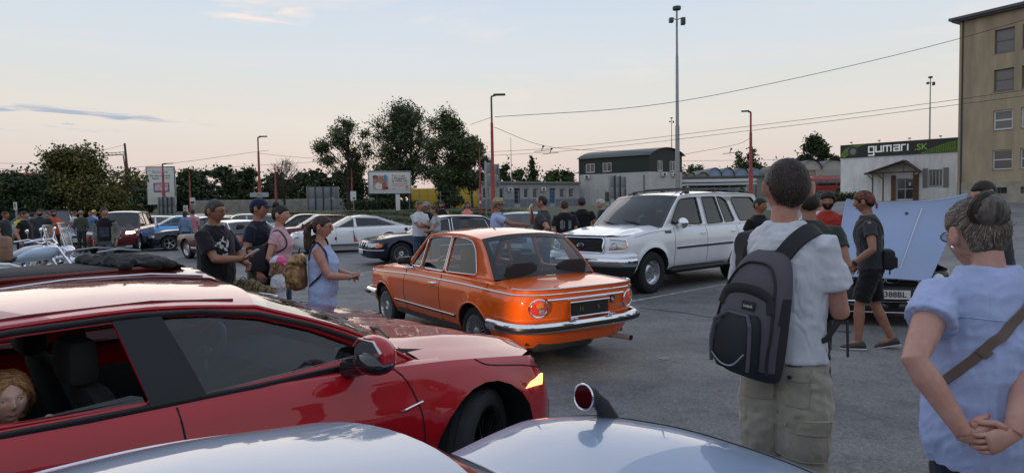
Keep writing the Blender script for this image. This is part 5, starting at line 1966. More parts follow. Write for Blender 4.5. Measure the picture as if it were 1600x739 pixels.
M_LEAFD=leaf_mat('leaves_dark',(0.044,0.066,0.026))
M_LEAFM=leaf_mat('leaves_mid',(0.075,0.1,0.038))
M_LEAFL=leaf_mat('leaves_yellowish',(0.105,0.11,0.03),0.5,(0.06,0.03,0))
M_BARK=mat('bark',(0.055,0.045,0.036),rough=0.9,noise_amt=0.4,noise_scale=5,stretch=(1,1,0.2),bump=0.01,bump_scale=12)
def leaf_mesh(name,blobs,n,size,m,parent,shell=0.55,droop=0,floor=None):
 if size<0.2 and n>1500:
  n=int(n*1.75)
  size*=0.74
 'n leaf quads spread through ellipsoid blobs (centre, radii, weight)'
 w=np.array([b[2]if len(b)>2 else b[1][0]*b[1][1]*b[1][2]for b in blobs])
 w=w/w.sum()
 idx=RNG.choice(len(blobs),n,p=w)
 C=np.array([b[0]for b in blobs])[idx]
 R=np.array([b[1]for b in blobs])[idx]
 d=RNG.normal(size=(n,3))
 d/=np.linalg.norm(d,axis=1,keepdims=True)
 r=(shell+(1-shell)*RNG.random(n))*(0.85+0.3*RNG.random(n))
 r=np.where(RNG.random(n)<0.25,r*RNG.random(n),r)
 P=C+d*R*r[:,None]
 k=max(8,n//26)
 cc=P[RNG.integers(0,n,k)]
 near=RNG.integers(0,k,n)
 sel=RNG.random(n)<0.62
 Pc=cc[near]
 same=np.linalg.norm(Pc-P,axis=1)<R.max(axis=1)*2.2
 Pq=Pc+RNG.normal(size=(n,3))*size*2.0
 P=np.where((sel&same)[:,None],Pq,P)
 if floor is not None:
  P[:,2]=np.maximum(P[:,2],floor+RNG.random(n)*0.3)
 u=RNG.normal(size=(n,3))
 u/=np.linalg.norm(u,axis=1,keepdims=True)
 v=np.cross(u,RNG.normal(size=(n,3)))
 v/=np.linalg.norm(v,axis=1,keepdims=True)
 s=(size*(0.6+0.8*RNG.random(n)))[:,None]
 V=np.stack([P-u*s,P-v*s*0.55,P+u*s,P+v*s*0.55],1).reshape(-1,3).astype(np.float32)
 me=bpy.data.meshes.new(name)
 me.vertices.add(4*n)
 me.vertices.foreach_set('co',V.ravel())
 me.loops.add(4*n)
 me.loops.foreach_set('vertex_index',np.arange(4*n,dtype=np.int32))
 me.polygons.add(n)
 me.polygons.foreach_set('loop_start',np.arange(0,4*n,4,dtype=np.int32))
 me.update(calc_edges=True)
 me.materials.append(m)
 return link(bpy.data.objects.new(name,me),parent)
def tree(label,px,Y,ytop,wpx,kind='round',m=None,n=4000,leaf=0.16,group='trees beyond the car park',seed=1,crown0=0.25,name='deciduous_tree',sparse=False,nb=12,base=None,twigs=0,trunks=1):
 """tree whose top is seen at height ytop in the photo; wpx crown width there"""
 rnd=random.Random(seed)
 b=at(px,330,Y)
 zb=tz(b.x,Y)if base is None else base
 H=at(px,ytop,Y).z-zb
 Rr=wpx/1000*Y/2
 r=thing(name,label,'tree',(b.x,Y,zb),0,group)
 T=MB()
 blobs=[]
 z0=H*crown0
 tops=[]
 for tk in range(trunks):
  dx=0 if trunks==1 else(tk-(trunks-1)/2)*Rr*0.5
  path=smoothpts([(dx*0.2,0,0),(dx*0.5+rnd.uniform(-0.03,0.03)*H,rnd.uniform(-0.02,0.02)*H,H*0.35),(dx+rnd.uniform(-0.05,0.05)*H,0,H*0.65),(dx*1.1,0,H*0.92)],12)
  T.tube(path,[H*0.022*(1-i/len(path)*0.85)/sqrt(trunks)for i in range(len(path))],7)
  tops.append(path)
 for k in range(nb):
  if kind=='poplar':
   t=(k+0.5)/nb
   c=Vector((rnd.uniform(-0.12,0.12)*Rr,rnd.uniform(-0.2,0.2)*Rr,z0+(H*0.97-z0)*t))
   w=Rr*(1-0.75*t**1.8)*(0.75+0.3*rnd.random())
   rad=(w,w,(H-z0)/nb*1.0)
  else:
   a=rnd.uniform(0,2*pi)
   t=(k+0.5)/nb
   e=sin(pi*min(1,t*0.82+0.14))**0.7
   q=rnd.uniform(0.2,0.92)*e
   c=Vector((cos(a)*Rr*q,sin(a)*Rr*q*0.8,z0+(H-z0)*(0.08+0.8*t)))
   w=Rr*(rnd.uniform(0.2,0.38)if not sparse else rnd.uniform(0.12,0.26))
   rad=(w,w,w*rnd.uniform(0.5,0.9))
  blobs.append((tuple(c),rad))
  path=tops[k%trunks]
  j=max(1,min(len(path)-2,int(len(path)*max(0.2,c.z/H-0.22))))
  s0=path[j]
  mid=(s0+c)/2+Vector((rnd.uniform(-0.1,0.1)*Rr,rnd.uniform(-0.1,0.1)*Rr,-0.06*H*rnd.random()))
  lp=smoothpts([s0,mid,c],6)
  T.tube(lp,[H*0.008*(1-i/len(lp)*0.8)for i in range(len(lp))],5,cap=False)
  for q in range(twigs):
   e=c+Vector((rnd.uniform(-1,1)*rad[0],rnd.uniform(-1,1)*rad[1],rnd.uniform(-0.6,1)*rad[2]))
   s1=lp[rnd.randint(len(lp)//2,len(lp)-1)]
   mm=(s1+e)/2+Vector((rnd.uniform(-0.1,0.1),0,rnd.uniform(-0.1,0.15)))*rad[0]
   T.tube([s1,mm,e],[H*0.0028,H*0.002,H*0.0009],4,cap=False)
 T.build('trunk',M_BARK,r)
 if n:
  leaf_mesh('crown',[(b_[0],tuple((q*(1.55 if sparse else 1.15)for q in b_[1])))for b_ in blobs],int(n*(1.25 if sparse else 1)),leaf,m or M_LEAFM,r,shell=0.05 if sparse else 0.4)
 return r
tree('broad bushy tree with yellowing leaves beside the catenary mast, tallest on the left',130,44,228,165,m=M_LEAFL,n=15000,leaf=0.15,seed=31,crown0=0.08,nb=46,group=None)
tree('dark green bushy tree at the left edge, in front of the red roof',20,40,268,110,m=M_LEAFD,n=9000,leaf=0.14,seed=4,crown0=0.05,nb=22)
tree('round dark shrubby tree between the left edge and the yellowing tree',62,42,262,60,m=M_LEAFD,n=5000,leaf=0.14,seed=5,crown0=0.05,nb=16)
tree('olive green lower tree left of the small grey board back',185,50,285,70,m=M_LEAFM,n=6000,leaf=0.15,seed=6,crown0=0.08,nb=18)
belt=[(225,282,60),(290,268,70),(318,261,60),(352,258,55),(385,262,60),(425,272,60),(468,268,60),(498,262,55),(528,272,60),(600,262,90),(730,262,70)]
for i,(px,yt,w)in enumerate(belt):
 tree('dark green tree behind the concrete wall, %s'%['left of the tall white billboard','just right of the tall white billboard','behind the left end of the wall','rounded crown left of the red lamp post','behind the red lamp post','behind the bare tree','right of the bare tree','above the grey board back','left of the sparse tall tree','low crown behind the wide billboard','low crown behind the yellow trailer'][i],px,96+i%3*6,yt,w,m=M_LEAFD,n=4200,leaf=0.3,seed=20+i,crown0=0.02,nb=16,group='belt of trees behind the wall')
sub=tree('bare grey leafless tree beside the red lamp post in front of the wall',445,70,242,85,n=0,seed=9,crown0=0.3,nb=26,twigs=16,group=None,name='bare_tree')
tree('tall sparse tree with thin foliage left of the wide billboard',545,68,178,110,m=M_LEAFM,n=4600,leaf=0.15,seed=12,crown0=0.3,nb=26,sparse=True,twigs=9,group=None)
tree('dense dark conical tree standing against the concrete wall by the billboard',556,74,248,40,kind='poplar',m=M_LEAFD,n=5000,leaf=0.17,seed=13,crown0=0.04,nb=9,group=None)
tree('tallest airy tree behind the wide billboard',636,66,156,150,m=M_LEAFM,n=9000,leaf=0.15,seed=15,crown0=0.28,nb=64,sparse=True,twigs=7,trunks=2,group=None)
tree('tall dense tree in front of the yellow trailer, left of the big red lamp post',703,62,168,112,m=M_LEAFM,n=11000,leaf=0.15,seed=17,crown0=0.16,nb=56,sparse=True,twigs=5,group=None)
tree('drooping lower tree leaning against the tall dense tree',738,66,205,66,m=M_LEAFM,n=5500,leaf=0.15,seed=18,crown0=0.2,nb=30,sparse=True,twigs=3,group=None)
tree('low leafy bush hanging over the yellow trailer',700,60,285,60,m=M_LEAFD,n=4000,leaf=0.12,seed=19,crown0=0.02,nb=14,group=None)
for i,(px,yt,w,k,lab)in enumerate([(790,252,30,'round','small far tree beside the thin mast above the grey building'),(812,262,26,'round','low far tree above the grey building roof'),(833,245,18,'poplar','far columnar poplar above the grey building'),(862,264,40,'round','far rounded tree left of the green-roofed building'),(890,262,34,'round','far tree touching the left end of the green-roofed building'),(1085,257,44,'round','far tree right of the tall floodlight mast'),(1125,262,46,'round','low far tree above the blue arched roofs'),(1156,237,22,'poplar','far columnar poplar left of the thin red lamp post'),(1174,231,22,'poplar','far columnar poplar behind the thin red lamp post'),(1190,250,26,'round','far tree right of the pair of poplars'),(1232,252,40,'round','far low tree left of the round oak')]):
 tree(lab,px,165,yt,w*1.25,kind=k,m=M_LEAFM if i%2 else M_LEAFD,n=2200,leaf=0.4,seed=40+i,crown0=0.05,nb=9,group='far trees',name='poplar_tree' if k=='poplar' else 'deciduous_tree')
tree('big round dark oak left of the shop building',1272,150,213,68,m=M_LEAFD,n=7500,leaf=0.34,seed=60,crown0=0.25,nb=24,group=None,name='oak_tree')
def hedge(label,pts,h,m,n,leaf=0.13,wd=0.5):
 b=[]
 for px,Y in pts:
  p=at(px,330,Y)
  b.append(((p.x,Y,tz(p.x,Y)+h*0.5),(1.6,wd,h*0.6)))
 return tag(leaf_mesh('hedge',b,n,leaf,m,None,shell=0.3),label,'hedge')
hedge('low green hedge in front of the red bus',[(1240+12*k,64)for k in range(8)],0.9,M_LEAFM,3500)
hedge('dark weedy bushes at the foot of the concrete wall',[(560+11*k,62)for k in range(8)],0.9,M_LEAFD,3000)
gt=[]
for k in range(40):
 p=at(430+9*k,330,44+k*7%11)
 gt.append(((p.x,p.y,tz(p.x,p.y)+0.03),(2.2,1.5,0.08)))
o=leaf_mesh('grass',gt,14000,0.07,leaf_mat('grass_blades',(0.06,0.075,0.028)),None,shell=0.2)
o['kind']='stuff'
tb=[]
for k in range(34):
 a=pi+pi*1.15*(k/33-0.5)+pi*0.5-pi*0.5
 x_,y_=(46*sin(a),46*cos(a)-4)
 tb.append(((x_,y_,3.2+1.2*sin(k*1.7)),(3.6,3.6,3.4+1.1*sin(k*2.3))))
o=leaf_mesh('distant_woodland',tb,9000,0.55,M_LEAFD,None,shell=0.2)
o['kind']='stuff'
M_CONC=mat('weathered_concrete',(0.27,0.25,0.22),rough=0.9,noise_amt=0.3,noise_scale=1.4,bump=0.004,bump_scale=20)
def wallpanels():
 a=at(300,330,80)
 b=at(585,330,84)
 r=thing('concrete_wall','long low beige concrete panel wall below the dark trees','wall',(a.x,80,tz(0,80)),atan2(b.y-a.y,b.x-a.x))
 L_=(b-a).length
 n=12
 w=L_/n
 m0=MB().bev(0.02,w-0.02,-0.06,0.06,0,1.5,0.02)
 me=None
 for k in range(n):
  if me is None:
   o=m0.build('panel',M_CONC,r,ang=30)
   me=o
  else:
   o=bpy.data.objects.new('panel',me.data)
   link(o,r)
  o.location=(k*w,0.015 if k%2 else 0,0.02 if k%3 else 0)
 for k in range(n+1):
  o=MB().bev(k*w-0.06,k*w+0.06,-0.1,0.1,-0.1,1.42,0.02).build('post',M_CONC,r)
wallpanels()
M_RED=mat('red_post_paint',(0.3,0.035,0.03),rough=0.5,noise_amt=0.3,noise_scale=3)
M_GREYP=mat('dark_lamp_grey',(0.05,0.055,0.06),rough=0.5)
def lamp_post(px,Y,ytop,label,r0=0.13,arm=1.0,yaw=0,m=None,ring=True,stickers=0):
 b=at(px,330,Y)
 zb=tz(b.x,Y)
 H=at(px,ytop,Y).z-zb
 r=thing('street_lamp',label,'street lamp',(b.x,Y,zb),yaw)
 mm=m or M_RED
 MB().lathe([(r0*1.25,0),(r0*1.25,H*0.12),(r0*1.05,H*0.125),(r0*0.95,H*0.45),(r0*0.72,H*0.46),(r0*0.62,H*0.8),(r0*0.45,H*0.81),(r0*0.42,H*0.985)],n=14).build('pole',mm,r)
 if arm:
  MB().tube([(0,0,H*0.975),(0,0,H*0.99),(arm*0.35,0,H)],[r0*0.42,r0*0.42,r0*0.35],8).build('arm',M_GREYP,r)
  MB().bev(arm*0.15,arm*1.05,-0.12,0.12,H-0.03,H+0.07,0.03).build('lamp_head',M_GREYP,r)
 if ring:
  MB().lathe([(r0*1.3,H*0.125),(r0*1.3,H*0.135)],n=14).build('collar',M_STEEL,r)
 for k in range(stickers):
  z=0.9+0.55*k
  MB().box(-0.1-0.01*k,0.06,-r0*1.35,-r0*1.28,z,z+0.22).build('sticker',[M_PLATE,mat('sticker_pink',(0.6,0.2,0.25))][k%2],r,smooth=False)
 return(r,H)
lamp_post(771,36,149,'thick red street lamp post rising in the middle of the picture',r0=0.125,arm=0.75)
lamp_post(407,55,214,'red street lamp post beside the bare tree',r0=0.14,arm=0.75,yaw=0)
lamp_post(432,58,255,'short twin red post just right of the red lamp by the bare tree',r0=0.1,arm=0)
lamp_post(1173,45,174,'slim red street lamp post behind the white sport utility',r0=0.15,arm=0.6,yaw=pi*0.9,stickers=3)
lamp_post(257,82,256,'red street lamp post in front of the tall white billboard',r0=0.22,arm=1.3)
lamp_post(298,92,268,'thin distant red post above the left end of the wall',r0=0.15,arm=0)
lamp_post(551,66,262,'thin red post with a white notice in front of the sparse tree',r0=0.12,arm=0,stickers=1)
lamp_post(751,50,229,'thin red post with stickers left of the thick red lamp post',r0=0.09,arm=0,stickers=2)
def mast(px,Y,ytop,label,r0,heads=True):
 b=at(px,330,Y)
 zb=tz(b.x,Y)
 H=at(px,ytop,Y).z-zb
 r=thing('floodlight_mast',label,'light mast',(b.x,Y,zb))
 MB().lathe([(r0,0),(r0*0.9,H*0.4),(r0*0.72,H*0.41),(r0*0.6,H*0.75),(r0*0.5,H*0.76),(r0*0.42,H*0.985)],n=14).build('pole',M_STEEL,r)
 if heads:
  k=r0/0.2
  MB().lathe([(0.001,H),(0.34*k,H),(0.36*k,H-0.08*k),(0.34*k,H-0.26*k),(0.2*k,H-0.3*k)],n=18).build('lamp_head',M_GREYP,r)
  for sx in(-1,1):
   a=MB()
   a.tube([(0,0,H-1.1*k),(sx*0.45*k,-0.1,H-0.95*k)],0.035*k,6)
   a.build('bracket',M_STEEL,r)
   f=MB()
   f.bev(sx*0.5*k-0.18*k,sx*0.5*k+0.18*k,-0.3*k,0.1,H-1.55*k if sx>0 else H-1.35*k,H-0.95*k,0.05)
   f.build('floodlight',M_GREYP,r)
 return r
mast(1059,55,11,'very tall grey steel floodlight mast with lamp heads on top',0.2)
mast(1451,90,120,'tall thin grey floodlight mast above the shop sign',0.16)
mast(1050,128,184,'distant thin floodlight mast left of the tall mast',0.14)
mast(800,150,214,'distant thin mast above the grey building',0.12,heads=False)
def catenary_mast():
 b=at(205,330,60)
 zb=tz(0,60)
 H=at(202,224,60).z-zb
 r=thing('catenary_mast','dark leaning catenary mast with a long boom over the yellowing tree','catenary mast',(b.x,60,zb))
 T=MB()
 T.tube([(0,0,0),(-0.32,0,H)],[0.16,0.09],8)
 T.build('pole',mat('dark_steel',(0.05,0.045,0.045),rough=0.6,noise_amt=0.3),r)
 T=MB()
 T.tube([(0.1,0,0),(-0.5,0,H*0.83)],0.06,6)
 T.build('stay_pole',M_RED,r)
 T=MB()
 z=H*0.845
 T.tube([(-0.3,0,z),(-5.6,0,z-0.25)],0.05,6)
 T.tube([(-0.3,0,z+0.22),(-5.6,0,z-0.05)],0.03,5)
 for k in range(14):
  x=-0.3-0.38*k
  T.tube([(x,0,z-0.02*k),(x-0.19,0,z+0.2-0.02*k)],0.02,4)
 T.tube([(-0.33,0,H*0.98),(-4.4,0,z-0.1)],0.012,4)
 T.tube([(-2.2,0,z-0.1),(-2.2,0,z-0.7)],0.025,4)
 T.build('boom',M_GREYP,r)
 MB().box(-0.55,0.15,-0.2,-0.17,1.9,3.6).build('advert_panel',mat('pink_advert',(0.55,0.3,0.34),rough=0.5,noise_amt=0.4,noise_scale=3),r,smooth=False)
catenary_mast()
def board_back(px0,px1,y0,y1,Y,label,n=4,tilt=0,legs=True):
 """rear side of a hoarding: steel sheets and struts"""
 a,b=(at(px0,y1,Y),at(px1,y1,Y+tilt))
 top=at((px0+px1)/2,y0,Y+tilt/2).z
 bot=a.z
 zb=tz(a.x,Y)
 r=thing('hoarding_back',label,'hoarding',(a.x,Y,zb),atan2(b.y-a.y,b.x-a.x))
 L_=(b-a).length
 z0,z1=(bot-zb,top-zb)
 m=mat('grey_sheet',(0.22,0.24,0.26),rough=0.55,metal=0.3,noise_amt=0.2,noise_scale=1.2)
 for k in range(n):
  for h in range(2):
   MB().bev(L_*k/n+0.02,L_*(k+1)/n-0.02,0.01*((k+h)%2),0.05+0.01*((k+h)%2),z0+(z1-z0)*h/2+0.01,z0+(z1-z0)*(h+1)/2-0.01,0.008).build('sheet',m,r)
 for k in range(n+1):
  MB().bev(L_*k/n-0.04,L_*k/n+0.04,-0.12,0.0,(0 if legs else z0)-0.2,z1+0.05,0.015).build('strut',M_STEEL if k in(0,n)else M_GREYP,r)
 return r
board_back(481,530,292,329,70,'grey steel back of a hoarding in front of the concrete wall')
board_back(249,276,308,341,58,'grey steel hoarding back below the tall white billboard',n=4)
board_back(168,203,314,335,56,'small grey steel hoarding back right of the yellowing tree',n=4)
board_back(952,977,275,311,62,'grey steel hoarding back in front of the green-roofed building',n=3,tilt=3)
board_back(758,778,255,290,46,'raised grey steel hoarding back behind the thick red lamp post',n=2,tilt=3)
M_BBW=mat('billboard_white',(0.6,0.6,0.57),rough=0.5,noise_amt=0.05)
M_BBI=mat('billboard_ink',(0.05,0.05,0.06),rough=0.5)
M_BBR=mat('billboard_orange',(0.7,0.16,0.05),rough=0.5)
M_SKINP=mat('print_skin',(0.45,0.22,0.14),rough=0.5,noise_amt=0.4,noise_scale=6)
def tall_board():
 Y=90
 a,b=(at(231,330,Y),at(275,330,Y))
 zb=tz(a.x,Y)
 L_=b.x-a.x
 z1=at(250,261,Y).z-zb
 z0=at(250,320,Y).z-zb
 r=thing('billboard','tall white advertising billboard with a small picture, on the left','billboard',(a.x,Y,zb))
 MB().bev(0,L_,0,0.3,z0,z1,0.03).build('panel',M_BBW,r)
 f=MB()
 for p,q in(((0,z0),(L_,z0)),((L_,z0),(L_,z1)),((L_,z1),(0,z1)),((0,z1),(0,z0))):
  f.tube([(p[0],0,p[1]),(q[0],0,q[1])],0.06,6)
 f.build('frame',M_GREYP,r)
 MB().bev(L_*0.3,L_*0.4,0.3,0.5,-0.3,z0+1,0.02).build('leg',M_STEEL,r)
 MB().bev(L_*0.6,L_*0.7,0.3,0.5,-0.3,z0+1,0.02).build('leg',M_STEEL,r)
 for k,(t,y_,s_,m)in enumerate([('Nie je to len reklama',0.86,0.26,M_BBI),('Ale vašu pozornosť',0.77,0.36,M_BBI),('budete',0.7,0.36,M_BBI),('MAŤ',0.7,0.36,mat('print_green',(0.12,0.45,0.05)))]):
  text_mesh('advert_text',t,s_,m,r,plane_mat((L_*(0.5 if k<2 else 0.33 if k==2 else 0.75),-0.035,z0+(z1-z0)*y_),(1,0,0),(0,0,1)),extrude=0.003)
 MB().box(L_*0.24,L_*0.8,-0.02,-0.005,z0+(z1-z0)*0.33,z0+(z1-z0)*0.58).build('advert_picture',mat('print_blue',(0.12,0.14,0.3),rough=0.4,noise_amt=0.5,noise_scale=2),r,smooth=False)
 MB().box(L_*0.29,L_*0.76,-0.035,-0.025,z0+(z1-z0)*0.37,z0+(z1-z0)*0.55).build('picture_inset',mat('print_pale',(0.55,0.48,0.5),rough=0.4,noise_amt=0.6,noise_scale=2.5,noise_col=(0.4,0.12,0.12)),r,smooth=False)
 for k in range(3):
  MB().box(L_*0.14,L_*0.55,-0.02,-0.005,z0+(z1-z0)*(0.07+0.05*k),z0+(z1-z0)*(0.09+0.05*k)).build('advert_small_print',mat('print_grey',(0.4,0.4,0.36)),r,smooth=False)
tall_board()
def wide_board():
 Y=55
 a,b=(at(577,330,Y),at(643,330,Y+1.5))
 zb=tz(a.x,Y)
 L_=(b-a).length
 z1=at(610,267,Y).z-zb
 z0=at(610,302,Y).z-zb
 H=z1-z0
 r=thing('billboard','wide white billboard with two people and an orange square, on one pole','billboard',(a.x,Y,zb),atan2(b.y-a.y,b.x-a.x))
 MB().bev(0,L_,0,0.25,z0,z1,0.03).build('panel',M_BBW,r)
 f=MB()
 for p,q in(((0,z0),(L_,z0)),((L_,z0),(L_,z1)),((L_,z1),(0,z1)),((0,z1),(0,z0))):
  f.tube([(p[0],-0.01,p[1]),(q[0],-0.01,q[1])],0.045,6)
 f.build('frame',M_STEEL,r)
 MB().bev(L_*0.64,L_*0.73,0.02,0.25,-0.5,z0+0.02,0.02).build('pole',M_BBW,r)
 def pr(nm,x0,x1,y0,y1,m,e=0):
  MB().box(L_*x0,L_*x1,-0.012-e,-0.004,z0+H*y0,z0+H*y1).build(nm,m,r,smooth=False)
 pr('advert_picture',0.1,0.46,0.16,0.8,mat('print_warm',(0.45,0.36,0.32),rough=0.5,noise_amt=0.5,noise_scale=3))
 pr('advert_picture',0.36,0.42,0.3,0.84,mat('print_teal',(0.05,0.25,0.4)),0.004)
 for cx,cy,rx,ry,m in((0.17,0.62,0.06,0.17,M_SKINP),(0.28,0.62,0.07,0.18,M_SKINP),(0.16,0.74,0.06,0.08,M_BBI),(0.24,0.34,0.09,0.17,M_BBW),(0.36,0.34,0.05,0.2,mat('print_red',(0.45,0.08,0.06))),(0.41,0.24,0.05,0.05,M_BBI)):
  vs=[(L_*(cx+rx*cos(k*pi/8)),-0.024,z0+H*(cy+ry*sin(k*pi/8)))for k in range(16)]
  meshobj('advert_figure',vs,[tuple(range(16))],m,r,smooth=False)
 for t,x,y_,s_,m in(('Prvý mobil',0.55,0.8,0.27,M_BBR),('s Paušálom',0.55,0.68,0.29,M_BBI),('je veľká vec',0.55,0.57,0.29,M_BBI),('Vyberte si svoj telefón',0.55,0.44,0.15,M_BBR),('a k nemu internet',0.55,0.36,0.15,M_BBR),('www',0.55,0.2,0.13,M_BBI)):
  text_mesh('advert_text',t,s_,m,r,plane_mat((L_*x,-0.02,z0+H*y_),(1,0,0),(0,0,1)),extrude=0.003,align='LEFT')
 pr('orange_square',0.87,0.935,0.24,0.36,M_BBR)
 text_mesh('advert_text','orange',0.11,M_BBI,r,plane_mat((L_*0.9,-0.02,z0+H*0.17),(1,0,0),(0,0,1)),extrude=0.003)
wide_board()
def road_sign(px,Y,y0,y1,wpx,label,mark=None,txt=None,bg=None,pole=True):
 c=at(px,(y0+y1)/2,Y)
 zb=tz(c.x,Y)
 w=wpx/1000*Y
 z1=at(px,y0,Y).z-zb
 z0=at(px,y1,Y).z-zb
 r=thing('road_sign',label,'sign',(c.x,Y,zb))
 if pole:
  MB().tube([(0,0.04,-0.2),(0,0.04,z1)],0.035,8).build('post',M_STEEL,r)
 MB().bev(-w/2,w/2,-0.02,0.015,z0,z1,0.01).build('plate',bg or M_PLATE,r,smooth=False)
 if mark:
  MB().prism([(q[0]*w,-0.028,z0+(z1-z0)*q[1])for q in mark],(0,0.006,0)).build('arrow',M_INK,r,smooth=False)
 if txt:
  text_mesh('sign_text',txt,(z1-z0)*0.6,M_INK,r,plane_mat((0,-0.026,(z0+z1)/2),(1,0,0),(0,0,1)),extrude=0.002)
 return r
road_sign(24,27,316,328,5,'small white sign with a black arrow by the left bushes',mark=[(-0.12,0.2),(0.12,0.2),(0.12,0.55),(0.3,0.55),(0,0.9),(-0.3,0.55),(-0.12,0.55)])
road_sign(301,52,309,320,8,'small white and blue sign on the distant post left of the wall',mark=[(-0.35,0.15),(0.35,0.15),(0.35,0.45),(-0.35,0.45)])
road_sign(290,54,321,332,7,'white parking sign with black letter below the small blue sign',txt='P')
road_sign(552,54,299,313,9,'white notice on the thin red post before the sparse tree',mark=[(-0.1,0.15),(0.35,0.15),(0.35,0.3),(-0.1,0.3)])
road_sign(405,54,301,308,29,'wide pale street name board across the red lamp post',bg=mat('sign_pale',(0.35,0.38,0.38)),txt='ulica')
road_sign(620,40,316,322,3,'tiny white tag on the billboard pole')if False else None
M_WIRE=mat('wire_black',(0.03,0.03,0.035),rough=0.6)
def wire(label,pts,r=0.018,sag=0.0,grp='overhead wires'):
 P=[at(*p)for p in pts]
 P=smoothpts(P,24)if len(P)>2 else[P[0]+(P[1]-P[0])*k/16+Vector((0,0,-sag*4*(k/16)*(1-k/16)))for k in range(17)]
 o=MB().tube(P,r,5).build('overhead_wire',M_WIRE)
 tag(o,label,'wire',grp)
wire('highest wire rising right from the thick red lamp post',[(773,183,36),(1000,167,36),(1200,132,36),(1495,62,36),(1800,-30,36)],0.016)
wire('upper one of the pair of trolley wires crossing right',[(560,246,70),(860,232,60),(1200,194,50),(1495,156,44),(1800,112,40)],0.017)
wire('lower one of the pair of trolley wires crossing right',[(560,250,70),(860,238,60),(1200,201,50),(1495,164,44),(1800,124,40)],0.017)
wire('short stay wire left of the thick red lamp post',[(770,183,36),(735,195,38)],0.012)
wire('span wire from the thick red post to the trolley fittings',[(772,199,36),(842,226,44),(905,234,50),(1050,240,55)],0.014)
wire('span wire left from the slim red post with fittings',[(1171,217,45),(1146,227,48),(1060,243,52)],0.014)
wire('low faint wire left of the yellowing tree',[(-60,254,80),(80,257,80),(205,262,80),(420,235,80)],0.02)
wire('lower faint wire across the left trees',[(-60,262,80),(205,268,80),(550,250,80)],0.018)
wire('wire above the bare tree',[(405,240,58),(480,247,62),(560,249,66)],0.014)
wire('faint wire above the arched roofs',[(1060,252,90),(1300,247,90),(1495,225,80)],0.02)
def fitting(px,py,Y,label):
 c=at(px,py,Y)
 r=thing('trolley_fitting',label,'wire fitting',c)
 MB().tube([(-0.5,0,-0.35),(0.6,0,-0.25)],0.022,5).build('bar',M_GREYP,r)
 MB().tube([(0,0,-0.3),(0.12,0,0.02)],0.03,6).build('hanger',M_GREYP,r)
 MB().ball((0.12,0,0.0),0.08,8,6).build('insulator',M_GREYP,r)
fitting(846,229,44,'left trolley wire fitting hanging from the span wire')
fitting(859,233,44,'right trolley wire fitting hanging from the span wire')
fitting(1140,233,47,'trolley wire fitting left of the slim red post')
def facade(mb,o,ux,L_,z0,z1,holes,depth=0.18,mi=0,n=None):
 """wall rectangle from o along ux with rectangular openings (u0,u1,z0,z1); reveals go inwards"""
 ux=Vector(ux).normalized()
 o=Vector(o)
 nrm=n or Vector((ux.y,-ux.x,0))
 us=sorted({0,L_,*[h[0]for h in holes],*[h[1]for h in holes]})
 zs=sorted({z0,z1,*[h[2]for h in holes],*[h[3]for h in holes]})
 us=[u for u in us if 0<=u<=L_]
 P=lambda u,z,d=0:o+ux*u+Vector((0,0,z))-nrm*d
 for a,b in zip(us,us[1:]):
  for c,d in zip(zs,zs[1:]):
   if any((h[0]-1e-06<=a and b<=h[1]+1e-06 and(h[2]-1e-06<=c)and(d<=h[3]+1e-06)for h in holes)):
    continue
   mb.add([P(a,c),P(b,c),P(b,d),P(a,d)],[(0,1,2,3)],mi)
 for h in holes:
  q=[(h[0],h[2]),(h[1],h[2]),(h[1],h[3]),(h[0],h[3])]
  mb.add([P(*p)for p in q]+[P(*p,depth)for p in q],[(k,(k+1)%4,4+(k+1)%4,4+k)for k in range(4)],mi)
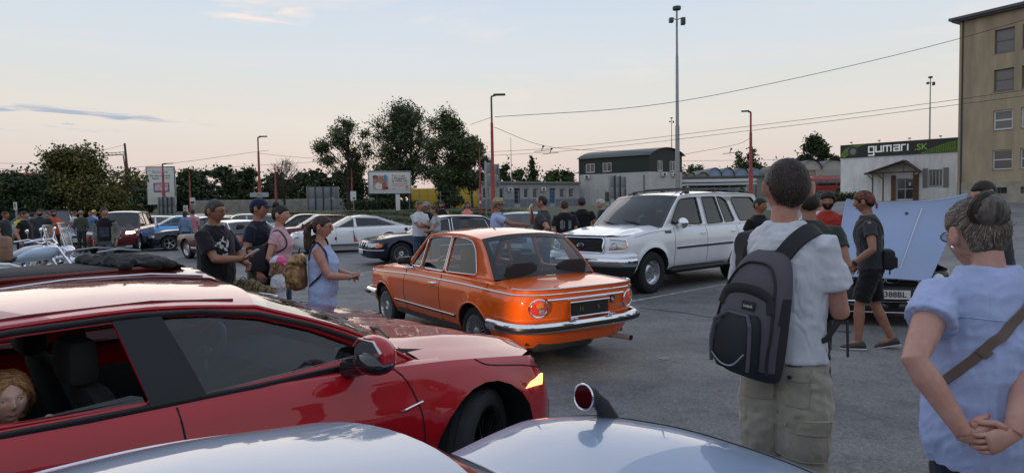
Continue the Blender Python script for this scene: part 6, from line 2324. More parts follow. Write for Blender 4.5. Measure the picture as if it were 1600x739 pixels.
def window(par,o,ux,h,depth,frame,pane,mull=(1,0),fw=0.06,sill=True,inner=None,nrm=None):
 ux=Vector(ux).normalized()
 o=Vector(o)
 nrm=nrm or Vector((ux.y,-ux.x,0))
 P=lambda u,z,d=0:o+ux*u+Vector((0,0,z))-nrm*d
 u0,u1,z0,z1=h
 f=MB()
 def bar(a,b,c,d,t0=depth-0.06,t1=depth):
  f.add([P(a,c,t0),P(b,c,t0),P(b,d,t0),P(a,d,t0),P(a,c,t1),P(b,c,t1),P(b,d,t1),P(a,d,t1)],[(0,1,2,3),(7,6,5,4),(0,4,5,1),(1,5,6,2),(2,6,7,3),(3,7,4,0)])
 bar(u0+0.002,u0+fw,z0+0.002,z1-0.002)
 bar(u1-fw,u1-0.002,z0+0.002,z1-0.002)
 bar(u0+fw,u1-fw,z0+0.002,z0+fw,depth-0.058)
 bar(u0+fw,u1-fw,z1-fw,z1-0.002,depth-0.058)
 for k in range(1,mull[0]+1):
  u=u0+(u1-u0)*k/(mull[0]+1)
  bar(u-fw*0.4,u+fw*0.4,z0+fw,z1-fw,depth-0.055)
 for k in range(1,mull[1]+1):
  z=z0+(z1-z0)*(k/(mull[1]+1))
  bar(u0+fw,u1-fw,z-fw*0.5,z+fw*0.5,depth-0.052)
 w=f.build('window',frame,par,smooth=False)
 g=MB().add([P(u0,z0,depth-0.02),P(u1,z0,depth-0.02),P(u1,z1,depth-0.02),P(u0,z1,depth-0.02)],[(0,1,2,3)])
 g.build('pane',pane,w,smooth=False)
 if inner:
  MB().add([P(u0,z0,depth+0.06),P(u1,z0,depth+0.06),P(u1,z1,depth+0.06),P(u0,z1,depth+0.06)],[(0,1,2,3)]).build('curtain',inner,w,smooth=False)
 if sill:
  s_=MB()
  a=-0.05
  s_.add([P(u0-0.04,z0-0.05,a),P(u1+0.04,z0-0.05,a),P(u1+0.04,z0,a),P(u0-0.04,z0,a),P(u0-0.04,z0-0.05,depth),P(u1+0.04,z0-0.05,depth),P(u1+0.04,z0+0.004,depth),P(u0-0.04,z0+0.004,depth)],[(0,1,2,3),(3,2,6,7),(0,4,5,1),(0,3,7,4),(1,5,6,2)])
  s_.build('sill',M_CONC,w,smooth=False)
 return w
M_WFR=mat('white_window_frame',(0.6,0.6,0.58),rough=0.5)
M_WFD=mat('weathered_window_frame',(0.12,0.12,0.11),rough=0.7)
M_PANE=mat('window_pane',(0.035,0.042,0.05),rough=0.06,spec=0.9)
M_PANE2=mat('window_pane_blinds',(0.16,0.15,0.15),rough=0.25,spec=0.6,noise_amt=0.3,noise_scale=2,stretch=(1,1,12))
def tan_block():
 A=at(1495,330,56)
 B=at(1600,330,51.8)
 ux=Vector((B.x-A.x,B.y-A.y,0)).normalized()
 L_=15.0
 zb=1.5
 r=thing('apartment_block','tan rendered four-storey block cut off by the right edge','building',(0,0,0))
 H=at(1495,35,56).z
 hs=[]
 u_of=lambda px:None
 def zat(py):
  return at(1565,py,53.2).z
 rows=[(82,45),(142,108),(203,172),(265,234)]
 cols=[]
 def uat(px):
  d=at(px,330,1.0)
  k=d.x
  return(k*A.y-A.x)/(ux.x-k*ux.y)
 u0,u1=(uat(1549),uat(1580))
 u2=uat(1592)
 w=u1-u0
 step=u2-u0
 cols=[u0+step*k for k in range(5)]
 for a,b in rows:
  for c in cols:
   hs.append((c,c+w,zat(a),zat(b)))
 base=[(c+0.1,c+w-0.3,zat(303),zat(293))for c in cols]
 o=Vector((A.x,A.y,0))
 m=MB()
 zc=zat(284)
 facade(m,o,ux,L_,zc,H,hs,0.22)
 n_=Vector((ux.y,-ux.x,0))
 m2=MB()
 facade(m2,o+n_*0.07,ux,L_,zb-1,zc,base,0.25)
 m2.add([o+n_*0.07+Vector((0,0,zc)),o+n_*0.07+ux*L_+Vector((0,0,zc)),o+ux*L_+Vector((0,0,zc)),o+Vector((0,0,zc))],[(0,1,2,3)])
 bk=-n_
 facade(m,o+bk*12,-bk,12,zc,H,[],0.2)
 facade(m2,o+bk*12,-bk,12.07,zb-1,zc,[],0.2)
 m.build('wall',mat('tan_render',(0.4,0.31,0.205),rough=0.92,noise_amt=0.24,noise_scale=1.1,stretch=(1,1,0.22),bump=0.004,bump_scale=30),r,smooth=False)
 m2.build('plinth',mat('plinth_render',(0.34,0.3,0.235),rough=0.9,noise_amt=0.25,noise_scale=1.2),r,smooth=False)
 for i,h in enumerate(hs):
  row=i//5
  top=row<2
  window(r,o,ux,h,0.22,M_WFR if row==2 or row==3 else M_WFD,M_PANE2 if top or row==2 else M_PANE,mull=(0,1),fw=0.13 if row==2 else 0.09)
  if row==2:
   pass
 for h in base:
  window(r,o+n_*0.07,ux,h,0.22,M_WFD,M_PANE,mull=(1,0),sill=False)
 c=MB()
 P=lambda u,d,z:o+ux*u+n_*d+Vector((0,0,z))
 for d0,z0,z1 in((0.62,H+0.12,H+0.34),(0.45,H-0.02,H+0.12)):
  c.add([P(-d0,d0,z0),P(L_,d0,z0),P(L_,-12,z0),P(-d0,-12,z0),P(-d0,d0,z1),P(L_,d0,z1),P(L_,-12,z1),P(-d0,-12,z1)],[(0,1,5,4),(1,2,6,5),(2,3,7,6),(3,0,4,7),(4,5,6,7),(3,2,1,0)])
 c.build('cornice',mat('cornice_sheet',(0.1,0.1,0.105),rough=0.6,noise_amt=0.2),r,smooth=False)
 MB().tube([P(0.28,0.06,zb-0.5),P(0.28,0.06,H)],0.06,8).build('downpipe',mat('dark_steel',(0.05,0.045,0.045)),r)
tan_block()
def shop():
 A=at(1313,330,70)
 B=at(1494,330,63)
 ux=Vector((B.x-A.x,B.y-A.y,0)).normalized()
 L_=(B-A).length
 L_=Vector((B.x-A.x,B.y-A.y,0)).length
 n_=Vector((ux.y,-ux.x,0))
 o=Vector((A.x,A.y,0))
 r=thing('shop_building','white single-storey shop with a wide dark sign and timber porch','building',(0,0,0))
 zb=1.2
 def uat(px):
  k=at(px,330,1.0).x
  return(k*A.y-A.x)/(ux.x-k*ux.y)
 def zat(px,py):
  u=uat(px)
  return at(px,py,A.y+ux.y*u).z
 P=lambda u,d,z:o+ux*u+n_*d+Vector((0,0,z))
 zt=zat(1313,247.5)
 ztop=zat(1313,227.5)
 door=(uat(1400),uat(1427),zat(1413,312),zat(1413,279))
 win=(uat(1450),uat(1472),zat(1461,291),zat(1461,265))
 m=MB()
 facade(m,o,ux,L_+3,zb-1,zt,[door,win],0.25)
 facade(m,P(0,-12,0),n_,12,zb-1,zt,[],0.2)
 m.add([P(0,0,zt),P(L_+3,0,zt),P(L_+3,-12,zt),P(0,-12,zt)],[(0,1,2,3)])
 m.build('wall',mat('white_render',(0.8,0.8,0.78),rough=0.9,noise_amt=0.18,noise_scale=1.5,stretch=(1,1,0.3),bump=0.004,bump_scale=10),r,smooth=False)
 window(r,o,ux,door,0.25,mat('grey_door_frame',(0.4,0.42,0.44),rough=0.4),M_PANE,mull=(1,1),fw=0.1,sill=False)
 window(r,o,ux,win,0.25,M_WFR,M_PANE,mull=(3,0),fw=0.09)
 g=MB()
 for k in range(9):
  u=win[0]+(win[1]-win[0])*(k+0.5)/9
  g.tube([P(u,0.03,win[2]),P(u,0.03,win[3])],0.015,4)
 g.build('window_bars',M_STEEL,r)
 sh=MB()
 gy=mat('grey_shutter',(0.2,0.2,0.2),rough=0.7)
 for a,b in((win[0]-0.5,win[0]-0.06),(win[1]+0.06,win[1]+0.5)):
  MB().add([P(a,0.05,win[2]-0.15),P(b,0.05,win[2]-0.15),P(b,0.05,win[3]+0.15),P(a,0.05,win[3]+0.15),P(a,0.005,win[2]-0.15),P(b,0.005,win[2]-0.15),P(b,0.005,win[3]+0.15),P(a,0.005,win[3]+0.15)],[(0,1,2,3),(0,4,5,1),(1,5,6,2),(2,6,7,3),(3,7,4,0)]).build('shutter',gy,r,smooth=False)
 bj=mat('brown_brick',(0.16,0.085,0.055),rough=0.85,noise_amt=0.3,noise_scale=4)
 for a,b in((door[0]-0.45,door[0]-0.04),(door[1]+0.04,door[1]+0.45)):
  MB().add([P(a,0.12,door[2]-0.4),P(b,0.12,door[2]-0.4),P(b,0.12,door[3]+0.35),P(a,0.12,door[3]+0.35),P(a,0.0,door[2]-0.4),P(b,0.0,door[2]-0.4),P(b,0.0,door[3]+0.35),P(a,0.0,door[3]+0.35)],[(0,1,2,3),(0,4,5,1),(1,5,6,2),(2,6,7,3),(3,7,4,0)]).build('door_jamb',bj,r,smooth=False)
 MB().add([P(door[0]+(door[1]-door[0])*0.7,-0.16,door[3]-0.75),P(door[0]+(door[1]-door[0])*0.84,-0.16,door[3]-0.75),P(door[0]+(door[1]-door[0])*0.84,-0.16,door[3]-0.4),P(door[0]+(door[1]-door[0])*0.7,-0.16,door[3]-0.4)],[(0,1,2,3)]).build('door_notice',M_PLATE,r,smooth=False)
 pk_u,pk_z=(uat(1416),zat(1416,252))
 l_u,r_u,e_z=(uat(1356),uat(1441),zat(1398,271))
 D=1.7
 wood=mat('dark_timber',(0.1,0.065,0.045),rough=0.8,noise_amt=0.35,noise_scale=4,stretch=(1,1,0.3))
 tile=mat('brown_roof_tiles',(0.1,0.04,0.03),rough=0.8,noise_amt=0.3,noise_scale=9)
 for a,s0 in((l_u,-1),(r_u,1)):
  q=10
  for k in range(q):
   u0=a+(pk_u-a)*k/q
   u1=a+(pk_u-a)*(k+1.15)/q
   z0=e_z+(pk_z-e_z)*k/q
   z1=e_z+(pk_z-e_z)*(k+1.15)/q
   MB().prism([P(u0,-0.0,z0+0.03),P(u1,-0.0,z1),P(u1,-0.0,z1+0.05),P(u0,-0.0,z0+0.09)],n_*D).build('roof_tile_course',tile,r,smooth=False)
  MB().tube([P(a,D,e_z-0.02),P(pk_u,D,pk_z-0.02)],0.09,4).build('barge_board',wood,r,smooth=False)
 MB().tube([P(l_u+0.3,D-0.1,e_z+0.05),P(r_u-0.2,D-0.1,e_z+0.05)],0.07,4).build('tie_beam',wood,r,smooth=False)
 MB().tube([P(pk_u,D-0.1,e_z+0.05),P(pk_u,D-0.1,pk_z-0.05)],0.06,4).build('king_post',wood,r,smooth=False)
 for px in(1369,1385,1432):
  u=uat(px)
  MB().tube([P(u,D-0.1,zb-0.3),P(u,D-0.1,e_z+0.05)],0.075,4).build('porch_post',wood,r,smooth=False)
  MB().tube([P(u-0.6*(1 if px<1400 else-1),D-0.1,e_z),P(u,D-0.1,e_z-0.65)],0.045,4).build('brace',wood,r,smooth=False)
 s=thing('shop_sign','wide black sign reading gumari.SK with green tyre-tread art on the white shop','sign',(0,0,0))
 MB().add([P(-0.02,0.1,zt-0.02),P(L_+0.4,0.1,zt-0.02),P(L_+0.4,0.1,ztop),P(-0.02,0.1,ztop),P(-0.02,-0.1,zt-0.02),P(L_+0.4,-0.1,zt-0.02),P(L_+0.4,-0.1,ztop),P(-0.02,-0.1,ztop)],[(0,1,2,3),(5,4,7,6),(0,4,5,1),(1,5,6,2),(2,6,7,3),(3,7,4,0)]).build('sign_board',mat('sign_black',(0.014,0.015,0.017),rough=0.4),s,smooth=False)
 gm=mat('sign_green',(0.13,0.26,0.03),rough=0.5,noise_amt=0.45,noise_scale=3)
 Hs=ztop-zt
 meshobj('green_swoosh',[P(0,0.112,zt+Hs*0.05),P(0.5,0.112,zt+Hs*0.02),P(1.0,0.112,zt+Hs*0.4),P(1.6,0.112,zt+Hs*0.75),P(2.5,0.112,zt+Hs*0.96),P(1.3,0.112,zt+Hs*0.93),P(0.5,0.112,zt+Hs*0.7),P(0.1,0.112,zt+Hs*0.35)],[tuple(range(8))],gm,s,smooth=False)
 ty=MB()
 cx=P(1.25,0.125,zt+Hs*0.45)
 for rr_,mm in((0.62,'dark_tyre_print'),(0.36,'grey_rim_print')):
  meshobj('tyre_print',[cx+ux*rr_*0.85*cos(k*pi/10)+Vector((0,0,rr_*sin(k*pi/10)))*0.9+n_*(0.0 if rr_>0.5 else 0.006)for k in range(20)],[tuple(range(20))],mat(mm,(0.05,0.055,0.05)if rr_>0.5 else(0.25,0.26,0.24),noise_amt=0.3),s,smooth=False)
 meshobj('green_tread',[P(L_*0.7,0.112,zt),P(L_+0.4,0.112,zt),P(L_+0.4,0.112,zt+Hs*0.86),P(L_*0.93,0.112,zt+Hs*0.7),P(L_*0.8,0.112,zt+Hs*0.35)],[(0,1,2,3,4)],gm,s,smooth=False)
 dk=mat('tread_dark',(0.03,0.07,0.015))
 for k in range(16):
  u=L_*0.735+k*0.19
  h=interp([(L_*0.7,0),(L_*0.8,0.33),(L_*0.93,0.68),(L_+0.4,0.84)],u)*Hs
  meshobj('tread_groove',[P(u,0.118,zt+0.02),P(u+0.06,0.118,zt+0.02),P(u+0.1,0.118,zt+h),P(u+0.04,0.118,zt+h)],[(0,1,2,3)],dk,s,smooth=False)
 M1=plane_mat(P(L_*0.43,0.115,zt+Hs*0.52),ux,(0,0,1))
 def stroke(pts,x0,w=0.13,m=None,nm='sign_letter',closed=False):
  mb=MB()
  for a,b in zip(pts,pts[1:]+([pts[0]]if closed else[])):
   ax,az=(x0+a[0],a[1])
   bx,bz=(x0+b[0],b[1])
   dx,dz=(bx-ax,bz-az)
   l_=sqrt(dx*dx+dz*dz)
   tx,tz_=(dx/l_*w/2,dz/l_*w/2)
   nx_,nz_=(-tz_,tx)
   q=[(ax-tx+nx_,az-tz_+nz_),(ax-tx-nx_,az-tz_-nz_),(bx+tx-nx_,bz+tz_-nz_),(bx+tx+nx_,bz+tz_+nz_)]
   mb.prism([P(u_,0.112,zt+z_)for u_,z_ in q],n_*0.02)
  mb.build(nm,m or M_WL,s,smooth=False)
 M_WL=mat('sign_white',(0.75,0.75,0.75),rough=0.4,emit=(1,1,1),estr=0.12)
 M_GL=mat('sign_green_letters',(0.25,0.55,0.06),rough=0.4)
 uu=uat(1357)
 b0=Hs*0.33
 h_=Hs*0.4
 w_=(uat(1427)-uat(1357))/6.0
 e=w_*0.7
 stroke([(e,b0+h_),(0,b0+h_),(0,b0),(e,b0)],uu)
 stroke([(e,b0+h_),(e,b0-0.3*Hs*0.8),(0,b0-0.3*Hs*0.8)],uu)
 uu+=w_
 stroke([(0,b0+h_),(0,b0),(e,b0),(e,b0+h_)],uu)
 uu+=w_
 stroke([(0,b0),(0,b0+h_),(e*1.45,b0+h_),(e*1.45,b0)],uu)
 stroke([(e*0.72,b0),(e*0.72,b0+h_)],uu)
 uu+=w_*1.42
 stroke([(0,b0+h_),(e,b0+h_),(e,b0),(0,b0),(0,b0+h_*0.52),(e,b0+h_*0.52)],uu)
 uu+=w_
 stroke([(0,b0),(0,b0+h_),(e*0.62,b0+h_)],uu)
 uu+=w_*0.8
 stroke([(0,b0),(0,b0+h_)],uu)
 text_mesh('sign_letter','.SK',Hs*0.62,M_GL,s,plane_mat(P(uat(1438),0.115,zt+b0+h_*0.35),ux,(0,0,1)),extrude=0.008,bold=0.008)
 for px in(1331,1374,1421,1469):
  u=uat(px)
  l=MB()
  l.tube([P(u,0.1,ztop),P(u,0.45,ztop+0.22)],0.02,5)
  l.bev(-0.12,0.12,-0.1,0.1,-0.05,0.05,0.02)
  for v in l.v[-24*0 or len(l.v):]:
   pass
  l=MB()
  l.tube([P(u,0.0,ztop),P(u,0.35,ztop+0.2)],0.02,5)
  l.tube([P(u-0.13,0.42,ztop+0.2),P(u+0.13,0.42,ztop+0.2)],0.06,6)
  l.build('spotlight',M_GREYP,s)
shop()
def green_roof_house():
 r=thing('office_building','two-storey white building with dark green barrel-roofed upper floor','building',(0,0,0))
 A=Vector((at(906,330,91).x,91,0))
 B=Vector((at(1015,330,85).x,85,0))
 C=Vector((at(1066,330,88.5).x,88.5,0))
 zb=1.0
 u1=(B-A).normalized()
 u2=(C-B).normalized()
 L1,L2=((B-A).length,(C-B).length)
 zg,ze,zp=(5.85,8.1,9.0)
 wh=mat('pale_grey_render',(0.5,0.49,0.47),rough=0.9,noise_amt=0.12,noise_scale=0.7)
 gr=mat('dark_green_cladding',(0.016,0.026,0.02),rough=0.6,noise_amt=0.2,noise_scale=4,stretch=(6,6,1))
 def ua(px,A_=A,u=u1):
  k=at(px,330,1).x
  return(k*A_.y-A_.x)/(u.x-k*u.y)
 upw=[(ua(916),ua(930),zg+0.25,zg+1.5),(ua(942),ua(956),zg+0.25,zg+1.5)]
 upe=[(ua(1028,B,u2),ua(1036,B,u2),zg+0.1,zg+1.5),(ua(1047,B,u2),ua(1056,B,u2),zg+0.1,zg+1.5)]
 low=[(ua(944),ua(953),1.9,3.4)]
 lowe=[(ua(1048,B,u2),ua(1054,B,u2),2.2,3.6)]
 m=MB()
 facade(m,A,u1,L1,zb,zg,low,0.2)
 facade(m,B,u2,L2,zb,zg,lowe,0.2)
 m.build('wall',wh,r,smooth=False)
 m=MB()
 facade(m,A,u1,L1,zg,ze,upw,0.2)
 n2=Vector((u2.y,-u2.x,0))
 n1=Vector((u1.y,-u1.x,0))
 facade(m,B,u2,L2,zg,ze-0.1,upe,0.2)
 arc=[(L2*k/12,ze+(zp-ze)*sin(pi*k/12)**0.8)for k in range(13)]
 m.add([B+u2*u+Vector((0,0,z))for u,z in arc]+[B+u2*L2+Vector((0,0,ze-0.1)),B+Vector((0,0,ze-0.1))],[tuple(range(15))])
 m.build('upper_wall',gr,r,smooth=False)
 rf=MB()
 arc2=[(L2*k/12,ze+0.03+(zp-ze)*sin(pi*k/12)**0.8+0.12)for k in range(-0,13)]
 arc2=[(-0.3,ze-0.05)]+arc2+[(L2+0.3,ze-0.05)]
 rf.grid([[B-u1*t+u2*u+Vector((0,0,z))for u,z in arc2]for t in(-0.35,0,L1*0.5,L1+0.2)])
 rf.grid([[B-u1*t+u2*u+Vector((0,0,z-0.12))for u,z in arc2]for t in(-0.35,-0.34)])
 rf.build('roof',mat('roof_sheet_dark',(0.06,0.07,0.065),rough=0.5,metal=0.3),r,ang=50)
 for h in upw:
  window(r,A,u1,h,0.1,M_WFR,M_PANE,mull=(1,0),fw=0.1)
 for h in upe:
  window(r,B,u2,h,0.1,M_WFR,M_PANE,mull=(1,0),fw=0.1)
 for h in low:
  window(r,A,u1,h,0.1,M_WFR,M_PANE,mull=(0,0),fw=0.09)
 for h in lowe:
  window(r,B,u2,h,0.1,M_WFR,M_PANE,mull=(0,0),fw=0.09)
 for o_,u,px in((A,u1,919),(B,u2,1036),(B,u2,1052)):
  k=ua(px,o_,u)
  c=o_+u*k+Vector((u.y,-u.x,0))*0.2+Vector((0,0,zg-0.35))
  e=thing('air_conditioner','white air conditioner unit %s'%('below the left green-floor window' if px==919 else 'on the gable end, left one' if px==1036 else 'on the gable end, right one'),'air conditioner',c,atan2(u.y,u.x))
  MB().bev(-0.42,0.42,-0.15,0.15,-0.28,0.28,0.03).build('casing',M_PLATE,e)
  MB().lathe([(0.22,-0.16),(0.22,-0.155),(0.02,-0.16)],axis='y',n=14).build('fan_grille',M_GREYP,e)
 MB().tube([A+u1*(L1*0.0)+n1*0.08+Vector((0,0,z))for z in(zb,ze)],0.06,6).build('downpipe',M_STEEL,r)
 MB().tube([A+u1*(L1*0.93)+n1*0.08+Vector((0,0,z))for z in(zb,zg-0.4)],0.06,6).build('downpipe',M_GREYP,r)
green_roof_house()
def long_building():
 r=thing('long_building','long low grey building with blue doors behind the grass bank','building',(0,0,0))
 A=Vector((at(742,330,80).x,80,0))
 B=Vector((at(906,330,89).x,89,0))
 u1=(B-A).normalized()
 L1=(B-A).length
 zb=1.0
 n1=Vector((u1.y,-u1.x,0))
 def ua(px):
  k=at(px,330,1).x
  return(k*A.y-A.x)/(u1.x-k*u1.y)
 def za(px,py):
  u=ua(px)
  return at(px,py,A.y+u1.y*u).z
 zt=za(800,287)
 hs=[(755,764,0),(780,788,0),(804,813,1),(819,827,0),(833,841,0),(859,868,2),(875,884,0),(889,898,0)]
 H=[]
 for a,b,k in hs:
  H.append((ua(a),ua(b),za(800,319 if k else 310),za(800,294)))
 m=MB()
 facade(m,A,u1,L1,zb,zt,H,0.2)
 m.build('wall',mat('grey_render',(0.36,0.36,0.36),rough=0.9,noise_amt=0.15,noise_scale=0.6),r,smooth=False)
 m=MB()
 last=0
 for h in[x for x,y in zip(H,hs)if y[2]]+[(L1,L1,0,0)]:
  m.add([A+u1*last+n1*0.012+Vector((0,0,z_))for z_ in()]+[],[])if False else None
  P=lambda u,z:A+u1*u+n1*0.012+Vector((0,0,z))
  zz=za(800,312)
  m.add([P(last,zb),P(h[0],zb),P(h[0],zz),P(last,zz)],[(0,1,2,3)])
  last=h[1]
 m.build('painted_dado',mat('dado_bluegrey',(0.18,0.2,0.24),rough=0.85,noise_amt=0.2),r,smooth=False)
 bd=mat('blue_door',(0.04,0.09,0.2),rough=0.5)
 for h,(a,b,k)in zip(H,hs):
  window(r,A,u1,h,0.2,bd if k==2 else M_WFD if k==1 else M_WFR,bd if k==2 else M_PANE,mull=(0,1 if k==2 else 0),fw=0.1,sill=not k)
 c=MB()
 P=lambda u,d,z:A+u1*u+n1*d+Vector((0,0,z))
 c.add([P(-0.3,0.3,zt),P(L1,0.3,zt),P(L1,-9,zt),P(-0.3,-9,zt),P(-0.3,0.3,zt+0.28),P(L1,0.3,zt+0.28),P(L1,-9,zt+0.28),P(-0.3,-9,zt+0.28)],[(0,1,5,4),(1,2,6,5),(2,3,7,6),(3,0,4,7),(4,5,6,7),(3,2,1,0)])
 c.build('roof',mat('roof_felt',(0.2,0.2,0.2),rough=0.9),r,smooth=False)
 MB().add([P(0,0,zb),P(0,-9,zb),P(0,-9,zt),P(0,0,zt)],[(3,2,1,0)]).build('side_wall',mat('grey_render',(0.3,0.3,0.3)),r,smooth=False)
 for px in(796,848):
  cc=P(ua(px),0.18,za(800,296))
  e=thing('air_conditioner','white air conditioner on the low grey building, %s'%('left one' if px<800 else 'right one by the blue door'),'air conditioner',cc,atan2(u1.y,u1.x))
  MB().bev(-0.36,0.36,-0.15,0.15,-0.24,0.24,0.03).build('casing',M_PLATE,e)
  MB().lathe([(0.18,-0.16),(0.18,-0.155),(0.02,-0.16)],axis='y',n=14).build('fan_grille',M_GREYP,e)
long_building()
def trailer():
 a,b=(at(643,330,78),at(746,330,78))
 r=thing('yellow_trailer','long yellow curtain-sided truck trailer behind the trees','trailer',(a.x,78,1.5))
 L_=b.x-a.x
 h=at(700,294,78).z-1.5
 MB().bev(0,L_,0,2.4,0.05,h,0.05).build('curtain_side',mat('yellow_tarpaulin',(0.62,0.4,0.02),rough=0.55,noise_amt=0.12,noise_scale=2,bump=0.01,bump_scale=3),r)
 MB().bev(-0.35,0.02,-0.03,2.43,0.0,h+0.04,0.03).build('front_board',mat('trailer_blue',(0.03,0.05,0.1)),r)
 for k in range(9):
  MB().box(L_*k/8-0.02,L_*k/8+0.02,-0.03,0,0.1,h-0.1).build('strap',mat('yellow_dark',(0.4,0.25,0.02)),r,smooth=False)
 for x in(1.2,2.4,L_-1.2):
  MB().lathe([(0.01,-0.1),(0.5,-0.1),(0.5,0.2),(0.01,0.2)],c=(x,0,-0.2),axis='y',n=16).build('wheel',M_TYRE,r)
trailer()
def arches():
 wallm=mat('shed_wall',(0.28,0.27,0.25),rough=0.9,noise_amt=0.2)
 blue=mat('pale_blue_infill',(0.25,0.33,0.46),rough=0.5,noise_amt=0.1)
 dk=mat('vault_roof',(0.13,0.13,0.125),rough=0.8,noise_amt=0.2)
 r=thing('vaulted_shed','row of arched shed roofs with pale blue gable infills in the distance','building',(0,0,0))
 Y=140
 spans=[(1058,1073,0),(1073,1086,0),(1090,1106,0),(1107,1127,1),(1127,1147,1),(1147,1170,1),(1170,1193,1),(1196,1222,0),(1224,1250,0)]
 for a,b,k in spans:
  A=at(a,330,Y)
  B=at(b,330,Y)
  zt=at(a,263 if k else 270,Y).z
  zb=at(a,277,Y).z
  w=B.x-A.x
  arc=[(A.x+w*(1-cos(pi*q/10))/2,zb+(zt-zb)*sin(pi*q/10))for q in range(11)]
  meshobj('gable_infill',[(x,Y,z)for x,z in arc],[tuple(reversed(range(11)))],blue if k else wallm,r,smooth=False)
  m=MB()
  m.grid([[Vector((x,y,z+0.12))for x,z in arc]for y in(Y-0.4,Y+20)])
  m.build('vault',dk,r)
 A,B=(at(1056,277,Y),at(1256,277,Y))
 MB().box(A.x,B.x,Y+0.02,Y+18,1,A.z+0.02).build('wall',wallm,r,smooth=False)
 MB().box(A.x,B.x,Y-0.3,Y+0.01,A.z-0.25,A.z+0.1).build('gutter',dk,r,smooth=False)
 r=thing('vaulted_shed','pair of large white arched shed gables left of the shop','building',(0,0,0))
 Y=115
 for a,b in((1252,1283),(1283,1322)):
  A=at(a,330,Y)
  B=at(b,330,Y)
  zt=at(a,251,Y).z
  zb=at(a,266,Y).z
  w=B.x-A.x
  arc=[(A.x+w*(1-cos(pi*q/12))/2,zb+(zt-zb)*sin(pi*q/12))for q in range(13)]
  meshobj('gable_infill',[(x,Y,z)for x,z in arc],[tuple(reversed(range(13)))],mat('off_white_gable',(0.42,0.41,0.38),rough=0.9,noise_amt=0.2),r,smooth=False)
  MB().grid([[Vector((x,y,z+0.1))for x,z in arc]for y in(Y-0.4,Y+20)]).build('vault',dk,r)
 A,B=(at(1250,266,Y),at(1330,266,Y))
 wl=MB()
 facade(wl,(A.x,Y+0.02,0),(1,0,0),B.x-A.x,2,A.z,[(1.1,2.8,6.0,7.4)],0.3)
 wl.build('wall',mat('beige_wall',(0.36,0.33,0.28),rough=0.9,noise_amt=0.15),r,smooth=False)
 MB().box(A.x+3.6,B.x,Y-0.5,Y,A.z-1.6,A.z-1.0).build('lean_to_roof',mat('grey_sheet_roof',(0.2,0.22,0.25)),r,smooth=False)
 MB().box(A.x+1.1,A.x+2.8,Y+0.2,Y+0.3,6.0,7.4).build('shutter_door',mat('tan_shutter',(0.3,0.22,0.15)),r,smooth=False)
arches()
def bus(px0,px1,y0,y1,Y,col,label,yaw=0,canopy=False):
 a,b=(at(px0,330,Y),at(px1,330,Y))
 L_=b.x-a.x
 z1=at(px0,y0,Y).z
 z0=at(px0,y1,Y).z
 H=z1-z0
 r=thing('bus',label,'bus',(a.x,Y,z0))
 MB().bev(0,L_,0,2.5,0.32,H,0.12).build('body',col,r)
 MB().bev(0.15,L_-0.15,-0.012,0.2,H*0.48,H*0.86,0.02).build('window_band',M_FARG,r)
 n=max(3,int(L_/1.5))
 for k in range(1,n):
  MB().box(L_*k/n-0.05,L_*k/n+0.05,-0.03,0.0,H*0.47,H*0.87).build('window_pillar',col if k%2 else M_TRIM,r,smooth=False)
 for x in(L_*0.18,L_*0.8):
  MB().lathe([(0.02,-0.03),(0.3,-0.03),(0.48,0.0),(0.48,0.3)],c=(x,0,0.48),axis='y',n=18).build('wheel',M_TYRE,r)
 MB().bev(L_*0.2,L_*0.7,0.6,1.9,H,H+0.22,0.05).build('roof_unit',col,r)
 MB().bev(L_-0.02,L_+0.03,0.3,2.2,H*0.4,H*0.86,0.02).build('windscreen',M_FARG,r)
 MB().box(0.3,L_-0.3,-0.02,-0.005,H*0.3,H*0.36).build('side_line',M_TRIM,r,smooth=False)
M_FARG=mat('bus_glass',(0.015,0.018,0.02),rough=0.08,spec=0.9)
bus(1261,1322,278,303,108,paint('bus_red',(0.4,0.03,0.03)),'red city bus parked beyond the hedge left of the shop')
bus(1076,1118,284,303,100,paint('bus_white',(0.5,0.5,0.52)),'white bus under the depot canopy, left one')
bus(1125,1168,283,303,104,paint('bus_white',(0.5,0.5,0.52)),'white bus under the depot canopy, right one')
def canopy():
 Y=96
 a,b=(at(1066,330,Y),at(1182,330,Y))
 r=thing('depot_canopy','flat white depot canopy roof over parked buses','canopy',(a.x,Y,1.5))
 L_=b.x-a.x
 z=at(1100,284,Y).z-1.5
 MB().bev(0,L_,0,10,z-0.1,z+0.35,0.03).build('roof',mat('canopy_white',(0.5,0.51,0.52),rough=0.6,noise_amt=0.1),r)
 MB().bev(0,L_*0.9,-3,-0.01,z-0.65,z-0.35,0.03).build('roof_edge',mat('canopy_white',(0.5,0.5,0.5)),r)
 for k in range(6):
  MB().box(L_*k/5-0.08+0.1,L_*k/5+0.08-0.1+0.1,0.2,0.4,0,z).build('column',M_GREYP,r,smooth=False)
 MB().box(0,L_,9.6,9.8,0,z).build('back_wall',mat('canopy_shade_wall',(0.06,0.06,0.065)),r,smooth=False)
canopy()
def redroof():
 a=at(-30,330,70)
 b=at(22,330,70)
 z0=at(0,279,70).z
 z1=at(0,268,70).z
 r=thing('house','house with a red tiled roof peeking over the trees at the left edge','house',(a.x,70,1.5))
 MB().box(0.2,b.x-a.x-0.2,0.2,6,0,z0-1.5).build('wall',M_CONC,r,smooth=False)
 MB().add([(0,0,z0-1.5),(b.x-a.x,0,z0-1.5),(b.x-a.x,3,z1-1.5),(0,3,z1-1.5),(0,6,z0-1.5),(b.x-a.x,6,z0-1.5)],[(0,1,2,3),(3,2,5,4),(0,3,4),(1,5,2)]).build('roof',mat('red_roof_tiles',(0.34,0.075,0.045),rough=0.8,noise_amt=0.3,noise_scale=5),r,smooth=False)
redroof()
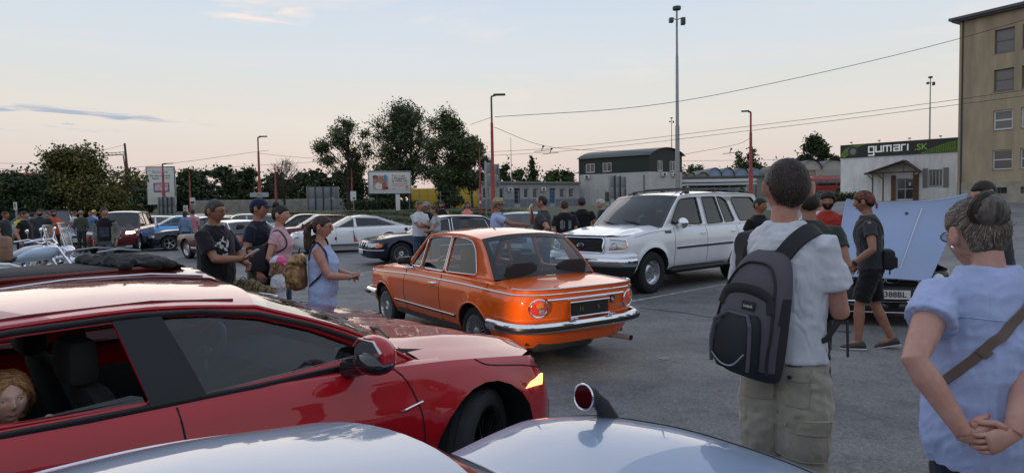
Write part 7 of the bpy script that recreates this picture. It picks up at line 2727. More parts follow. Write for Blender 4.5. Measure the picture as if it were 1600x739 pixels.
def fence():
 A=at(640,330,58)
 B=at(960,330,66)
 r=thing('wire_fence','thin wire fence with slim posts on the grass bank','fence',(0,0,0))
 n=22
 for k in range(n+1):
  p=A+(B-A)*k/n
  z=tz(p.x,p.y)
  MB().tube([(p.x,p.y,z),(p.x,p.y,z+1.6)],0.03,5).build('post',M_STEEL,r)
 for h in(0.4,0.8,1.2,1.55):
  MB().tube([(A+(B-A)*k/n).to_2d().to_3d()+Vector((0,0,tz(0,(A+(B-A)*k/n).y)+h))for k in range(n+1)],0.01,4).build('wire_strand',M_STEEL,r)
fence()
def quick(label,col,center,yaw,L=4.5,W=1.8,H=1.45,WB=2.65,kind='sedan',lod=1,R=0.32,group=None,fo=None,style=None,gl=None,trim=None,roofcol=None,face=None,rimmat=None,plate=True,lit=False,name='parked_car',belt=None,seats=False):
 """a complete car of a given body type; center = ground point under its middle"""
 fo=fo or(L-WB)*0.46
 xf=WB+fo
 xr=-(L-WB-fo)
 b=belt or{'sedan':0.9,'hatch':0.95,'suv':1.08,'coupe':0.88,'classic':0.86,'wagon':0.92,'pickup':1.1}[kind]*(H/{'sedan':1.43,'hatch':1.46,'suv':1.72,'coupe':1.36,'classic':1.36,'wagon':1.46,'pickup':1.85}[kind])
 hz=b-0.05
 nose=b-0.2 if kind not in('classic','pickup','suv')else b-0.1
 sh=[(xr,b+0.0),(0,b+0.03),(WB*0.5,b),(WB*0.82,b-0.02),(WB+0.2,hz-0.02),(xf,nose)]
 if kind=='classic':
  sh=[(xr,b-0.04),(0,b+0.01),(WB*0.5,b),(WB,b-0.01),(xf,b-0.06)]
 zr=H-0.045
 cw=WB*0.8 if kind in('sedan','hatch','wagon')else WB*0.78
 if kind=='sedan':
  rf=[(cw-0.72,zr-0.04),(WB*0.4,zr),(0.35,zr-0.03),(0.2,zr-0.055)]
  rt,rb=((0.2,zr-0.055),(xr+0.62,b+0.04))
 elif kind=='hatch':
  rf=[(cw-0.78,zr-0.04),(WB*0.4,zr),(-0.2,zr-0.06),(-0.4,zr-0.1)]
  rt,rb=((-0.4,zr-0.1),(xr+0.08,b+0.05))
 elif kind=='wagon':
  rf=[(cw-0.75,zr-0.04),(WB*0.4,zr),(-0.3,zr-0.02),(-0.55,zr-0.05)]
  rt,rb=((-0.55,zr-0.05),(xr+0.08,b+0.05))
 elif kind=='suv':
  rf=[(cw-0.62,zr-0.05),(WB*0.4,zr),(-0.2,zr-0.02),(-0.5,zr-0.05)]
  rt,rb=((-0.5,zr-0.05),(xr+0.08,b+0.05))
 elif kind=='coupe':
  rf=[(cw-0.78,zr-0.04),(WB*0.36,zr),(0.45,zr-0.05),(0.32,zr-0.075)]
  rt,rb=((0.32,zr-0.075),(xr+0.42,b+0.04))
 elif kind=='pickup':
  rf=[(cw-0.45,zr-0.04),(WB*0.45,zr),(WB*0.32,zr-0.01),(WB*0.28,zr-0.03)]
  rt,rb=((WB*0.28,zr-0.03),(WB*0.26,b+0.05))
 else:
  rf=[(cw-0.5,zr-0.05),(WB*0.4,zr),(0.42,zr-0.03),(0.25,zr-0.06)]
  rt,rb=((0.25,zr-0.06),(xr+0.85,b+0.03))
 wt=rf[0]
 z1=b+0.045
 def line(x):
  pts=sorted([(rb[0],rb[1])]+[(p[0],p[1]-0.06)for p in rf]+[(cw,b+0.02)])
  return interp(pts,x)
 xb=(cw+rt[0])/2+0.08
 w1=[(cw-0.17,z1),(wt[0]-0.02,wt[1]-0.055),(xb+0.04,min(line(xb+0.04),zr-0.055)),(xb+0.04,z1)]
 xq=max(rt[0]-0.05,rb[0]+0.25)
 wins=[dict(poly=w1,r=0.03)]
 if kind in('coupe','classic'):
  wins.append(dict(poly=[(xb-0.06,z1+0.01),(xb-0.04,zr-0.07),(rt[0]+0.15,zr-0.1),(rb[0]+0.42,z1+0.02)],r=0.05))
 elif kind!='pickup':
  xe=0.25 if kind!='sedan' else rt[0]+0.02
  wins.append(dict(poly=[(xb-0.05,z1),(xb-0.05,zr-0.06),(xe,line(xe)-0.02),(xe-0.12,z1+0.01)],r=0.03))
  if kind in('suv','wagon','hatch'):
   wins.append(dict(poly=[(xe-0.2,z1+0.02),(xe-0.08,line(xe-0.1)-0.03),(rt[0]+0.05,rt[1]-0.09),(rb[0]+0.22,z1+0.03)],r=0.05))
 if trim:
  for w in wins:
   w['trim']=trim
   w['tw']=0.01
 sp=dict(xf=xf,xr=xr,W=W,WB=WB,R=R,z0=0.22 if kind not in('suv','pickup')else 0.34,Ra=R*1.16,df=min(0.5,fo-R*1.17),dr=min(0.45,-xr-R*1.17),nf=2.6 if kind!='classic' else 3.6,nr=3.2,shoulder=sh,cabin=dict(cowl=cw,wt=wt,roof=rf,rt=rt,rb=rb,Yb=W/2*0.9,Yr=W/2*0.7,plan=0.06,crown=0.04,ws_bulge=0.15,rs_bulge=0.08,windows=wins))
 h=Vector((cos(yaw),sin(yaw),0))
 p=Vector(center)-h*(xf+xr)/2
 r=thing(name,label,'car' if kind!='pickup' else 'pickup',(p.x,p.y,tz(p.x,p.y)),yaw,group)
 c=Car(sp)
 P=col
 xd=max(0.36,WB*0.3)if kind not in('coupe','classic')else 0.5
 dl=[('doorF',round(xb-0.01,3),round(cw-0.1,3),0.3,9)]+([('doorB',round(max(R*1.3,0.45),3),round(xb-0.01,3),0.3,9)]if kind in('sedan','hatch','suv','wagon')else[])
 d=c.shell(r,P,doors=dl,lod=lod,bump_f=0.5 if kind in('suv','pickup')else 0.42,bump_r=0.45,mbump=face.get('bumper',P)if face else P)
 cb=[(cw,b+0.02),(WB+0.1,hz+0.03),(xf-0.25,nose+0.04),(xf,nose)]
 c.topgrid(r,'bonnet',P,xf,cw+0.02,lambda x:sinterp(sorted(cb),x),edge=True,lod=lod)
 c.topgrid(r,'boot_lid' if kind in('sedan','coupe','classic')else 'tailgate',P,xr,rb[0]+0.02 if kind!='pickup' else rb[0],lambda x:c.zs(x)+0.02,edge=True,lod=lod)
 g=gl or G_FAR
 c.cabin(r,P,g,lod=lod,trim=trim or P,roofmat=roofcol)
 F=face or{}
 fy=lambda u,v,o:c.fy(u,v,o)
 fr=lambda u,v,o:c.fy(u,v,o,rear=True)
 zl=nose-0.1
 for sg in(1,-1):
  f=lambda u,v,o:c.front(sg*u,v,o)
  f2=lambda u,v,o:c.rear(sg*u,v,o)
  if F.get('round'):
   for k in range(F['round']):
    c.blob(fy,sg*(W/2-0.22-k*0.2),zl,0.085,0.085,'headlight',M_HLIT if lit else M_HLENS,r,off=0.012,dome=0.02,n=16)
    c.ringon(fy,sg*(W/2-0.22-k*0.2),zl,0.09,0.09,0.008,'lamp_ring',M_CHROME,r,n=16)
  else:
   c.patch(f,[(34,zl-0.06),(72,zl-0.02),(70,zl+0.07),(34,zl+0.05)],'headlight',M_HLIT if lit and sg==1 else M_HLENS,r,off=0.008,n=6)
  if F.get('amber'):
   c.patch(f,[(60,zl-0.07),(80,zl-0.05),(80,zl+0.04),(60,zl+0.03)],'indicator_lens',M_AMBER,r,off=0.014,n=5)
  c.patch(f2,[(38,b-0.2),(80,b-0.18),(80,b-0.05),(38,b-0.07)],'taillight',F.get('tailm',M_TAIL),r,n=6)
  c.patch(lambda u,v,o:c.side(u,v,sg,o),[(R*1.4,0.28),(WB-R*1.4,0.28),(WB-R*1.4,0.33),(R*1.4,0.33)],'sill',M_PLAST,r,off=0.006,n=8,nv=1)
  if lod:
   gp_=MB()
   for x in[q[1]for q in dl]+[q[2]for q in dl]:
    gp_.tube([c.side(x,z,sg,0.0006)for z in[0.3+(b-0.02-0.3)*k/5 for k in range(6)]],0.005,4)
   gp_.build('panel_gap',M_GAP,r)
 gw=F.get('gw',0.38)
 c.patch(fy,[(-gw,zl-F.get('gh',0.09)),(gw,zl-F.get('gh',0.09)),(gw,zl+0.05),(-gw,zl+0.05)],'grille',M_PLAST,r,off=0.006,n=10)
 if F.get('chrome'):
  for z in[zl-F.get('gh',0.09),zl+0.05]+([zl-0.02]if F.get('bar')else[]):
   MB().tube([fy(-gw+2*gw*k/10,z,0.014)for k in range(11)],F.get('ct',0.012),6).build('grille_bar',M_CHROME,r)
 if kind in('suv',):
  c.blob(fy,0,zl-0.01,0.09,0.035,'badge',mat('badge_gold',(0.6,0.5,0.25),metal=0.8,rough=0.3),r,off=0.02,n=12)
 c.patch(fy,[(-0.55,0.27),(0.55,0.27),(0.5,0.38),(-0.5,0.38)],'lower_grille',M_PLAST,r,off=0.006,n=10)
 if plate:
  c.plate(r,False,0,F.get('pz',0.46),F.get('pt',''),off=0.03)
  c.plate(r,True,0,0.62,F.get('pt',''),off=0.02)
 hm=trim or P
 c.handle((d.get('doorFL'),d.get('doorFR')),xb+0.14,b-0.12,hm,L=0.15)
 if 'doorBL' in d:
  c.handle((d['doorBL'],d['doorBR']),max(R*1.3,0.45)+0.14,b-0.12,hm,L=0.15)
 c.mirror(r,cw-0.1,b+0.06,F.get('mirror',P),r=(0.06,0.1,0.065),out=0.12)
 if seats:
  c.interior(r,0,M_INT)
 wheels(r,c,style or('spoke',5,0.22),w=0.2,lod=0 if lod<1 else 1,rim_r=R*0.66,rimmat=rimmat)
 return(r,c,d)
P_WHITE=paint('white',(0.66,0.68,0.71))
P_NAVY=paint('navy',(0.006,0.009,0.026))
P_MAROON=paint('maroon',(0.085,0.006,0.012),metal=0.3)
P_BLACK=paint('black',(0.008,0.008,0.01))
P_SILVER=paint('silver',(0.36,0.38,0.4),metal=0.6)
P_BLUE=paint('bright_blue',(0.16,0.46,0.86))
P_BURG=paint('burgundy',(0.13,0.016,0.012),metal=0.1)
r,c,d=quick('navy blue saloon with twin-kidney grille, amber indicators and a small flag',P_NAVY,(-2.2,19.95,0),pi+0.45,L=4.98,W=1.86,H=1.44,WB=2.93,kind='sedan',lod=2,R=0.335,trim=M_CHROME,style=('turbine',20),gl=G_MID,seats=True,face=dict(amber=1,gw=0.001,gh=0.02,pz=0.4,bumper=P_NAVY),belt=0.9)
fy=lambda u,v,o:c.fy(u,v,o)
for sg in(1,-1):
 c.blob(fy,sg*0.14,0.615,0.115,0.068,'kidney_grille',M_GAP,r,off=0.02,ex=4,n=20)
 c.ringon(fy,sg*0.14,0.615,0.118,0.07,0.01,'kidney_frame',M_CHROME,r,off=0.028,ex=4)
 for k in range(2):
  c.blob(fy,sg*(0.44+0.17*k),0.6,0.065,0.055,'round_lamp',M_HLENS,r,off=0.02,dome=0.008,n=14)
 c.line(lambda u,v,o:c.side(u,v,sg,o),[(0.45,0.52),(1.4,0.53),(2.5,0.53)],0.012,'side_moulding',M_CHROME,r,off=0.006)
MB().tube([c.front(a,0.46,0.02)for a in range(-85,86,10)],0.01,6).build('bumper_trim',M_CHROME,r)
fl=thing('car_flag','small blue and red pennant standing at the nose of the navy saloon','flag',at(609,380,18.55))if False else None
pz=Vector((-4.62,18.75,0))
pf=at(552,380,18.9)
fl=thing('car_flag','small blue and red pennant standing on the nose of the navy saloon','flag',(pf.x,pf.y,0.7))
pf2=at(553,372,19.0)
fl.location=(pf2.x,pf2.y,pf2.z-0.12)
MB().tube([(0,0,-0.05),(-0.02,0,0.5)],0.006,6).build('pole',M_ALU,fl)
MB().prism([(-0.01,0,0.0),(-0.01,0,0.2),(0.12,0,0.02)],(0,0.01,0)).build('lower_half',mat('flag_red',(0.55,0.04,0.03),rough=0.8),fl,smooth=False)
MB().prism([(-0.012,0,0.2),(-0.02,0,0.4),(0.05,0,0.1),(0.0,0,0.15)],(0,0.01,0)).build('upper_half',mat('flag_blue',(0.02,0.05,0.3),rough=0.8),fl,smooth=False)
r,c,d=quick('white fastback coupe with black front grille, parked behind the walking group',P_WHITE,(-6.3,25.2,0),pi+0.42,L=4.78,W=1.88,H=1.42,WB=2.72,kind='coupe',lod=2,R=0.345,gl=G_MID,seats=True,face=dict(gw=0.5,gh=0.12,pz=0.35),belt=0.93)
for sg in(1,-1):
 c.blob(lambda u,v,o:c.side(u,v,sg,o),2.05,0.55,0.04,0.06,'fender_badge',M_GAP,r,off=0.004,n=10)
GR='cars parked in the rows behind the walking group'
quick('maroon saloon with pale windscreen just behind the white fastback coupe',P_MAROON,(-8.6,28.6,0),pi+0.4,L=4.6,W=1.8,H=1.44,kind='sedan',group=GR,gl=G_MID)
quick('black saloon with silver windscreen pillars behind the maroon saloon',P_BLACK,(-10.3,31.2,0),pi+0.38,L=4.7,W=1.82,H=1.46,kind='sedan',group=GR,gl=G_MID)
quick('silver estate car behind the head of the man with the phone',P_SILVER,(-14.0,33.0,0),pi+0.3,L=4.7,H=1.5,kind='wagon',group=GR)
quick('pale silver saloon right of the maroon muscle car, farthest row',P_SILVER,(-16.0,35.2,0),pi+0.2,L=4.5,H=1.43,kind='sedan',group=GR)
r,c,d=quick('maroon 1970s muscle car with white roof and chrome, rear towards the viewer',mat('paint_maroon_classic',(0.085,0.006,0.01),rough=0.3,coat=0.5,coat_rough=0.05),(-9.75,22.3,0),2.45,L=5.0,W=1.92,H=1.36,WB=2.85,kind='classic',lod=1,R=0.34,trim=M_CHROME,roofcol=P_WHITE,gl=G_MID,seats=True,face=dict(round=2,chrome=1,bumper=M_CHROME,gw=0.7,pt='',tailm=M_TAIL),style=('steel',8),belt=0.88)
fr=lambda u,v,o:c.fy(u,v,o,rear=True)
c.patch(fr,[(-0.75,0.6),(0.75,0.6),(0.75,0.76),(-0.75,0.76)],'tail_panel',paint('red_tail_panel',(0.22,0.01,0.012)),r,off=0.008,n=12)
for k in range(3):
 MB().tube([fr(-0.78+1.56*j/12,0.585+0.09*k,0.018)for j in range(13)],0.01,6).build('tail_chrome',M_CHROME,r)
MB().tube([c.rear(a,0.47,0.05)for a in range(-88,89,8)],[(0.035,0.05)]*23,8).build('bumper',M_CHROME,r)
for sg in(1,-1):
 MB().tube([c.side(x,0.4,sg,0.008)for x in(0.5,1.2,1.9,2.4)],[(0.01,0.03)]*4,6).build('rocker_trim',M_CHROME,r)
quick('maroon sport utility driving towards the viewer with one headlamp lit',paint('wine',(0.12,0.01,0.02),metal=0.3),(-17.1,28.2,0),-pi/2+0.32,L=4.6,W=1.85,H=1.74,WB=2.7,kind='suv',lod=1,R=0.37,lit=1,trim=None,roofcol=P_SILVER,face=dict(chrome=1,bar=1,gw=0.42,gh=0.2,pz=0.55,pt='BL 204'),gl=G_MID,seats=True,belt=1.04,name='driving_car')
GL='cars parked on the left side'
quick('bright sky-blue hatchback with its nose to the left',P_BLUE,(-16.3,31.0,0),pi+0.5,L=4.2,W=1.8,H=1.48,WB=2.55,kind='hatch',group=GL,gl=G_MID,rimmat=M_DKALU)
quick('dark blue saloon in front of the sky-blue hatchback, white bonnet sheen',P_NAVY,(-13.9,28.8,0),pi+0.55,L=4.5,H=1.43,group=GL)
quick('white hatchback behind the sky-blue hatchback',P_WHITE,(-20.5,36.3,0),pi+0.45,L=4.1,H=1.47,WB=2.5,kind='hatch',group=GL)
quick('small red hatchback farthest back on the left, its roof between two others',paint('bright_red',(0.45,0.02,0.02)),(-22.4,38.6,0),pi+0.45,L=4.0,H=1.45,WB=2.5,kind='hatch',group=GL)
quick('black hatchback with silver roof edge right of the white hatchback',P_BLACK,(-18.3,37.2,0),pi+0.45,L=4.2,H=1.5,WB=2.5,kind='hatch',group=GL)
quick('light blue-grey sport utility half hidden by the bystanders at the left bushes',paint('greyblue',(0.22,0.28,0.34),metal=0.4),(-27.8,37.0,0),pi+0.1,L=4.6,H=1.7,WB=2.7,kind='suv',group=GL)
quick('black pickup truck with big chrome grille facing the viewer',P_BLACK,(-24.6,34.5,0),-pi/2+0.45,L=5.4,W=2.0,H=1.88,WB=3.4,kind='pickup',R=0.42,face=dict(chrome=1,bar=1,gw=0.62,gh=0.26,ct=0.03,bumper=M_CHROME,pz=0.6),rimmat=M_ALU)
quick('silver vintage roadster with rounded wing left of the maroon sport utility',P_SILVER,(-19.9,29.8,0),-pi/2+0.5,L=3.9,W=1.5,H=1.25,WB=2.4,kind='classic',R=0.33,trim=M_CHROME,face=dict(round=1,chrome=1,gw=0.3),belt=0.85,style=('turbine',18))
quick('pale blue hatchback behind the straw-hatted man, windscreen up to the light',paint('pale_blue',(0.25,0.42,0.55)),(0.35,21.0,0),-pi/2-0.15,L=4.0,H=1.46,WB=2.5,kind='hatch',gl=G_MID,seats=True)
quick('dark green saloon behind the white sport utility',paint('dark_green',(0.015,0.03,0.02)),(5.2,22.5,0),pi+0.5,L=4.5,H=1.42)
def white_coupe():
 sp=dict(xf=2.62,xr=-0.75,W=1.52,WB=1.95,R=0.27,z0=0.18,df=0.34,dr=0.4,nf=2.2,nr=2.6,shoulder=[(-0.8,0.72),(-0.2,0.755),(0.6,0.72),(1.2,0.7),(1.9,0.73),(2.2,0.68),(2.62,0.53)],prof=[(0,0.88),(0.2,0.97),(0.5,1.0),(0.75,0.985),(0.9,0.93),(1,0.84)],cabin=dict(cowl=1.32,wt=(0.7,1.06),roof=[(0.7,1.065),(0.35,1.112),(-0.05,1.112),(-0.38,1.06),(-0.47,1.03)],rt=(-0.47,1.03),cpts=[(-0.55,0.92)],rb=(-0.7,0.76),Yb=0.64,Yr=0.44,plan=0.08,crown=0.07,ws_bulge=0.2,rs_bulge=0.1,rail_r=0.012,windows=[dict(poly=[(1.17,0.75),(0.78,0.995),(0.35,1.02),(0.32,0.75)],r=0.03,trim=M_CHROME),dict(poly=[(0.26,0.77),(0.28,1.01),(-0.08,0.98),(-0.4,0.83)],r=0.04,trim=M_CHROME)]))
 r=thing('parked_car','white low sports coupe right under the camera, black mirror on its wing','car')
 c=Car(sp)
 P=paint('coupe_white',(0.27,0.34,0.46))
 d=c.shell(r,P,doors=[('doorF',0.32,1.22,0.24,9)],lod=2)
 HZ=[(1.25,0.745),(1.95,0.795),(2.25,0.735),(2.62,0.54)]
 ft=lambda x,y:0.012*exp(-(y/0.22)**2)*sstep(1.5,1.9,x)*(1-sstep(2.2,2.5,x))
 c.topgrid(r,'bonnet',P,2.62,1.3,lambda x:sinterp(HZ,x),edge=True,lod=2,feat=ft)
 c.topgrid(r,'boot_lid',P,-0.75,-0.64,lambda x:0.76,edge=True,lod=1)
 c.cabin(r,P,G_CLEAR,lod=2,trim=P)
 g=MB()
 for sg in(1,-1):
  g.tube([c.side(1.22,z,sg,0.001)for z in(0.24,0.4,0.55,0.69)],0.004,5)
 g.build('panel_gap',M_GAP,r)
 g=MB()
 def hz(x,y):
  zz=c.zs(x)
  q=min(1,abs(y)/c.wid(x,zz))
  return zz+(sinterp(HZ,x)-zz)*(1-q**3)+ft(x,y)
 g.tube([(2.2,y,hz(2.2,y)+0.0005)for y in[-0.58+1.16*k/16 for k in range(17)]],0.003,5)
 g.build('bonnet_gap',M_GAP,r)
 bx,by=(2.14,0.33)
 m=MB()
 zb=hz(bx,by)
 path=[(bx,by,zb-0.02),(bx-0.03,by+0.005,zb+0.05),(bx-0.085,by+0.01,zb+0.105),(bx-0.13,by+0.01,zb+0.122)]
 m.rings([(Vector(p),(a,0,0)if k==0 else(a*0.5,0,a*0.7),(0,b,0))for k,(p,a,b)in enumerate(zip(path,(0.075,0.045,0.03,0.022),(0.04,0.028,0.022,0.018)))],14)
 mo=m.build('wing_mirror',M_PLAST,r,ang=60)
 h=Vector((bx-0.155,by+0.005,zb+0.125))
 f=Vector((-0.98,0.09,0.1)).normalized()
 u=f.orthogonal().normalized()
 w=f.cross(u)
 hd=MB()
 R_=0.052
 hd.rings([(h-f*0.065,u*0.012,w*0.012),(h-f*0.055,u*0.03,w*0.03),(h-f*0.03,u*0.044,w*0.044),(h,u*R_,w*R_),(h+f*0.012,u*R_,w*R_)],28)
 hd.build('mirror_shell',M_PLAST,mo,ang=50)
 MB().tube([h+f*0.012+u*(R_*0.98*cos(a))+w*(R_*0.98*sin(a))for a in[2*pi*k/32 for k in range(32)]],0.0045,8,closed=True).build('mirror_rim',M_CHROME,mo)
 MB().disc(h+f*0.0135,f,R_*0.95,32).build('mirror_glass',mat('dim_mirror',(0.16,0.16,0.17),rough=0.04,metal=1),mo,smooth=False)
 for sg in(1,-1):
  c.blob(lambda a,b,o:c.fy(a,b,o),sg*0.48,0.45,0.07,0.07,'headlight',M_HLENS,r,off=0.01,dome=0.02)
 wheels(r,c,('spoke',5,0.25),w=0.17,lod=1)
 c.interior(r,1,M_INT,rear=False,xseat=0.38)
 return r
WC=white_coupe()
place(WC,-0.81,0.9,0.826)
def burgundy():
 sp=dict(xf=3.05,xr=-0.95,W=1.66,WB=2.3,R=0.3,z0=0.2,df=0.38,dr=0.45,nf=2.8,nr=3,shoulder=[(-1,0.88),(0,0.9),(1.2,0.88),(1.9,0.8),(2.5,0.72),(3.05,0.62)],cabin=dict(cowl=1.95,wt=(1.28,1.14),roof=[(1.28,1.14),(0.9,1.185),(0.4,1.195),(-0.1,1.165),(-0.35,1.12)],rt=(-0.35,1.12),cpts=[(-0.6,1.03)],rb=(-0.85,0.93),Yb=0.76,Yr=0.6,plan=0.06,crown=0.05,ws_bulge=0.15,rs_bulge=0.12,rail_r=0.01,windows=[dict(poly=[(1.8,0.95),(1.27,1.08),(0.75,1.125),(0.75,0.95)],trim=M_CHROME),dict(poly=[(0.7,0.95),(0.7,1.125),(0.05,1.11),(-0.12,1.06),(-0.25,0.97)],trim=M_CHROME)]))
 r=thing('parked_car','burgundy small car with black folded fabric sunroof, behind the red hatchback','car')
 c=Car(sp)
 P=P_BURG
 c.shell(r,P,lod=1)
 c.topgrid(r,'bonnet',P,3.05,1.97,lambda x:sinterp([(1.95,0.84),(2.5,0.76),(3.05,0.63)],x),edge=True,lod=1)
 c.topgrid(r,'tailgate',P,-0.95,-0.87,lambda x:0.92,edge=True,lod=1)
 c.cabin(r,P,G_CLEAR,lod=2,trim=P)
 t=MB()
 for sg in(1,-1):
  t.tube([(x,sg*(c.Y(x,z)*0.93),z+0.05*(1-0.93**2.4)+0.01)for x,z in[(1.25,1.145),(0.9,1.185),(0.4,1.195),(-0.1,1.165),(-0.33,1.122)]],0.007,6)
 t.build('drip_rail',M_CHROME,r)
 zr=lambda x:sinterp([(-0.35,1.12),(-0.1,1.165),(0.4,1.195),(0.9,1.185),(1.28,1.14)],x)+0.05
 MB().bev(-0.05,0.98,-0.4,0.4,1.215,1.252,0.012).build('roof_opening',mat('black_canvas',(0.012,0.012,0.013),rough=0.85,bump=0.004,bump_scale=18),r)
 MB().tube([(x,y,zr(x)+0.012)for x,y in[(-0.08,-0.43),(1.02,-0.43),(1.02,0.43),(-0.08,0.43)]],0.018,6,closed=True).build('opening_rim',P,r)
 can=MATS['black_canvas']
 b=MB()
 rnd=random.Random(3)
 for k in range(7):
  x0=0.78+0.055*k
  pts=[(x0+0.05*noise.noise(Vector((k,q*1.3,0))),-0.46+0.92*q/8,zr(x0)+0.015+0.025*abs(sin(k*1.7+q*0.8))+0.02*noise.noise(Vector((k*2.0,q*0.9,3))))for q in range(9)]
  b.tube(pts,[(0.03,0.02+0.01*rnd.random())]*9,10)
 b.rings([((0.72,0,zr(0.7)+0.02),(0.02,0,0),(0,0.36,0.0)),((0.8,0,zr(0.8)+0.03),(0,0,0.02),(0,0.42,0)),((1.08,0,zr(1.05)+0.05),(0,0,0.035),(0,0.43,0)),((1.26,0,zr(1.2)+0.01),(0,0,0.015),(0,0.3,0))],16)
 remesh(b,0.01,'folded_fabric',can,r,wrinkle=0.018,smooth_it=2)
 for y in(-0.2,0.25):
  MB().tube([(0.7,y,zr(0.7)+0.11),(0.85,y+0.04,zr(0.8)+0.125),(0.98,y-0.02,zr(0.9)+0.115)],0.008,6).build('roof_strap',M_STEEL,r)
 wheels(r,c,('spoke',5,0.25),w=0.19,lod=1)
 c.interior(r,1,M_INT)
 return(r,c)
BG,bgc=burgundy()
place(BG,-3.5,4.05,0.9,z=0.04)
def striped():
 sp=dict(xf=3.55,xr=-1.0,W=1.76,WB=2.6,R=0.32,z0=0.22,df=0.5,dr=0.5,nf=3,nr=3,Ra=0.37,shoulder=[(-1,0.93),(0,0.95),(1.2,0.95),(2.0,0.98),(3.0,0.98),(3.55,0.9)],cabin=dict(cowl=1.95,wt=(1.3,1.245),roof=[(1.3,1.245),(0.9,1.28),(0.4,1.28),(0.0,1.25),(-0.1,1.23)],rt=(-0.1,1.23),cpts=[(-0.4,1.1)],rb=(-0.7,0.94),Yb=0.78,Yr=0.62,plan=0.05,crown=0.04,ws_bulge=0.12,rs_bulge=0.1,rail_r=0.02,ws_ring=P_WHITE,windows=[dict(poly=[(1.78,1.0),(1.29,1.19),(0.7,1.22),(0.7,1.0)],trim=M_TRIM,tw=0.02),dict(poly=[(0.64,1.0),(0.64,1.22),(0.1,1.21),(-0.25,1.0)],trim=M_TRIM,tw=0.02)]))
 r=thing('parked_car','car with white roof, black window frames and magenta striped, reflection-streaked bonnet at the left edge','car')
 c=Car(sp)
 P=mat('paint_crimson',(0.24,0.01,0.03),rough=0.35,coat=0.35,coat_rough=0.08)
 c.shell(r,P,lod=1)
 zc=lambda x:sinterp([(1.95,1.03),(2.7,1.05),(3.2,1.02),(3.55,0.91)],x)
 c.topgrid(r,'bonnet',P,3.55,1.97,zc,edge=True,lod=2)
 c.topgrid(r,'boot_lid',P,-1.0,-0.72,lambda x:0.93,edge=True,lod=1)
 c.cabin(r,P_WHITE,G_CLEAR,lod=1,trim=P_WHITE,frame=P_WHITE)
 def bz(x,y):
  zz=c.zs(x)
  q=y/c.wid(x,zz)
  return zz+(zc(x)-zz)*(1-abs(q)**3)+0.004
 for y0,y1,m in((-0.5,-0.42,P_WHITE),(-0.12,-0.04,mat('reflection_pink',(0.5,0.16,0.24),rough=0.4)),(0.14,0.32,mat('stripe_plum',(0.05,0.01,0.03),rough=0.4)),(0.36,0.44,P_WHITE),(0.46,0.62,MATS['stripe_plum']if 'stripe_plum' in MATS else P_MAROON)):  # partly real stripes, partly bonnet reflections painted in as colour
  mb=MB().grid([[Vector((x,y,bz(x,y)))for y in(y0,(y0+y1)/2,y1)]for x in[2.0+0.09*k for k in range(15)]])
  mb.f=[tuple(reversed(f))for f in mb.f]
  mb.build('bonnet_stripe_reflection',m,r)
 wheels(r,c,('spoke',5,0.25),w=0.2,lod=1)
 c.interior(r,1,M_INT)
 return r
ST=striped()
place(ST,-5.35,4.6,1.5,z=-0.03)
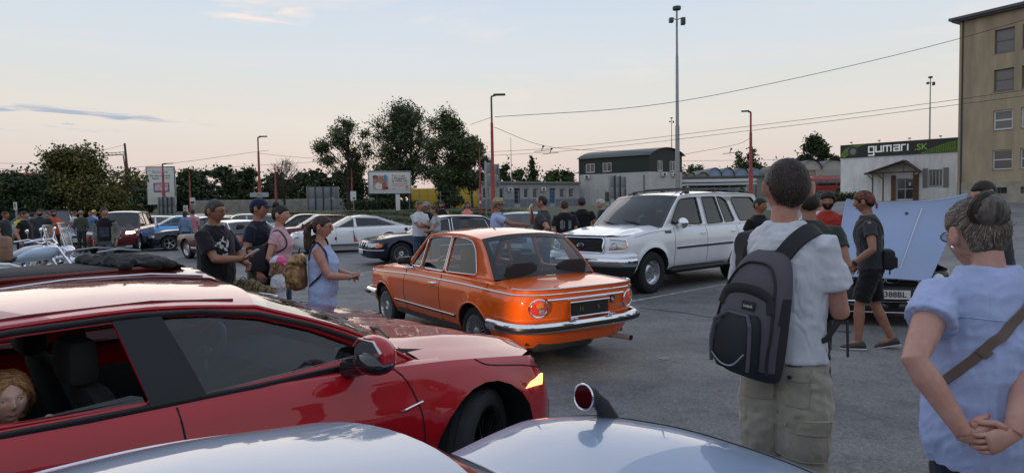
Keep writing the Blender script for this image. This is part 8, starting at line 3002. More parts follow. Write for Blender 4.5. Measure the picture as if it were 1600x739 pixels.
def open_bonnet():
 sp=dict(xf=3.35,xr=-1.05,W=1.7,WB=2.57,R=0.31,z0=0.22,df=0.4,dr=0.45,nf=3.8,nr=3.5,shoulder=[(-1,0.88),(0,0.9),(1.2,0.89),(2.2,0.86),(3.35,0.74)],fprof=[(0,-0.05),(0.3,0.0),(0.5,0.02),(0.8,0.04),(1,0.03)],cabin=dict(cowl=1.85,wt=(1.25,1.31),roof=[(1.25,1.31),(0.9,1.35),(0.4,1.35),(0.1,1.32)],rt=(0.1,1.32),cpts=[(-0.15,1.14)],rb=(-0.4,0.92),Yb=0.76,Yr=0.58,plan=0.05,crown=0.04,ws_bulge=0.12,rs_bulge=0.1,windows=[dict(poly=[(1.7,0.93),(1.24,1.25),(0.7,1.29),(0.7,0.93)],trim=M_TRIM),dict(poly=[(0.64,0.93),(0.64,1.29),(0.2,1.27),(-0.1,0.95)],trim=M_TRIM)]))
 r=thing('parked_car','black saloon with round headlamps and its pale bonnet tipped up forwards','car')
 c=Car(sp)
 c.shell(r,P_BLACK,doors=[('doorF',0.6,1.7,0.28,9)],lod=1)
 c.topgrid(r,'boot_lid',P_BLACK,-1.05,-0.42,lambda x:0.91,edge=True,lod=1)
 c.cabin(r,P_BLACK,G_MID,lod=1,trim=P_BLACK,roofmat=P_SILVER)
 fy=lambda u,v,o:c.fy(u,v,o)
 for sg in(1,-1):
  for k,rr in((0,0.078),(1,0.07)):
   c.blob(fy,sg*(0.62-k*0.19),0.645,rr,rr,'headlight',M_HLENS,r,off=0.012,dome=0.025,n=20)
   c.ringon(fy,sg*(0.62-k*0.19),0.645,rr+0.004,rr+0.004,0.009,'lamp_ring',M_TRIM,r)
  c.blob(fy,sg*0.08,0.655,0.07,0.055,'kidney_grille',M_GAP,r,off=0.02,ex=4,n=16)
  c.ringon(fy,sg*0.08,0.655,0.072,0.057,0.008,'kidney_frame',M_CHROME,r,off=0.028,ex=4)
  c.patch(fy,[(sg*0.5,0.49),(sg*0.7,0.49),(sg*0.7,0.54),(sg*0.5,0.54)],'indicator_lens',M_AMBER,r,off=0.06,n=4)
 for z in(0.6,0.62,0.68,0.7):
  MB().tube([fy(-0.36+0.72*k/10,z,0.012)for k in range(11)],0.004,4).build('grille_bar',M_TRIM,r)
 MB().grid([[c.front(a,z,o)for a in range(-86,87,6)]for z,o in((0.36,0.03),(0.38,0.08),(0.5,0.09),(0.54,0.07),(0.56,0.02))]).build('bumper',M_PLAST,r)
 MB().tube([c.front(a,0.36,0.085)for a in range(-84,85,6)],0.011,6).build('bumper_chrome',M_CHROME,r)
 MB().grid([[c.front(a,z,o)for a in range(-80,81,8)]for z,o in((0.2,0.06),(0.25,0.07),(0.33,0.02))]).build('front_spoiler',P_BLACK,r)
 MB().tube([c.front(a,0.21,0.075)for a in range(-80,81,8)],0.007,6).build('spoiler_line',M_ALU,r)
 o=c.plate(r,False,0.0,0.455,'',off=0.12,w=0.54,h=0.115)
 p=c.fy(0,0.455,0.12)
 M=lambda y:plane_mat((p.x+0.0095,y,0.455),(0,1,0),(0,0,1))
 text_mesh('plate_text','BL',0.1,M_INK,o,M(-0.155),extrude=0.001,bold=0.002)
 text_mesh('plate_text','388BL',0.1,M_INK,o,M(0.095),extrude=0.001,bold=0.002)
 MB().box(p.x+0.009,p.x+0.0096,-0.268,-0.225,0.4,0.51).build('plate_band',mat('plate_blue',(0.01,0.05,0.35)),o,smooth=False)
 b=MB().bev(1.9,3.0,-0.62,0.62,0.55,0.72,0.05)
 b.bev(2.1,2.7,-0.28,0.25,0.68,0.8,0.05)
 b.tube([(2.0,-0.5,0.76),(2.6,-0.45,0.74),(2.9,-0.2,0.72)],0.03,8)
 b.build('engine',M_PLAST,r)
 place(r,0,0,-1.86)
 pf=at(1384,467,8.15)
 h=Vector((cos(-1.86),sin(-1.86),0))
 rp=Vector((pf.x,pf.y,0))-h*3.45
 place(r,rp.x,rp.y,-1.86)
 Mi=(Matrix.Translation(rp)@Matrix.Rotation(-1.86,4,'Z')).inverted()
 BL,BR,TL,TR=(at(1305,430,8.25),at(1452,438,8.0),at(1321,324,8.8),at(1507,316,8.45))
 nrm=(BR-BL).cross(TL-BL).normalized()
 nrm=nrm if nrm.y<0 else-nrm
 G=[]
 Gb=[]
 for i in range(21):
  v=i/20
  row=[]
  for j in range(27):
   u=j/26
   p=(BL*(1-u)+BR*u)*(1-v)+(TL*(1-u)+TR*u)*v
   q=2*u-1
   bul=0.05*(1-abs(q)**2.2)*sin(pi*(v*0.85+0.08))
   p=p-nrm*-bul
   p=p+nrm*(0.1*v**7)+Vector((0,0,0.055*abs(q)**3.5*v**2))-Vector((0,0,0.03*(1-q*q)*v**4))
   p=p+nrm*(0.007*exp(-((u-0.66)/0.02)**2))+nrm*(0.005*exp(-((u-0.28)/0.02)**2))
   row.append(Mi@p)
  G.append(row)
 nl=Mi.to_3x3()@nrm
 b=MB().grid(G)
 b.grid([[p-nl*0.022 for p in row]for row in G])
 bd=[G[0],G[-1],[r_[0]for r_ in G],[r_[-1]for r_ in G]]
 for e in bd:
  b.tube([p-nl*0.011 for p in e],0.014,6)
 o=b.build('bonnet',paint('bonnet_pale',(0.27,0.35,0.53)),r,ang=70)
 cr=MB()
 cr.tube([G[i][17]+nl*0.011 for i in range(2,19)],[0.004+0.0003*i for i in range(17)],6)
 cr.build('bonnet_crease_highlight',paint('bonnet_highlight',(0.62,0.64,0.66)),r)  # highlight along the crease, painted as a paler strip
 MB().disc(G[17][14]+nl*0.012,nl,0.02,10).build('washer_jet',M_TRIM,r)
 wheels(r,c,('spoke',8,0.15),w=0.2,lod=1,rimmat=M_ALU)
 c.interior(r,1,M_INT)
 c.mirror(r,1.65,0.97,P_BLACK,r=(0.06,0.1,0.065),out=0.12)
 for sg,K in((1,G[12][25]),(-1,G[12][1])):
  MB().tube([(2.2,sg*0.55,0.74),tuple(K-nl*0.02)],0.012,6).build('bonnet_strut',M_STEEL,r)
 return r
OB=open_bonnet()
def motorcycle(label,px,Y,yaw,col,sc=1.0):
 a=at(px,400,Y)
 r=thing('motorcycle',label,'motorcycle',(a.x,Y,0),yaw)
 r.scale=(sc,sc,sc)
 for x in(0,1.55):
  e=bpy.data.objects.new('wheel',None)
  link(e,r)
  e.location=(x,0,0.33)
  MB().tube([(0.27*cos(q),0,0.27*sin(q))for q in[2*pi*k/32 for k in range(32)]],[(0.065,0.065)]*32,10,closed=True).build('tyre',M_TYRE,e)
  s_=MB()
  s_.lathe([(0.215,-0.03),(0.225,-0.02),(0.225,0.02),(0.215,0.03)],axis='y',n=28)
  for k in range(18):
   q=2*pi*k/18
   s_.tube([(0,0.02*(-1)**k,0),(0.22*cos(q),0,0.22*sin(q))],0.004,4)
  s_.lathe([(0.001,-0.06),(0.05,-0.06),(0.05,0.06),(0.001,0.06)],axis='y',n=12)
  s_.build('rim',M_CHROME,e)
 MB().rings([((0.2,0,0.62),(0.0,0.0,0.03),(0,0.1,0)),((0.05,0,0.7),(0,0,0.05),(0,0.12,0)),((-0.3,0,0.62),(0,0,0.05),(0,0.11,0)),((-0.42,0,0.42),(0,0,0.03),(0,0.08,0))],14).build('rear_fender',col,r)
 MB().rings([((1.22,0,0.7),(0,0,0.03),(0,0.06,0)),((1.5,0,0.74),(0,0,0.04),(0,0.08,0)),((1.8,0,0.64),(0,0,0.04),(0,0.08,0)),((1.92,0,0.46),(0,0,0.02),(0,0.06,0))],14).build('front_fender',col,r)
 MB().rings([((0.52,0,0.8),(0,0,0.06),(0,0.08,0)),((0.75,0,0.86),(0,0,0.12),(0,0.15,0)),((1.02,0,0.9),(0,0,0.12),(0,0.15,0)),((1.18,0,0.94),(0,0,0.05),(0,0.06,0))],16).build('fuel_tank',col,r)
 MB().rings([((-0.25,0,0.78),(0,0,0.04),(0,0.1,0)),((0.05,0,0.76),(0,0,0.06),(0,0.15,0)),((0.35,0,0.76),(0,0,0.06),(0,0.16,0)),((0.58,0,0.84),(0,0,0.03),(0,0.07,0))],14).build('seat',M_PLAST,r)
 b=MB()
 for sg in(-1,1):
  for k in range(8):
   b.lathe([(0.085,0),(0.1,0.004),(0.1,0.012),(0.085,0.016)],c=(0.62+0.16*sg+0.0*k+0.02*k*sg,0,0.5+0.027*k),n=14)
 b.bev(0.38,0.9,-0.14,0.14,0.25,0.5,0.06)
 b.build('engine',M_CHROME,r)
 b=MB()
 for sg in(-1,1):
  b.tube([(0.8,sg*0.1,0.6),(0.85,sg*0.2,0.3),(0.5,sg*0.2,0.24),(-0.5,sg*0.2,0.26)],[0.028,0.03,0.035,0.05],10)
 b.build('exhaust_pipe',M_CHROME,r)
 b=MB()
 for sg in(-1,1):
  b.tube([(1.55,sg*0.1,0.33),(1.16,sg*0.1,1.0)],0.028,8)
 b.tube([(0.75,-0.38,1.1),(0.98,-0.3,1.14),(1.1,-0.1,1.05),(1.1,0.1,1.05),(0.98,0.3,1.14),(0.75,0.38,1.1)],0.014,8)
 b.build('fork_and_handlebar',M_CHROME,r)
 b=MB()
 b.ball((1.3,0,0.92),(0.1,0.1,0.1),16,10)
 b.build('headlight',M_CHROME,r)
 for sg in(-1,1):
  b=MB()
  b.tube([(0.98,sg*0.3,1.14),(1.0,sg*0.36,1.28)],0.008,6)
  b.ball((1.0,sg*0.37,1.31),(0.02,0.07,0.045),10,8)
  b.build('mirror',M_CHROME,r)
  MB().bev(-0.5,0.02,min(sg*0.2,sg*0.4),max(sg*0.2,sg*0.4),0.48,0.76,0.05).build('pannier',mat('tan_leather',(0.28,0.15,0.1),rough=0.6,noise_amt=0.3),r)
 G=[[Vector((1.3-0.1*v-0.05*(1-u*u),0.22*u*(1-0.2*v),1.0+0.42*v))for u in(-1,-0.5,0,0.5,1)]for v in(0,0.25,0.5,0.75,1)]
 MB().grid(G).build('windshield',glass('shield',(0.75,0.78,0.8)),r)
 MB().tube([G[k][0]for k in range(5)]+[G[4][j]for j in(1,2,3)]+[G[4-k][4]for k in range(5)],0.01,5).build('shield_rim',M_ALU,r)
 return r
motorcycle('pale blue and chrome touring motorcycle with tall windshield, nearest at the left edge',-30,11.6,0.35,paint('moto_blue',(0.4,0.5,0.62)),1.05)
motorcycle('white chrome motorcycle behind the first one, tan leather panniers',-25,13.4,0.2,paint('moto_white',(0.55,0.58,0.62)),1.0)
C_BLACK=cloth('black',(0.01,0.01,0.012))
C_WHITE=cloth('white',(0.56,0.57,0.6))
C_NAVY=cloth('navy',(0.012,0.016,0.03))
C_PINK=cloth('pink',(0.55,0.33,0.37))
C_JEANS=cloth('jeans',(0.045,0.07,0.125),0.35)
C_KHAKI=cloth('khaki',(0.35,0.315,0.25),0.25)
C_DGREY=cloth('dark_grey',(0.035,0.038,0.042))
C_OLIVE=cloth('olive_dark',(0.036,0.042,0.036))
C_RED=cloth('red',(0.36,0.035,0.022))
C_ORANGE=cloth('orange_red',(0.55,0.07,0.025))
C_PBLUE=cloth('pale_blue',(0.36,0.42,0.64),0.18)
C_LBLUE=cloth('light_blue',(0.36,0.44,0.66))
C_GREYT=cloth('grey_trousers',(0.08,0.1,0.1))
C_SAGE=cloth('sage',(0.16,0.17,0.14))
DARKH,BROWNH,GREYH,WHITEH,BLONDH=((0.018,0.012,0.009),(0.055,0.028,0.016),(0.16,0.14,0.125),(0.48,0.46,0.43),(0.3,0.18,0.09))
def spot(px,Y):
 p=at(px,330,Y)
 return(p.x,Y)
def yaw_cam(px,Y,a=0):
 x,y=spot(px,Y)
 return atan2(-y,-x)+a
def walls_of(P,names):
 return hit([P[n]for n in names if n in P])
def local_of(P,w):
 r=P['root']
 return(Matrix.Translation(r.location)@Matrix.Rotation(r.rotation_euler.z,4,'Z')).inverted()@Vector(w)
x,y=spot(1226,2.95)
M1=person('man seen from behind in white T-shirt and khaki cargo trousers, wearing a rucksack',x,y,0.72,h=1.845,sk=(0.42,0.215,0.155),shirt=C_WHITE,trousers=C_KHAKI,sleeve=0.62,lod=3,hair=('buzz',(0.04,0.025,0.017)),hairline=hl(0.055,0.04,0.01,-0.06,0.0),head=(0.75,0.02),armR=((0.27,-0.08,1.13),(-0.7,-0.5,-0.3)),armL=((0.26,0.08,1.12),(-0.6,0.5,-0.3)),legw=0.022,hem=0.86,slw=0.004,shoulder=0.166,headk=1.1,footyaw=0.05)
r=M1['root']
s=M1['s']
bvh=walls_of(M1,['shirt'])
def backpack(par_thing,s,label,cols,M,sc=(1,1,1),parts=True,name='backpack'):
 """panelled rucksack; local: x away from the wearer's back, y sideways, z up, origin at its middle"""
 r=thing(name,label,'backpack')
 A,B_,Cc=cols
 def sec(z,d,w,x0=0):
  return((d/2+x0,0,z),(d/2,0,0),(0,w/2,0))
 m=MB()
 n=40
 rs=[]
 prof=[(-0.245,0.08,0.2),(-0.235,0.13,0.27),(-0.2,0.175,0.305),(-0.12,0.195,0.32),(-0.02,0.19,0.315),(0.08,0.165,0.3),(0.16,0.125,0.265),(0.21,0.085,0.21),(0.235,0.05,0.14),(0.243,0.02,0.06)]
 vs=[]
 for z,d,w in prof:
  for k in range(n):
   a=2*pi*k/n
   ex=2.8
   cx,sx=(abs(cos(a))**(2/ex)*(1 if cos(a)>0 else-1),abs(sin(a))**(2/ex)*(1 if sin(a)>0 else-1))
   vs.append(Vector((d/2+d/2*cx*1.0,w/2*sx,z))+Vector((0.006*noise.noise(Vector((z*14,a*2,1))),0.008*noise.noise(Vector((z*12,a*2,5))),0)))
 m.add(vs,[(i*n+k,i*n+(k+1)%n,(i+1)*n+(k+1)%n,(i+1)*n+k)for i in range(len(prof)-1)for k in range(n)]+[tuple(range(n-1,-1,-1)),tuple(((len(prof)-1)*n+k for k in range(n)))])
 mi=[]
 for f in m.f:
  c=sum((m.v[i]for i in f),Vector())/len(f)
  side=abs(c.y)>0.105
  mi.append(1 if side and c.z<0.1 and(c.x<0.12)or c.z<-0.215 else 0)
 m.mi=mi
 o=m.build('main_bag',[A,B_],r,ang=180)
 sm=o.modifiers.new('s','SUBSURF')
 sm.levels=sm.render_levels=1
 vs=[]
 pr=[(-0.215,0.03,0.15),(-0.205,0.055,0.2),(-0.15,0.065,0.225),(-0.06,0.06,0.22),(-0.01,0.04,0.195),(0.005,0.015,0.16)]
 for z,d,w in pr:
  xb=interp([(p[0],p[1])for p in prof],z)-0.012
  for k in range(24):
   a=2*pi*k/24
   ex=3.5
   cx,sx=(abs(cos(a))**(2/ex)*(1 if cos(a)>0 else-1),abs(sin(a))**(2/ex)*(1 if sin(a)>0 else-1))
   vs.append(Vector((xb+d*max(0,cx),w/2*sx,z)))
 m=MB().add(vs,[(i*24+k,i*24+(k+1)%24,(i+1)*24+(k+1)%24,(i+1)*24+k)for i in range(5)for k in range(24)]+[tuple(range(23,-1,-1)),tuple((5*24+k for k in range(24)))])
 p_=m.build('front_pocket',B_,r,ang=60)
 def xs(z,y):
  d,w=(interp([(q[0],q[1])for q in prof],z),interp([(q[0],q[2])for q in prof],z))
  t=min(0.999,abs(2*y/w))
  return d/2+d/2*(1-t**2.8)**(1/2.8)
 z_=MB()
 z_.tube([(xs(z,y)+0.055*(1 if z<-0.01 else 0.4),y,z)for y,z in[(-0.095,-0.19),(-0.1,-0.1),(-0.09,-0.03),(-0.05,0.0),(0.05,0.0),(0.09,-0.03),(0.1,-0.1),(0.095,-0.19)]],[(0.008,0.01)]*8,6)
 z_.build('pocket_piping',A,p_)
 z_=MB()
 P_=smoothpts([(-0.135,-0.2,0),(-0.142,-0.05,0),(-0.12,0.1,0),(-0.07,0.175,0),(0,0.19,0),(0.07,0.175,0),(0.12,0.1,0),(0.142,-0.05,0),(0.135,-0.2,0)],40)
 z_.tube([(xs(p.y,p.x)+0.003,p.x,p.y)for p in P_],[(0.005,0.008)]*len(P_),6)
 z_.build('zip',Cc,r)
 b=MB()
 P_=smoothpts([(-0.125,0.02,0),(-0.1,0.075,0),(0,0.092,0),(0.1,0.075,0),(0.125,0.02,0)],24)
 b.tube([(xs(p.y,p.x)+0.004,p.x,p.y)for p in P_],[(0.006,0.02)]*len(P_),8)
 b.build('black_band',Cc,r)
 arc=MB()
 P_=smoothpts([(-0.085,-0.155,0),(-0.03,-0.185,0),(0.03,-0.18,0),(0.085,-0.13,0)],14)
 arc.tube([(xs(p.y,p.x)+0.062,p.x,p.y)for p in P_],0.003,5)
 arc.build('pocket_line',M_STEEL,p_)
 lb=MB().bev(xs(0.035,0.02)-0.002,xs(0.035,0.02)+0.006,-0.005,0.06,0.018,0.052,0.003)
 lo=lb.build('label',Cc,r)
 text_mesh('label_text','eastpak',0.016,M_PLATE,lo,plane_mat((xs(0.035,0.02)+0.0065,0.0275,0.034),(0,1,0),(0,0,1)),extrude=0.0005)
 MB().tube([(0.02,-0.03,0.235),(0.0,-0.03,0.29),(0.0,0.03,0.29),(0.02,0.03,0.235)],[(0.008,0.012)]*4,8).build('grab_handle',Cc,r)
 for o in[r]:
  o.matrix_world=M
 return r
C_BPG=mat('backpack_grey',(0.082,0.073,0.088),rough=0.85,noise_amt=0.15,noise_scale=8,bump=0.0008,bump_scale=220)
C_BPB=mat('backpack_black',(0.012,0.013,0.018),rough=0.8,noise_amt=0.2,noise_scale=12,bump=0.0008,bump_scale=200)
C_STRAP=mat('black_webbing',(0.012,0.012,0.014),rough=0.75,bump=0.0005,bump_scale=300)
Mr=Matrix.Translation(r.location)@Matrix.Rotation(r.rotation_euler.z,4,'Z')
Mb=Mr@Matrix.Translation((-0.125,0.02,1.165))@Matrix.Rotation(radians(5),4,'X')@Matrix.Rotation(pi-0.15,4,'Z')@Matrix.Rotation(radians(-4),4,'Y')@Matrix.Diagonal((1.0,1.0,1.2,1))
bp=backpack(None,s,'grey and black rucksack hanging low on the back of the man in the white T-shirt',(C_BPG,C_BPB,C_STRAP),Mb)
up1=lambda a,b,c:Vector((a,b,c))
for sg,pts in((1,[(-0.15,0.2,1.3),(-0.13,0.19,1.4),(-0.06,0.165,1.5),(0.04,0.16,1.5),(0.12,0.17,1.38),(0.13,0.19,1.25)]),(-1,[(-0.16,0.03,1.32),(-0.15,-0.04,1.4),(-0.09,-0.105,1.5),(0.02,-0.135,1.52),(0.11,-0.15,1.4),(0.14,-0.17,1.22),(0.1,-0.21,1.12)])):
 strap_on(bvh,[Vector(p)for p in pts],0.075 if True else 0.05,0.016,'shoulder_strap',C_STRAP,bp,off=0.004,n=34)
for o in[c for c in bp.children if c.name.startswith('shoulder_strap')]:
 o.matrix_parent_inverse=bp.matrix_world.inverted()@Mr
MBs=MB()
MBs.tube([(-0.1,-0.03,0.97),(-0.02,-0.2,1.06),(0.06,-0.235,1.16),(0.1,-0.225,1.22)],[(0.006,0.014)]*4,6)
MBs.tube([(0.06,-0.255,1.14),(0.05,-0.262,0.98)],[(0.004,0.012)]*2,6)
o=MBs.build('strap_tail',C_STRAP,bp)
o.matrix_parent_inverse=bp.matrix_world.inverted()@Mr
tb_=walls_of(M1,['trousers'])
def patch_on(bvh,cx,w,h,direction,name,m,root,th=0.006,n=8,rim=True,tilt=0):
 """rectangular cloth patch dropped on the surface; direction = ray direction (towards the body)"""
 d=Vector(direction).normalized()
 side=d.cross(Vector((0,0,1))).normalized()
 G=[]
 for i in range(n+1):
  row=[]
  for j in range(n+1):
   u,v=((j/n-0.5)*w,(i/n-0.5)*h)
   u,v=(u*cos(tilt)-v*sin(tilt),u*sin(tilt)+v*cos(tilt))
   o_=Vector(cx)+side*u+Vector((0,0,v))-d*0.4
   loc,nn,i_,ds=bvh.ray_cast(o_,d)
   row.append((loc if loc else o_+d*0.4)-d*th)
  G.append(row)
 b=MB().grid(G)
 e=[(0,j)for j in range(n+1)]+[(i,n)for i in range(1,n+1)]+[(n,j)for j in range(n-1,-1,-1)]+[(i,0)for i in range(n-1,0,-1)]
 m_=len(e)
 b.add([G[i][j]for i,j in e]+[G[i][j]+d*(th+0.004)for i,j in e],[(k,(k+1)%m_,m_+(k+1)%m_,m_+k)for k in range(m_)])
 if rim:
  b.tube([G[i][j]for i,j in e],0.0022,5,closed=True)
 o=b.build(name,m,root,ang=60)
 fixn(o)
 return o
C_KH2=cloth('khaki_pocket',(0.33,0.295,0.232),0.25)
bk=(1,0,0)
patch_on(tb_,(0,-0.085,0.845),0.15,0.165,bk,'back_pocket',C_KH2,r,0.007)
patch_on(tb_,(0,-0.085,0.905),0.16,0.055,bk,'pocket_flap',C_KH2,r,0.014,n=6)
patch_on(tb_,(0,0.085,0.845),0.15,0.165,bk,'back_pocket',C_KH2,r,0.007)
patch_on(tb_,(0,0.085,0.905),0.16,0.055,bk,'pocket_flap',C_KH2,r,0.014,n=6)
patch_on(tb_,(0,-0.105,0.955),0.048,0.026,bk,'waist_label',C_STRAP,r,0.008,n=2)
patch_on(tb_,(-0.05,-0.1,0.6),0.15,0.17,(0.55,0.83,0),'leg_pocket',C_KH2,r,0.014)
patch_on(tb_,(-0.05,-0.1,0.675),0.16,0.06,(0.55,0.83,0),'pocket_flap',C_KH2,r,0.022,n=6)
b_=MB()
b_.disc((-0.165,-0.085,0.895),(-1,0,0),0.01,10)
l_,n_2,_,_=tb_.ray_cast(Vector((-0.6,-0.085,0.89)),Vector((1,0,0)))
if l_:
 MB().lathe([(0.0,-0.004),(0.009,-0.003),(0.01,0.004)],c=l_+Vector((-0.016,0,0)),axis='x',n=12).build('button',M_TRIM,r)
x,y=spot(1556,2.08)
M2=person('woman from behind in pale blue blouse with brown strap, hands clasped behind her back',x,y,pi/2+0.02,h=1.7,female=True,hdrop=0.045,hfwd=0.03,heft=0.42,sk=(0.47,0.26,0.2),shirt=C_PBLUE,trousers=C_NAVY,sleeve=0.42,lod=3,shoulder=0.172,lean=0.06,hair=('bun',(0.125,0.105,0.09),(-0.085,0.015,0.08),0.06),hairline=hl(0.055,0.04,0.02,-0.08,0.02),head=(0.0,0.12),glasses=True,armL=((-0.19,0.235,0.99),(-0.5,1.3,-0.2)),armR=((-0.225,0.115,0.985),(-0.35,-1.3,-0.4)),handL=((-0.15,-1,-0.12),(1,0.2,0)),handR=((-0.1,1,-0.32),(1,0,0)),curlL=0.35,curlR=0.55,hem=0.8,slw=0.01)
r2=M2['root']
bv2=walls_of(M2,['shirt'])
MH2=M2['MH']
s2=M2['s']
hb=hairm('bun_brown',(0.035,0.02,0.013))
D=MB()
for k in range(5):
 a0=k*1.3
 pts=[MH2@Vector((-0.092+0.012*cos(q*2+a0),0.015+(0.022+0.008*k)*cos(q+a0),0.083+(0.022+0.007*k)*sin(q+a0)))for q in[2*pi*j/14 for j in range(14)]]
 D.tube(pts,[0.016]*14,8,closed=True)
D.ball(MH2@Vector((-0.092,0.015,0.083)),0.042,14,10)
D.build('hair_bun',hb,r2)
D=MB()
rnd=random.Random(2)
for k in range(90):
 a=rnd.uniform(1.5,4.8)
 e=rnd.uniform(-0.7,0.9)
 p=head_pt(a,e,grow=0.01,face=False)
 q=p+Vector((rnd.uniform(-0.03,0.01),rnd.uniform(-0.02,0.02),rnd.uniform(-0.01,0.03)))
 D.tube([MH2@p,MH2@((p+q)/2+Vector((-0.006,0,0.004))),MH2@q],[0.0012,0.0009,0.0004],3,cap=False)
D.build('loose_hair',hairm('grey_strands',(0.22,0.19,0.165)),r2)
MB().ball(MH2@Vector((-0.006,0.088,-0.036)),0.0065,10,8).build('earring',M_CHROME,r2)
C_BRST=mat('taupe_leather',(0.13,0.085,0.068),rough=0.55,noise_amt=0.15)
bg2=thing('shoulder_bag_strap','taupe leather cross-body strap over the pale blue blouse','bag strap',r2.location,r2.rotation_euler.z)
strap_on(bv2,[Vector((0.02,-0.13,1.45)),Vector((-0.05,-0.12,1.41)),Vector((-0.11,-0.04,1.35)),Vector((-0.14,0.05,1.27)),Vector((-0.13,0.13,1.19)),Vector((-0.02,0.2,1.07))],0.03,0.005,'band',C_BRST,bg2,off=0.004,n=40)
strap_on(bv2,[Vector((-0.135,0.115,1.205)),Vector((-0.125,0.135,1.18))],0.038,0.011,'buckle',C_BRST,bg2,off=0.006,n=4)
g=MB()
def seam_line(pts,rr,nm,m):
 P_=smoothpts(pts,24)
 q=[]
 for p in P_:
  l,n_,_,_=bv2.ray_cast(Vector((-0.7,p.y,p.z)),Vector((1,0,0)))
  if l:
   q.append(l+Vector((-0.001,0,0)))
 if len(q)>2:
  MB().tube(q,rr,6).build(nm,m,r2)
seam_line([Vector((0,-0.17,1.295)),Vector((0,0,1.285)),Vector((0,0.17,1.295))],0.0022,'yoke_seam',C_PBLUE)
seam_line([Vector((0,-0.17,0.985)),Vector((0,0,0.975)),Vector((0,0.17,0.985))],0.002,'waist_seam',C_PBLUE)
sh2=M2['shirt']
for v in sh2.data.vertices:
 c_=v.co
 if c_.x<-0.03 and 0.85<c_.z<1.29:
  k=min(1,(1.29-c_.z)/0.05)*min(1,(c_.z-0.85)/0.05)
  wv=(0.5+0.5*sin(c_.y*210+3*sin(c_.z*6+c_.y*9)))*0.45+abs(noise.noise(Vector((c_.y*26,c_.z*3.2,2))))*1.6
  c_.x-=0.008*k*wv
 if 0.93<c_.z<1.02:
  pass
nail=mat('red_nails',(0.62,0.05,0.04),rough=0.25)
for sg in(1,-1):
 for tp,dr in M2['J']['tips',sg]:
  MB().ball(tp-dr*0.002+Vector((-0.0035,0,0.001)),(0.0042,0.0075,0.006),8,6).build('fingernail',nail,r2)
for p_ in(M2,):
 pass
x,y=spot(1362,7.1)
M3=person('man in patterned bandana, dark T-shirt and black shorts stepping past the raised bonnet',x,y,pi*0.86,h=1.76,sk=SK_TAN,shirt=C_DGREY,trousers=C_BLACK,leg='shorts',lod=2,cap=(mat('bandana_print',(0.16,0.05,0.03),rough=0.85,noise_amt=0.9,noise_scale=26,noise_col=(0.02,0.012,0.012)),'bandana'),hair=('short',DARKH),head=(-0.35,0.1),lean=0.08,legs=((0.28,0.02),(-0.12,-0.42)),armL=((0.2,0.26,0.96),(-1,0.5,0)),armR=((0.12,-0.22,0.92),(-1,-0.3,0)),shoes=(0.03,0.035,0.03),soles=(0.5,0.5,0.48),curlL=0.6)
r3=M3['root']
b3=walls_of(M3,['shirt'])
bag=thing('sling_bag','black sling bag across the hips of the man in the bandana','bag',r3.location,r3.rotation_euler.z)
strap_on(b3,[Vector(p)for p in((0.12,-0.14,1.08),(0.13,-0.05,1.22),(0.1,0.06,1.36),(0.02,0.13,1.46),(-0.08,0.1,1.4),(-0.14,-0.02,1.22),(-0.12,-0.12,1.06))],0.035,0.006,'strap',C_STRAP,bag,n=40)
b=MB().bev(-0.22,-0.1,-0.14,0.16,0.9,1.12,0.04)
b.bev(-0.245,-0.21,-0.1,0.12,0.92,1.04,0.015)
b.build('pouch',C_BPB,bag)
MB().tube([(-0.16,-0.14,1.0),(-0.2,-0.2,0.93),(-0.2,-0.21,0.82)],[(0.006,0.014)]*3,6).build('strap_tail',C_STRAP,bag)
el,wr=(M3['J'][1][1],M3['J'][1][2])
wt_=MB()
d=(wr-el).normalized()
c_=(wr-d*0.03)*M3['s']
wt_.tube([c_-d*0.012,c_+d*0.012],0.036,16)
wt_.disc(c_+Vector((0,0.037,0)),(0,1,0),0.018,12)
wt_.build('wristwatch',M_TRIM,r3)
def simple(label,px,Y,face,h,**kw):
 x,y=spot(px,Y)
 return person(label,x,y,face,h=h,**kw)
RT=0.0
m=simple('bearded man with dark curly hair in a red lettered T-shirt behind the raised bonnet',1293,9.3,-pi/2-0.35,1.77,sk=SK_TAN,shirt=C_RED,trousers=C_BLACK,hair=('curly',DARKH),beard=(0.016,0.01,0.008),lod=2,heft=0.15,armL=((0.24,-0.02,1.12),(-0.3,1,-0.5)),armR=((0.26,0.0,1.16),(-0.3,-1,-0.5)),head=(-0.1,0.05))
bm_=walls_of(m,['shirt'])
t=text_mesh('shirt_print','HONEY',0.085,C_WHITE,m['root'],plane_mat((0.3,0,1.25),(0,1,0),(0,0,1)),extrude=0)
for v in t.data.vertices:
 v.co.z+=-0.9*v.co.y**2+0.02
print_on(bm_,t,(-1,0,0))
m=simple('man in dark olive T-shirt with neon green cloth, standing behind the backpack man',1264,5.4,pi*0.4,1.76,sk=SK_TAN,shirt=C_OLIVE,trousers=C_BLACK,hair=('buzz',DARKH),lod=2,heft=0.35,shoulder=0.2,armR=((0.05,-0.24,0.93),(-1,-0.3,0)))
bvm=walls_of(m,['shirt'])
patch_on(bvm,(0,0.11,1.4),0.1,0.11,(1,0,0),'neon_print',mat('neon_green',(0.35,0.85,0.02),rough=0.6,emit=(0.3,0.8,0.0),estr=0.15),m['root'],0.004)
simple('man in black T-shirt between the white sport utility and the backpack man',1186,9.6,-pi*0.35,1.72,sk=SK_TAN,shirt=C_BLACK,trousers=C_DGREY,hair=('buzz',DARKH),lod=1,head=(0.3,0.1))
m=simple('man in white T-shirt with dark shoulder strap, left of the red-shirted man',1277,9.8,pi*0.42,1.76,sk=SK_MID,shirt=C_WHITE,trousers=C_JEANS,hair=('short',DARKH),lod=1,head=(-0.9,0.1))
